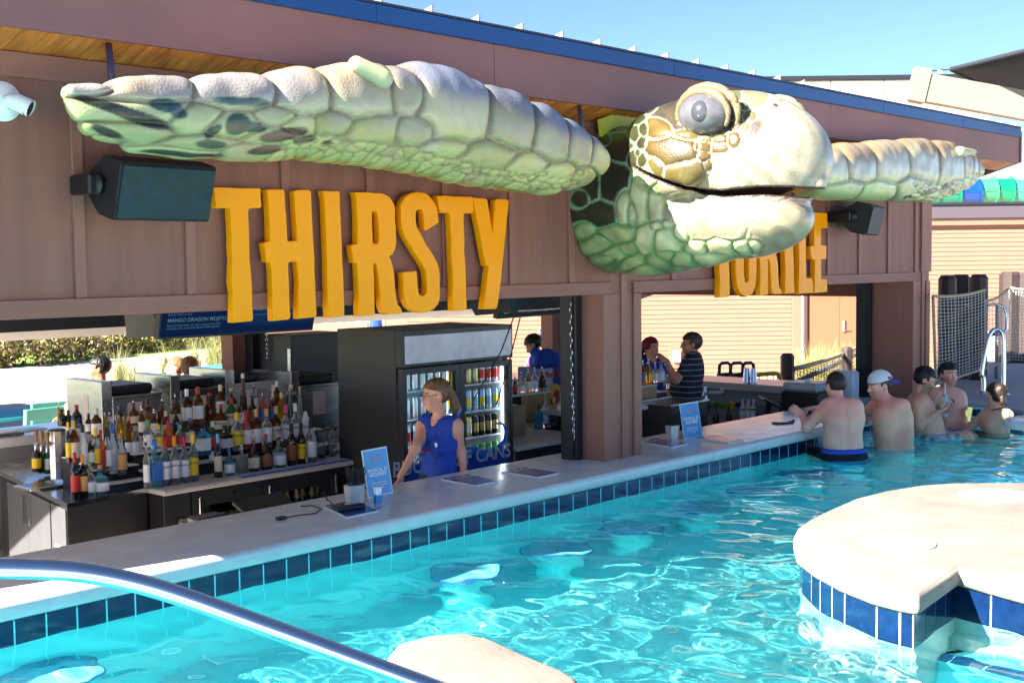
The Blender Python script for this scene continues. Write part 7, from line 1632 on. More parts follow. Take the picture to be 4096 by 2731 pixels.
def add_head(S, J, sc=1.0, fem=False, beard=False):
    R = head_R(J); c = J['hed']; sc = sc * J['s'] ** .3
    E = lambda p, r_, k_, op='add': S.ell(c + R @ (np.array(p) * sc), np.array(r_) * sc, k_ * sc, op, R)
    N_ = lambda a, b_, ra, rb, k_: S.cone(c + R @ (np.array(a) * sc), c + R @ (np.array(b_) * sc), ra * sc, rb * sc, k_ * sc)
    j = .92 if fem else 1.0
    E((0, -.012, .032), (.076, .096, .086), .02); E((0, .022, -.035), (.060 * j, .070, .078), .03); E((0, .055, -.082), (.030 * j, .032, .026), .025)
    E((-.034, .055, -.03), (.026, .03, .03), .02); E((.034, .055, -.03), (.026, .03, .03), .02)
    E((0, .077, .024), (.046, .016, .012), .012)
    for sg in (-1, 1): E((sg * .030, .094, .006), (.017, .014, .011), .008, 'sub')
    for sg in (-1, 1): E((sg * .030, .080, .006), (.0125, .0125, .0115), 0)
    N_((0, .088, .012), (0, .108, -.026), .008, .0125, .008); E((-.012, .098, -.030), (.009, .010, .008), .006); E((.012, .098, -.030), (.009, .010, .008), .006)
    E((0, .090, -.053), (.022, .010, .0055), .004); E((0, .087, -.064), (.019, .010, .006), .004)
    for sg in (-1, 1): E((sg * .077, -.012, -.004), (.010, .020, .031), .006)
def hp(V, J, sc=1.0): return ((V - J['hed']) @ head_R(J)) / (sc * J['s'] ** .3)
def skin_cols(V, J, skin, sc=1.0, brow=(.03, .02, .015), lip=None, beard=None, burn=None, iris=(.03, .02, .015)):
    q = hp(V, J, sc); col = np.tile(np.array(skin, float) * np.array([1.24, .98, .84]), (len(V), 1)); n = vnoise(V, 25, 4)
    col *= (1 + .05 * n)[:, None]
    hd = (np.linalg.norm(q, axis=1) < .15); x, y, z_ = q.T; ax_ = np.abs(x)
    def put(mask, c_, a=1.0): col[mask] = col[mask] * (1 - a) + np.array(c_) * a
    ck = hd & (y > .03) & (np.abs(z_ + .03) < .035) & (ax_ > .02); put(ck, np.array(skin) * np.array([1.1, .82, .8]), .5)
    if beard: put(hd & (y > -.01) & (z_ < -.035 + .02 * (ax_ > .045)) & (z_ > -.125) & ~((ax_ < .02) & (np.abs(z_ + .058) < .010)), beard[0], beard[1])
    put(hd & (y > .075) & (ax_ < .022) & (np.abs(z_ + .0585) < .0105), lip if lip else np.array(skin) * np.array([.95, .55, .52]), .8)
    put(hd & (y > .06) & (ax_ > .010) & (ax_ < .046) & (np.abs(z_ - .027 + .10 * (ax_ - .03) ** 2 * 10) < .005), brow, .85)
    e = hd & (y > .07) & (np.abs(ax_ - .030) < .0125) & (np.abs(z_ - .006) < .0075); put(e, (.62, .6, .58)); put(e & (np.abs(ax_ - .030) < .0055), iris)
    if burn is not None:
        for (p, r_, a) in burn: d = np.linalg.norm(V - p, axis=1) / r_; m = (1 - ss(d + .12 * n, .25, 1.25)) * a * .75; col[:] = lerp(col, np.array(skin) * np.array([1.12, .56, .52]), m)
    return col
M_skin = mat('skin', attr='Col', rough=.40, spec=.5, bump=.06, bscale=160, sss=.12)
def hair_mesh(J, style, m, parent, org, sc=1.0):
    R = head_R(J); c = J['hed']; sc2 = sc * J['s'] ** .3; g = .015 if style != 'buzz' else .007
    S = SDF(c - .26, c + .26, .007); S.ell(c + R @ (np.array((0, -.014, .034)) * sc2), np.array((.078 + g, .098 + g, .088 + g)) * sc2, 0, R=R)
    X, Y_, Z_ = np.meshgrid(*S.ax, indexing='ij'); Q = np.stack([X - c[0], Y_ - c[1], Z_ - c[2]], -1) @ R / sc2; x, y, z_ = Q[..., 0], Q[..., 1], Q[..., 2]
    nz = .005 * np.sin(x * 210 + 3 * np.sin(z_ * 90)) * np.sin(y * 170) * np.sin(z_ * 140 + 1)
    if style == 'curly': nz *= 2.2
    F = S.F / sc2 + nz
    hl = .052 if style in ('short', 'curly', 'buzz') else .046
    F = np.maximum(F, np.minimum(np.minimum(y - .0, (hl - z_) + .35 * (y - .06)), 1) if False else np.minimum(y - .025, hl + .25 * np.maximum(0, .05 - y) - z_))       # face side: keep only above the hairline
    F = np.maximum(F, -.055 - z_ if style in ('short', 'curly') else -.03 - z_ if style == 'buzz' else -.08 - z_)
    if style in ('pony', 'bun', 'longcurl'): F = np.maximum(F, np.minimum(y + .028, .034 + .25 * (y + .028) - z_))
    else: F = np.maximum(F, np.minimum(y - .002, .0 - z_))
    ear = np.sqrt(((np.abs(x) - .08) / .022) ** 2 + ((y + .008) / .028) ** 2 + ((z_ + .008) / .036) ** 2) - 1; F = np.maximum(F, -ear * .02)
    S.F = (F * sc2).astype(np.float32)
    W_ = lambda p: c + R @ (np.array(p) * sc2)
    if style == 'pony': S.ell(W_((0, -.112, .01)), np.array((.03, .035, .035)) * sc2, .02); S.cone(W_((0, -.12, .0)), W_((0, -.15, -.10)), .028, .03, .02); S.cone(W_((0, -.15, -.10)), W_((0, -.12, -.20)), .03, .012, .02)
    if style == 'bun':
        S.ell(W_((0, -.09, .075)), np.array((.05, .045, .04)) * sc2, .02); S.ell(W_((.03, -.1, .06)), np.array((.03, .035, .03)) * sc2, .02); S.ell(W_((0, -.10, -.06)), np.array((.055, .03, .05)) * sc2, .03)
    if style == 'longcurl':
        rg_ = random.Random(4)
        for i in range(26): S.ell(W_((rg_.uniform(-.07, .07), rg_.uniform(-.13, -.06), rg_.uniform(-.14, .0))), np.array((.026, .026, .026)) * sc2, .008)
    if style == 'curly':
        rg_ = random.Random(6)
        for i in range(22): a = rg_.uniform(0, 6.28); S.ell(W_((.05 * math.cos(a), .03 + .05 * math.sin(a), .10 + .012 * rg_.random())), np.array((.02, .02, .018)) * sc2, .008)
    v_, q_ = S.mesh(); return npmesh('hair', v_ - org, q_, m, parent)
def glasses_mesh(J, parent, org, dark=False, m=None, up=0.0, sc=1.0):
    R = head_R(J); c = J['hed']; sc = sc * J['s'] ** .3; W_ = lambda p: Vector(c + R @ (np.array(p) * sc) - org)
    mb = MB()
    for sg in (-1, 1): mb.tube([W_((sg * .033 + .024 * math.cos(a), .104 - .35 * abs(.024 * math.cos(a) * sg) * (1 if math.cos(a) * sg > 0 else 0), .004 + up + .017 * math.sin(a))) for a in [k_ * math.pi / 6 for k_ in range(12)]], .0022, 5, closed=True); mb.tube([W_((sg * .057, .095, .01 + up)), W_((sg * .080, .0, .012 + up))], .0022, 5)
    mb.tube([W_((-.009, .106, .008 + up)), W_((.009, .106, .008 + up))], .002, 5)
    g_ = mb.build('glasses', m or mat('dark_frame', (.02, .02, .022), .3), parent)
    if dark:
        mb = MB()
        for sg in (-1, 1): mb.add([W_((sg * .033 + .023 * math.cos(a), .1035 - .3 * max(0, .023 * math.cos(a) * sg), .004 + up + .016 * math.sin(a))) for a in [k_ * math.pi / 6 for k_ in range(12)]], [tuple(range(12))])
        mb.build('lens', mat('dark_lens', (.02, .02, .03), .06, coat=1), g_)
    return g_
def person(label, J, skin, hands=(), fat=1.0, fem=False, hsc=1.0, hair=None, hairm=None, shirt=None, pants=None, h=.0085, burn=None, beard=None, body_only=None, brow=None, lip=None, smat=None):
    P = body_prims(J, fat, fem)
    for hd in hands: P += hd
    base = np.array([J['pel'][0], J['pel'][1], min(J['anL'][2], J['anR'][2]) - .07])
    t = thing('person', label, 'person', base)
    S = sdf_from(P, h); lo = S.lo; add_head(S, J, hsc, fem)
    V, Q = S.mesh()
    if not shirt:                                          # spine furrow, shoulder blades, chest
        f_, x_ = J['R'][:, 1], J['R'][:, 0]; ax_ = unit(J['nek'] - J['pel']); rel = V - J['pel']; hh = rel @ ax_; u_ = (rel - hh[:, None] * ax_) @ x_; dpt = (rel - hh[:, None] * ax_) @ f_
        bk = ss(-dpt, .02, .07) * ss(hh, .0, .08) * (1 - ss(hh, .42, .5)) * (1 - ss(np.abs(u_), .16, .2)); fr2 = ss(dpt, .02, .07) * ss(hh, .2, .28) * (1 - ss(hh, .42, .48)) * (1 - ss(np.abs(u_), .15, .19))
        D_b = .012 * np.exp(-(u_ / .022) ** 2) - .011 * np.exp(-((np.abs(u_) - .085) / .045) ** 2) * np.exp(-((hh - .36) / .08) ** 2) - .005 * np.exp(-((np.abs(u_) - .045) / .03) ** 2)
        D_f = .010 * np.exp(-((np.abs(u_) - .075) / .05) ** 2) * np.exp(-((hh - .33) / .05) ** 2)
        V = V + f_ * (bk * D_b + fr2 * D_f)[:, None]
    C_ = skin_cols(V, J, skin, hsc, brow or (.03, .02, .015), lip, beard, burn)
    npmesh('body', V - base, Q, M_skin, t, cols=np.clip(C_, 0, 1))
    if hair: hair_mesh(J, hair, hairm, t, base, hsc)
    if shirt:
        only = {'t'} | ({'n'} if shirt.get('collar') else set()); PP = [p for p in P if p[0] in only]
        fr_ = shirt.get('sleeve', 0)
        for p in P:
            if p[0] == 'u' and fr_ > 0: b_ = p[1] + (p[2] - p[1]) * min(1, fr_); PP.append(('u', p[1], b_, p[3] + .008, p[4] + (.006 if fr_ < 1 else .004), p[5], p[6]))
            if p[0] == 'a' and fr_ > 1: PP.append(p)
        S = sdf_from(PP, h, .013); X, Y_, Z_ = np.meshgrid(*S.ax, indexing='ij'); f_ = J['R'][:, 1]
        wob = .003 * np.sin(X * 60 + Z_ * 40) * np.sin(Z_ * 75 + Y_ * 30); S.F = S.F + wob.astype(np.float32)
        S.F = np.maximum(S.F, (J['pel'][2] + shirt.get('hem', -.02)) - Z_).astype(np.float32)
        S.ell(J['nek'] + f_ * .02 + (0, 0, .03), (.068, .068, .07), .006, 'sub')
        if shirt.get('v'): S.cone(J['nek'] + f_ * .10, J['che'] + f_ * .16 + (0, 0, .04), .05, .004, .004, 'sub')
        if fr_ == 0:
            for k_ in 'LR': S.ell(J['sh' + k_] + (J['sh' + k_] - J['nek']) * .28 + (0, 0, -.01), (.062, .075, .085), .006, 'sub')
        v_, q_ = S.mesh(); npmesh('shirt', v_ - base, q_, shirt['mat'], t)
    if pants:
        PP = [p for p in P if p[0] in 'l' or p[0] == 't'][:]; PP = [p for i, p in enumerate(P) if p[0] == 'l' or i < 3]
        S = sdf_from(PP, h * 1.15, pants.get('grow', .014)); X, Y_, Z_ = np.meshgrid(*S.ax, indexing='ij')
        S.F = np.maximum(S.F, Z_ - (J['pel'][2] + pants.get('top', .08))).astype(np.float32)
        if pants.get('short'):
            for k_ in 'LR': ka = J['kn' + k_]; dd = unit(ka - J['hip' + k_]); cut = ((X - ka[0]) * dd[0] + (Y_ - ka[1]) * dd[1] + (Z_ - ka[2]) * dd[2]) + .05; near = (((X - ka[0]) ** 2 + (Y_ - ka[1]) ** 2 + (Z_ - ka[2]) ** 2) < .55 ** 2) & (((X - ka[0]) * J['R'][0, 0] + (Y_ - ka[1]) * J['R'][1, 0]) * (1 if k_ == 'R' else -1) > -.12); S.F = np.where(near, np.maximum(S.F, cut), S.F).astype(np.float32)
            S.F = np.maximum(S.F, (min(J['knL'][2], J['knR'][2]) - .12 - Z_)).astype(np.float32)
        v_, q_ = S.mesh(); npmesh(pants.get('name', 'trousers'), v_ - base, q_, pants['mat'], t)
    return t, base
M_royal = mat('royal_blue_knit', (.008, .055, .40), .7, var=.2, vscale=5, bump=.2, bscale=220, stretch=(1, 1, 5))
M_blackcl = mat('black_cloth', (.012, .012, .014), .8, bump=.2, bscale=200)
HB = {k_: mat('hair_' + k_, c_, .42, var=.5, vscale=30, bump=.8, bscale=60, stretch=(1, 1, .25)) for k_, c_ in {'black': (.010, .008, .008), 'brown': (.035, .018, .010), 'blond': (.24, .14, .06), 'darkblond': (.19, .095, .035), 'grey': (.06, .05, .045), 'auburn': (.05, .018, .01)}.items()}
LIGHT, TAN, PALE, BROWN = (.62, .37, .28), (.46, .25, .16), (.62, .40, .32), (.25, .12, .075)
VR = np.array([.674, -.738, 0]); VT = np.array([-.738, -.674, 0])          # picture right, toward the camera
def W2(x, y, d): return atd(x / K, y / K, d)

# ---- bartender
dB = 9.30; hB = W2(1003, 906, dB); fB = unit(-VR * .62 + VT * .75)
J = pose((hB[0] + .02, hB[1], hB[2] - .69), fB, 1.72, fem=True); J['hf'] = unit(-VR * .93 + VT * .30 + np.array([0, 0, -.05]))
J['elR'] = W2(955, 1030, dB - .15); J['wrR'] = W2(921, 1092, dB - .28); J['elL'] = W2(1058, 1035, dB + .05); J['wrL'] = W2(1068, 1100, dB - .05)
for k_ in 'LR': J['an' + k_][2] = GZ + .07; J['kn' + k_][2] = (J['pel'][2] + GZ) / 2
t, base = person('bartender woman in sleeveless royal blue shirt and red beads looking left', J, LIGHT, [hand_prims(J, 'R', (-.3, -.1, -1), (-.3, .5, 0), .25, .95), hand_prims(J, 'L', (0, 0, -1), (-.5, .2, 0), .3, .95)], fem=True, hair='pony', hairm=HB['darkblond'], shirt={'mat': M_royal, 'v': True, 'hem': .07}, pants={'mat': M_blackcl, 'top': .11}, brow=(.16, .09, .04), h=.007)
glasses_mesh(J, t, base, m=mat('grey_frame', (.12, .12, .13), .3))
mb = MB(); M_bead = mat('red_beads', (.45, .01, .015), .25, coat=.5); M_beadb = mat('blue_beads', (.02, .03, .30), .25, coat=.5); f_ = J['R'][:, 1]; x_ = J['R'][:, 0]
for i in range(46):
    a = -2.5 + 5.0 * i / 45; p = J['nek'] + x_ * .085 * math.sin(a) * (1.0 if abs(a) > 1 else 1.0) + np.array([0, 0, .0 - .13 * (math.cos(a) + .8)]) + f_ * (.04 + .135 * ((math.cos(a) + .8) / 1.8) ** .8)
    mb.lathe([(.001, -.008), (.006, -.004), (.0095, 0), (.0075, .004), (.001, .008)], p - base, 6)
mb.build('bead_necklace', M_bead, t, smooth=True)
pl = J['che'] + f_ * .135 - x_ * .10 + np.array([0, 0, .0]) - base
MB().lathe([(.0, 0), (.018, .001), (.018, .003), (0, .004)], n=14).xf(Matrix.Translation(pl) @ Vector(f_).to_track_quat('Z', 'Y').to_matrix().to_4x4()).build('shirt_logo', M_wtxt, t)
pl = J['che'] + f_ * .135 + x_ * .07 + np.array([0, 0, .035]) - base
MB().bbox(-.035, .035, -.003, .003, -.011, .011, .002).xf(Matrix.Translation(pl) @ Matrix.Rotation(math.atan2(-f_[0], f_[1]), 4, 'Z') @ Matrix.Rotation(.35, 4, 'Y')).build('name_badge', mat('brass_badge', (.45, .3, .1), .35, metal=.8), t)
R_ = head_R(J); c_ = J['hed']
S_ = SDF(c_ - .35, c_ + .3, .008).cone(c_ + R_ @ np.array((0, -.125, .0)), c_ + R_ @ np.array((.02, -.16, -.12)), .026, .035, 0).cone(c_ + R_ @ np.array((.02, -.16, -.12)), c_ + R_ @ np.array((.05, -.15, -.24)), .03, .012, .02); v_, q_ = S_.mesh()
npmesh('bandana', v_ - base, q_, mat('blue_star_bandana', (.03, .08, .40), .7, var=.8, vscale=55, col2=(.35, .40, .6)), t)
pw = J['pel'] + f_ * .125 + np.array([0, 0, .02]) - base; MB().bbox(-.03, .03, -.006, .006, -.02, .02, .005).xf(Matrix.Translation(pw) @ Matrix.Rotation(math.atan2(-f_[0], f_[1]), 4, 'Z')).build('belt_tag', M_wp, t)

# ---- swimmers
def zs(x, y, d): return atd(3100 + x * .4235, 1300 + y * .4235, d)
def D_(p): return (np.array(p) - CAMP) @ (-CAMM[:, 2])
M_trunk = {'black': M_blackcl, 'blue': mat('blue_print_trunks', (.05, .22, .42), .6, var=.7, vscale=18, col2=(.35, .5, .62)), 'bw': mat('black_white_trunks', (.6, .62, .66), .6, var=.9, vscale=16, col2=(.02, .02, .03))}
# first man: back to us, arms on the counter
d1_ = D_((9.86, 5.12, .3)); hd1 = zs(572, 575, d1_ + .12)
J = pose((9.86, 5.12, -.01), unit(VR * -.18 - VT * .98), 1.80, sit=True, lean=.10)
J['hed'] = hd1; J['hf'] = unit(-VT * .97 - VR * .25); J['nek'] = zs(590, 690, d1_ + .03); J['shL'] = zs(500, 770, d1_ + .05); J['shR'] = zs(760, 770, d1_ - .02); J['che'] = zs(650, 890, d1_ + .02)
J['elL'] = zs(300, 965, d1_ + .12); J['wrL'] = zs(262, 850, d1_ + .30); J['elR'] = zs(700, 900, d1_ + .3); J['wrR'] = zs(420, 780, d1_ + .5)
PK1 = (.74, .46, .40)
t, base = person('shirtless man with short fade haircut, his back to us, leaning on the counter', J, PK1, [hand_prims(J, 'L', (-.3, .5, .45), (.5, .3, -.3), .8, 1.0), hand_prims(J, 'R', -VR, (0, 0, -1), .7, 1.0)], fat=1.06, hair='buzz', hairm=HB['brown'], burn=[(zs(640, 740, d1_ - .1), .26, .55), (zs(420, 850, d1_), .15, .5), (zs(700, 1060, d1_ - .1), .12, .4)], pants={'mat': M_blackcl, 'top': .055, 'short': True, 'name': 'swim_trunks'})
S_ = SDF(J['pel'] - .3, J['pel'] + .3, .01); [S_.cone(p[1], p[2], p[3] + .016, p[4] + .016, p[5], flat=p[6]) for p in body_prims(J, 1.06)[:3]]; Zg = np.meshgrid(*S_.ax, indexing='ij')[2]; S_.F = np.maximum(S_.F, np.abs(Zg - (J['pel'][2] + .075)) - .022).astype(np.float32); v_, q_ = S_.mesh(); npmesh('waistband', v_ - base, q_, mat('blue_waistband', (.02, .07, .45), .6), t)
# second man: white cap worn backwards, face to the left
d2_ = D_((10.65, 5.02, .3)); J = pose((10.65, 5.02, -.10), unit(-VT * .9 - VR * .35), 1.84, sit=True, lean=.12)
J['hed'] = zs(985, 575, d2_ + .02); J['hf'] = unit(-VR * .93 + VT * .25 + np.array([0, 0, -.12])); J['nek'] = zs(1065, 690, d2_); J['shL'] = zs(960, 765, d2_ + .15); J['shR'] = zs(1205, 775, d2_ - .10); J['che'] = zs(1110, 880, d2_); J['wai'] = zs(1130, 1020, d2_)
J['elL'] = zs(850, 830, d2_ + .25); J['wrL'] = zs(700, 850, d2_ + .35); J['elR'] = zs(1180, 920, d2_ + .25); J['wrR'] = zs(1000, 880, d2_ + .45)
t, base = person('shirtless man in a backwards white cap looking left over his shoulder', J, (.70, .41, .33), [hand_prims(J, 'L', -VR, (0, 0, -1), .5), hand_prims(J, 'R', -VR, (0, 0, -1), .5)], fat=1.16, hsc=1.05, hair='buzz', hairm=HB['brown'], burn=[(zs(1190, 1090, d2_ - .1), .16, .8), (zs(1000, 740, d2_ - .05), .15, .5), (zs(1140, 700, d2_ - .1), .14, .4)], beard=((.20, .11, .08), .35), pants={'mat': M_trunk['blue'], 'top': .06, 'short': True, 'name': 'swim_trunks'})
R_ = head_R(J); c_ = J['hed']; S_ = SDF(c_ - .3, c_ + .3, .008).ell(c_ + R_ @ np.array((0, -.012, .045)), (.097, .118, .105), 0, R=R_); X, Y_, Z_ = np.meshgrid(*S_.ax, indexing='ij'); Qh = np.stack([X - c_[0], Y_ - c_[1], Z_ - c_[2]], -1) @ R_; S_.F = np.maximum(S_.F, .048 - Qh[..., 2] - .12 * (Qh[..., 1])).astype(np.float32); v_, q_ = S_.mesh(); cp = npmesh('cap', v_ - base, q_, mat('white_mesh_cap', (.75, .77, .8), .7, bump=.8, bscale=260), t)
mb = MB(); 
for k_ in range(2): pass
br = [];
for i in range(9):
    a = math.radians(200 + i * 17.5); br.append((math.cos(a) * .088, -.012 + math.sin(a) * .112))
vs = [Vector(c_ + R_ @ np.array((x, y, .050 - .012 * 0)) - base) for x, y in br] + [Vector(c_ + R_ @ np.array((x * .92, y - .07 - .02 * (1 - abs(x) / .09), .012)) - base) for x, y in br]
vs2 = [v + Vector(R_ @ np.array((0, 0, -.005))) for v in vs]
mb.add(vs + vs2, [(i, i + 1, 10 + i, 9 + i) for i in range(8)] + [(18 + 9 + i, 18 + 10 + i, 18 + i + 1, 18 + i) for i in range(8)] + [(9 + i, 10 + i, 28 + i, 27 + i) for i in range(8)])
recalc(mb.build('cap_brim', mat('navy_brim', (.02, .05, .30), .6), cp))
MB().tube([Vector(c_ + R_ @ np.array((.083 * math.sin(a), -.012 + .108 * math.cos(a), .050 - .012 * math.cos(a))) - base) for a in [math.radians(-80 + 16 * k_) for k_ in range(11)]], .009, 6).build('cap_strap', mat('red_strap', (.5, .02, .02), .6), cp)
fl0 = Vector(c_ + R_ @ np.array((-.095, -.055, .075)) - base); 
MB().bbox(-.016, .016, -.002, .002, -.011, .011, .001).xf(Matrix.Translation(fl0) @ Matrix(R_.tolist()).to_4x4() @ Matrix.Rotation(math.radians(68), 4, 'Z')).build('flag_patch', mat('flag_patch', (.35, .03, .05), .6), cp)
# third man: glasses, looking at his phone, facing right
d3_ = D_((11.50, 5.08, .3)); J = pose((11.50, 5.08, -.02), unit(VR * .95 + VT * .1), 1.78, sit=True, lean=.08)
J['hed'] = zs(1418, 520, d3_); J['hf'] = unit(VR * .92 + VT * .22 + np.array([0, 0, -.38])); J['nek'] = zs(1345, 655, d3_); J['shR'] = zs(1345, 760, d3_ - .17); J['shL'] = zs(1340, 700, d3_ + .17); J['che'] = zs(1365, 800, d3_); J['wai'] = zs(1400, 930, d3_)
J['elR'] = zs(1355, 950, d3_ - .22); J['wrR'] = zs(1530, 830, d3_ - .18); J['elL'] = zs(1440, 880, d3_ + .15); J['wrL'] = zs(1490, 720, d3_ + .05); J['knR'] = zs(1800, 1060, d3_ - .1); J['anR'] = J['knR'] + np.array([.15, -.3, -.35])
hnd = [hand_prims(J, 'R', VR * .85 + np.array([0, 0, .45]), VT * -.3 + np.array([0, 0, 1]), .5), hand_prims(J, 'L', VR * .8 + np.array([0, 0, .1]), -VT + np.array([0, 0, .3]), .6)]
t, base = person('shirtless man with glasses and short beard looking down at his phone', J, (.58, .34, .25), hnd, fat=1.08, hair='short', hairm=HB['black'], beard=((.05, .03, .025), .6), pants={'mat': M_trunk['bw'], 'top': .07, 'short': True, 'name': 'swim_trunks'})
glasses_mesh(J, t, base)
ph = thing('phone', 'blue-grey smartphone held by the man with glasses', 'phone', zs(1660, 725, d3_ - .12)); mb = MB().bbox(-.038, .038, -.004, .004, -.075, .075, .003); mb.xf(Matrix(frame(VT, unit(VR * .8 + np.array([0, 0, .5]))).tolist()).to_4x4() @ Matrix.Rotation(math.radians(75), 4, 'X')); mb.build('case', mat('phone_case', (.16, .28, .36), .35), ph)
mb = MB().bbox(-.033, .033, -.0055, -.0045, -.068, .068, .0004); mb.xf(Matrix(frame(VT, unit(VR * .8 + np.array([0, 0, .5]))).tolist()).to_4x4() @ Matrix.Rotation(math.radians(75), 4, 'X')); mb.build('screen', M_scrk, ph)
# fourth man: facing us
d4_ = D_((12.35, 5.22, .3)); J = pose((12.35, 5.22, -.03), unit(VT * .9 - VR * .25), 1.80, sit=True, lean=-.05)
J['hed'] = zs(1640, 470, d4_); J['hf'] = unit(VT * .93 + VR * .2 + np.array([0, 0, .05])); J['nek'] = zs(1610, 590, d4_); J['shR'] = zs(1500, 660, d4_ - .02); J['shL'] = zs(1735, 680, d4_); J['che'] = zs(1620, 740, d4_); J['wai'] = zs(1625, 870, d4_)
J['elR'] = zs(1480, 790, d4_ - .1); J['wrR'] = zs(1560, 760, d4_ - .3); J['elL'] = zs(1775, 850, d4_ - .02); J['wrL'] = zs(1790, 940, d4_ - .25)
t, base = person('shirtless curly-haired man facing us with his mouth open', J, (.64, .38, .30), [hand_prims(J, 'R', VR * .6 + np.array([0, 0, .2]), VT, .6), hand_prims(J, 'L', VT + np.array([0, 0, -.4]), -VR, .4)], fat=1.15, hair='curly', hairm=HB['black'], beard=((.10, .055, .04), .35), pants={'mat': M_trunk['blue'], 'top': .05, 'short': True, 'name': 'swim_trunks'})
MB().tube([Vector(J['nek'] + J['R'][:, 0] * .075 * math.sin(a) + J['R'][:, 1] * (.055 + .05 * math.cos(a)) + np.array([0, 0, .0 - .06 * math.cos(a) - .02]) - base) for a in [math.radians(-100 + 20 * k_) for k_ in range(11)]], .0022, 5).build('chain_necklace', mat('gold_chain', (.6, .42, .15), .25, metal=1), t)
cu = thing('souvenir_cup', 'clear tumbler with pale blue lid and white straw before the fourth man', 'cup', zs(1604, 865, d3_ + .1)); s_ = .001
MB().lathe([(.028, 0), (.031, .005), (.036, .13), (.036, .135)], n=18, cap=False).build('tumbler', M_acr, cu, smooth=True); MB().lathe([(.02, .002), (.027, .004), (.03, .03), (.0, .032)], n=16).build('drink', mat('milky_drink', (.7, .68, .55), .4), cu, smooth=True)
MB().lathe([(.040, .135), (.041, .14), (.041, .160), (.036, .168), (.028, .19), (.022, .215), (.01, .225)], n=18).build('lid', mat('pale_blue_lid', (.35, .55, .62), .4), cu, auto=50); MB().cyl((0, 0, .2), (.005, 0, .33), .006, 8).build('straw', M_wp, cu)
# fifth swimmer: woman from behind with a phone
d5_ = D_((12.2, 4.66, .2)); J = pose((12.2, 4.66, -.22), unit(-VT * .85 - VR * .5), 1.64, sit=True, fem=True)
J['hed'] = zs(2082, 668, d5_); J['hf'] = unit(-VT * .9 - VR * .35 + np.array([0, 0, -.15])); J['nek'] = zs(2095, 790, d5_); J['shL'] = zs(1985, 845, d5_ + .08); J['shR'] = zs(2190, 850, d5_ - .08); J['che'] = zs(2090, 930, d5_ + .02)
J['elL'] = zs(1830, 985, d5_ + .2); J['wrL'] = zs(1790, 900, d5_ + .32); J['elR'] = zs(2060, 960, d5_ + .3); J['wrR'] = zs(1885, 880, d5_ + .42)
t, base = person('woman with pinned dark hair and black halter strap seen from behind', J, (.62, .38, .29), [hand_prims(J, 'L', (-.1, .1, 1), VR, .5, .9), hand_prims(J, 'R', -VR + np.array([0, 0, .3]), (0, 0, 1), .6, .9)], fem=True, hair='bun', hairm=HB['brown'], pants={'mat': M_blackcl, 'top': .05, 'short': True, 'name': 'swim_bottoms'})
f_ = J['R'][:, 1]; x_ = J['R'][:, 0]
MB().tube([Vector(J['nek'] + x_ * .07 * math.sin(a) - f_ * (.055 * math.cos(a)) + np.array([0, 0, -.01 + .02 * math.cos(a)]) - base) for a in [math.radians(-110 + 20 * k_) for k_ in range(12)]], .006, 6).build('halter_strap', M_blackcl, t)
p = J['nek'] - f_ * .065; MB().tube([Vector(p - base), Vector(p + x_ * .02 - np.array([0, 0, .05]) - f_ * .012 - base), Vector(p + x_ * .025 - np.array([0, 0, .14]) - f_ * .02 - base)], .005, 5).build('strap_tie', M_blackcl, t)
ph = thing('phone', 'dark smartphone held up by the woman in the water', 'phone', zs(1825, 835, d5_ + .36)); Mx = Matrix(frame(VT, unit(np.array([0, 0, 1]) + VR * .15)).tolist()).to_4x4(); MB().bbox(-.037, .037, -.004, .004, -.09, .075, .003).xf(Mx).build('case', M_black, ph); MB().bbox(-.033, .033, .0045, .0055, -.08, .068, .0004).xf(Mx).build('screen', mat('lit_phone_screen', (.25, .3, .12), .2, emit=(.25, .3, .12), estr=.3), ph)
# things on the counter by the first man
p = on(3265, 1652, 2, CZ); cu = thing('drink_cup', 'orange rimmed cup with two dark straws by the first swimmer', 'cup', (p[0] - .12, 5.62, CZ)); MB().lathe([(.030, .001), (.032, .005), (.043, .105), (.044, .108)], n=18, cap=False).build('cup', M_acr, cu, smooth=True); MB().lathe([(.029, .002), (.031, .006), (.040, .09), (.0, .092)], n=16).build('drink', mat('pink_drink', (.55, .28, .18), .4), cu, smooth=True); MB().lathe([(.043, .103), (.046, .108), (.043, .113)], n=18, cap=False).build('rim_salt', mat('chili_rim', (.5, .09, .02), .8), cu, smooth=True)
for sx in (-.006, .008): MB().cyl((sx, .0, .02), (sx * 1.5, .01, .16), .003, 6).build('straw', M_black, cu)
o = thing('wallet_phone', 'black phone wallet lying on the counter left of the first swimmer', 'phone', on(3130, 1693, 2, CZ)); MB().bbox(-.09, .09, -.045, .045, .001, .014, .004).build('case', M_black, o, rotz=-.5); MB().bbox(-.06, .06, -.03, .03, .0145, .016, .001).build('screen', mat('pale_screen', (.4, .45, .5), .2), o, rotz=-.5); MB().tube([(.08, -.02, .01), (.16, -.03, .012), (.24, .03, .008)], .008, 6).build('strap', M_black, o)
o = thing('sunglasses_pouch', 'small black pouch with cord under the first swimmer hands', 'pouch', on(3225, 1660, 2, CZ)); S_ = SDF((-.15, -.1, -.02), (.15, .1, .1), .01).ell((0, 0, .025), (.09, .05, .024), 0); v_, q_ = S_.mesh(); npmesh('pouch', v_, q_, M_blackcl, o); MB().tube([(-.08, 0, .03), (-.13, -.03, .02), (-.12, -.06, .01)], .004, 6).build('cord', mat('red_cord', (.4, .02, .03), .6), o)

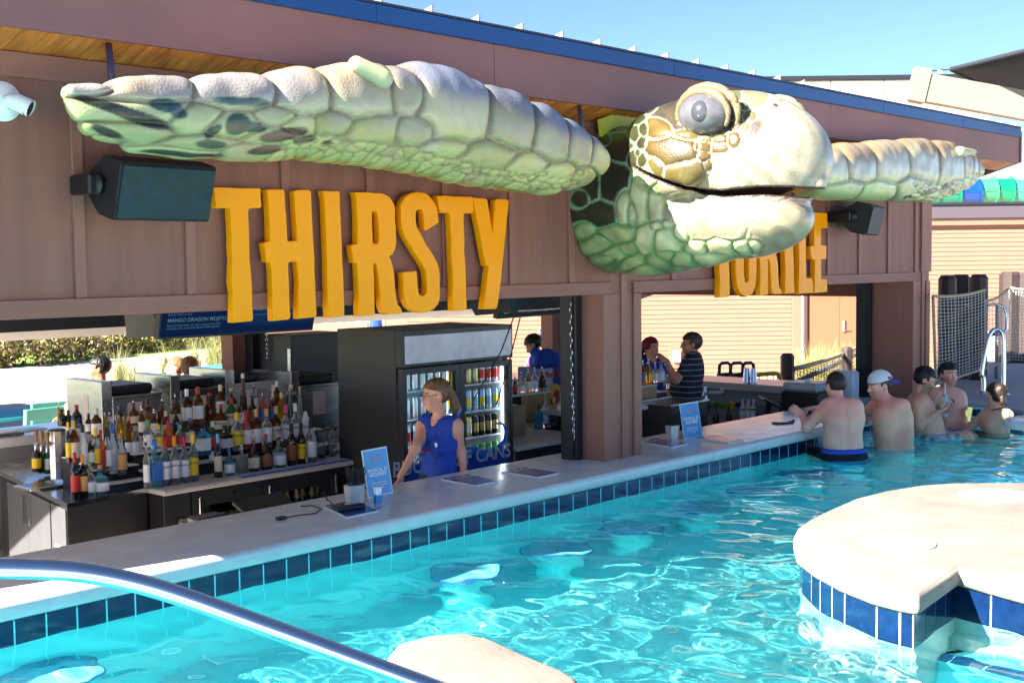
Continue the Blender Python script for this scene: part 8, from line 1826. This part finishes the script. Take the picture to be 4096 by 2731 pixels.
# ---- staff behind the right hatch
def zq(x, y, d): return atd(2500 + x * .3444, 1100 + y * .3444, d)
dm = 13.5; M_stripe = bpy.data.materials.new('navy_striped_polo'); M_stripe.use_nodes = True; nt = M_stripe.node_tree; b = nt.nodes['Principled BSDF']; b.inputs['Roughness'].default_value = .8
tc = nt.nodes.new('ShaderNodeTexCoord'); wv_ = nt.nodes.new('ShaderNodeTexWave'); wv_.bands_direction = 'Z'; wv_.inputs['Scale'].default_value = 5.2; wv_.inputs['Distortion'].default_value = .6; wv_.inputs['Detail'].default_value = 1
rp = nt.nodes.new('ShaderNodeValToRGB'); rp.color_ramp.elements[0].position = .86; rp.color_ramp.elements[0].color = (.012, .014, .024, 1); rp.color_ramp.elements[1].position = .96; rp.color_ramp.elements[1].color = (.17, .22, .30, 1)
nt.links.new(tc.outputs['Object'], wv_.inputs['Vector']); nt.links.new(wv_.outputs['Fac'], rp.inputs['Fac']); nt.links.new(rp.outputs[0], b.inputs['Base Color'])
hm = zq(768, 805, dm); J = pose((zq(755, 1500, dm)[0], zq(755, 1500, dm)[1], zq(755, 1500, dm)[2]), unit(-VR * .95 - VT * .1), 1.80); 
J['hed'] = hm; J['hf'] = unit(-VR); J['nek'] = zq(800, 935, dm); J['che'] = zq(775, 1110, dm); J['wai'] = zq(745, 1290, dm); J['shL'] = zq(790, 985, dm - .17); J['shR'] = zq(800, 970, dm + .17)
J['elL'] = zq(590, 1215, dm - .22); J['wrL'] = zq(478, 1000, dm - .2); J['elR'] = zq(760, 1230, dm + .2); J['wrR'] = zq(620, 1350, dm + .1)
for k_ in 'LR': J['an' + k_][2] = GZ + .07
t, base = person('man in navy striped polo and sunglasses pointing a finger up', J, TAN, [hand_prims(J, 'L', -VR * .75 + np.array([0, 0, .65]), -VR * .4 + VT * -.6 + np.array([0, 0, -.7]), .9, 1.05, point=True), hand_prims(J, 'R', (-.3, .2, -1), VT, .4)], hair='short', hairm=HB['grey'], fat=1.1, shirt={'mat': M_stripe, 'sleeve': .62, 'hem': -.04}, pants={'mat': mat('slate_trousers', (.04, .06, .09), .8)})
glasses_mesh(J, t, base, dark=True, m=mat('gold_frame', (.5, .38, .2), .3, metal=.8))
w_ = J['wrL'] + unit(J['elL'] - J['wrL']) * .03; dd = unit(J['wrL'] - J['elL']); MB().tube([Vector(w_ - dd * .012 - base), Vector(w_ + dd * .012 - base)], [.037, .037], 14).build('watch', M_chrome, t, smooth=True)
dw = 14.6; J = pose(zq(330, 1620, dw), unit(VT * .8 + VR * .3), 1.66, fem=True); J['hed'] = zq(300, 850, dw); J['hf'] = unit(VR * .62 + VT * .75 + np.array([0, 0, .05])); J['nek'] = zq(300, 975, dw); J['che'] = zq(310, 1150, dw); J['wai'] = zq(320, 1350, dw); J['shR'] = zq(185, 1035, dw); J['shL'] = zq(455, 1030, dw)
J['elR'] = zq(170, 1260, dw); J['elL'] = zq(530, 1220, dw); J['wrR'] = zq(200, 1450, dw - .2); J['wrL'] = zq(500, 1420, dw - .2)
for k_ in 'LR': J['an' + k_][2] = GZ + .07
t, base = person('woman with dark red headband and royal blue shirt facing the pointing man', J, LIGHT, [hand_prims(J, 'R', (0, 0, -1), VT, .4, .9), hand_prims(J, 'L', (0, 0, -1), VT, .4, .9)], fem=True, hair='longcurl', hairm=HB['brown'], shirt={'mat': M_royal, 'v': True, 'sleeve': .5}, pants={'mat': M_blackcl})
R_ = head_R(J); c_ = J['hed']; S_ = SDF(c_ - .25, c_ + .25, .008).ell(c_ + R_ @ np.array((0, -.012, .036)), (.098, .116, .108), 0, R=R_); X, Y_, Z_ = np.meshgrid(*S_.ax, indexing='ij'); Qh = np.stack([X - c_[0], Y_ - c_[1], Z_ - c_[2]], -1) @ R_; S_.F = np.maximum(S_.F, np.maximum(np.abs(Qh[..., 1] + .0 - .25 * Qh[..., 2]) - .045, -.01 - Qh[..., 2])).astype(np.float32); v_, q_ = S_.mesh(); npmesh('headband', v_ - base, q_, mat('crimson_band', (.22, .008, .03), .7), t)
# leaning bartender, woman behind him, bald man drinking
def zl(x, y, d): return atd(1900 + x * .4274, 1100 + y * .4274, d)
dl = 14.9; J = pose(zl(720, 960, dl), unit(-VR * .7 - VT * .7), 1.76, lean=.6); J['hed'] = zl(548, 655, dl); J['hf'] = unit(-VR * .8 - VT * .2 + np.array([0, 0, -.55])); J['nek'] = zl(600, 730, dl); J['shL'] = zl(575, 800, dl + .15); J['shR'] = zl(740, 790, dl - .1); J['che'] = zl(670, 820, dl); J['wai'] = zl(700, 900, dl); J['elL'] = zl(540, 900, dl); J['wrL'] = zl(500, 990, dl); J['elR'] = zl(700, 960, dl - .1); J['wrR'] = zl(600, 1010, dl - .1)
for k_ in 'LR': J['an' + k_][2] = GZ + .07
person('young man in royal blue shirt bending over behind the energy drink cooler', J, LIGHT, [hand_prims(J, 'L', (0, 0, -1), VT, .4), hand_prims(J, 'R', (0, 0, -1), VT, .4)], hair='short', hairm=HB['black'], shirt={'mat': M_royal, 'sleeve': .5, 'collar': True}, pants={'mat': M_blackcl})
dp = 19.0; J = pose(zl(560, 900, dp), unit(-VR * .6 - VT * .8), 1.65, fem=True); J['hed'] = zl(615, 640, dp); J['hf'] = unit(-VR * .5 - VT); J['nek'] = zl(610, 710, dp); J['shL'] = zl(540, 755, dp); J['shR'] = zl(650, 755, dp); J['che'] = zl(590, 800, dp); J['wai'] = zl(580, 850, dp); J['elL'] = zl(500, 830, dp); J['wrL'] = zl(450, 880, dp)
for k_ in 'LR': J['an' + k_][2] = GZ + .07
person('woman in purple top with dark hair half hidden behind the bending man', J, LIGHT, [hand_prims(J, 'L', (0, 0, -1), VT, .4), hand_prims(J, 'R', (0, 0, -1), VT, .4)], fem=True, hair='pony', hairm=HB['black'], shirt={'mat': mat('purple_knit', (.10, .03, .22), .8), 'sleeve': 0}, pants={'mat': M_blackcl})
db = 21.5; J = pose(zl(700, 900, db), unit(-VR), 1.8); J['hed'] = zl(690, 525, db); J['hf'] = unit(-VR + np.array([0, 0, .12])); J['nek'] = zl(705, 605, db); J['che'] = zl(705, 690, db); J['wai'] = zl(705, 790, db); J['shR'] = zl(715, 640, db + .15); J['shL'] = zl(700, 645, db - .17); J['elL'] = zl(600, 690, db - .2); J['wrL'] = zl(575, 590, db - .1); J['elR'] = zl(760, 720, db); J['wrR'] = zl(760, 800, db)
for k_ in 'LR': J['an' + k_][2] = GZ + .07
t, base = person('bald man in sunglasses and white shirt drinking from a can', J, BROWN, [hand_prims(J, 'L', -VR * .3 + np.array([0, 0, .9]), VR, .8), hand_prims(J, 'R', (0, 0, -1), VT, .4)], shirt={'mat': mat('white_tee', (.72, .70, .68), .8), 'sleeve': .5}, pants={'mat': mat('khaki', (.3, .22, .14), .8)}, beard=((.14, .12, .11), .7))
glasses_mesh(J, t, base, dark=True)
cn = thing('drink_can', 'silver can at the lips of the bald man', 'can', zl(585, 528, db - .15)); mb = MB().lathe([(.03, 0), (.033, .01), (.033, .16), (.026, .175)], n=14); mb.xf(Vector((VR * .97 + np.array([0, 0, -.1])).tolist()).to_track_quat('Z', 'Y').to_matrix().to_4x4()); mb.build('body', M_can['silver'], cn, auto=40)
mb = MB().lathe([(.0335, .04), (.0335, .11)], n=14, cap=False); mb.xf(Vector((VR * .97 + np.array([0, 0, -.1])).tolist()).to_track_quat('Z', 'Y').to_matrix().to_4x4()); mb.build('band', M_can['blue'], cn, smooth=True)
# guests at the rear counter, left
def zg(x, y, d): return atd(x * .4274, 1100 + y * .4274, d)
dg = 12.7; J = pose(zg(800, 1560, dg), unit(-VR * .9 - VT * .2), 1.75); J['hed'] = zg(925, 875, dg); J['hf'] = unit(-VR * .97 + VT * .2); J['nek'] = zg(940, 1000, dg); J['shL'] = zg(850, 1085, dg - .17); J['shR'] = zg(900, 1060, dg + .17); J['che'] = zg(860, 1200, dg); J['wai'] = zg(830, 1360, dg); J['elL'] = zg(650, 1230, dg - .2); J['wrL'] = zg(640, 1330, dg - .35); J['elR'] = zg(800, 1300, dg + .2); J['wrR'] = zg(700, 1380, dg)
for k_ in 'LR': J['an' + k_][2] = GZ + .07
t, base = person('dark-haired man with glasses in black tee behind the first drink machine', J, TAN, [hand_prims(J, 'L', -VR, (0, 0, -1), .4), hand_prims(J, 'R', -VR, (0, 0, -1), .4)], hair='short', hairm=HB['black'], shirt={'mat': M_blackcl, 'sleeve': .6}, pants={'mat': M_blackcl}, beard=((.12, .06, .04), .3)); glasses_mesh(J, t, base)
dg = 13.3; J = pose(zg(1640, 1500, dg), unit(-VR * .9 - VT * .3), 1.62, fem=True); J['hed'] = zg(1640, 875, dg); J['hf'] = unit(-VR * .97 + VT * .15); J['nek'] = zg(1650, 985, dg)
for k_ in 'LR': J['an' + k_][2] = GZ + .07
t, base = person('blond woman with sunglasses on her head, left of the cropped-haired man', J, PALE, [hand_prims(J, 'L', (0, 0, -1), VT, .4), hand_prims(J, 'R', (0, 0, -1), VT, .4)], fem=True, hair='pony', hairm=HB['blond'], shirt={'mat': M_blackcl, 'sleeve': .5}, pants={'mat': M_blackcl}); glasses_mesh(J, t, base, dark=True, up=.085)
dg = 13.0; J = pose(zg(1770, 1520, dg), unit(-VT * .95 - VR * .3), 1.72); J['hed'] = zg(1772, 875, dg); J['hf'] = unit(-VT * .9 - VR * .3); J['nek'] = zg(1780, 990, dg)
for k_ in 'LR': J['an' + k_][2] = GZ + .07
person('man with cropped sandy hair seen from behind above the second drink machine', J, LIGHT, [hand_prims(J, 'L', (0, 0, -1), VT, .4), hand_prims(J, 'R', (0, 0, -1), VT, .4)], hair='short', hairm=HB['darkblond'], shirt={'mat': mat('grey_tee', (.2, .2, .21), .8), 'sleeve': .5}, pants={'mat': M_blackcl})
# far figure in blue
J = pose(atd(1503, 1280, 30), unit(-VT), 1.7, fem=True); J['anL'][2] = J['anR'][2] = GZ + .07; J['pel'][2] = GZ + .95
J = pose((J['pel'][0], J['pel'][1], GZ + .93), unit(-VT), 1.7, fem=True)
person('distant figure in a blue outfit walking beyond the rear opening', J, LIGHT, [hand_prims(J, 'L', (0, 0, -1), VT, .4), hand_prims(J, 'R', (0, 0, -1), VT, .4)], fem=True, hair='pony', hairm=HB['brown'], shirt={'mat': M_royal, 'sleeve': 0}, pants={'mat': M_royal, 'short': False}, h=.014)
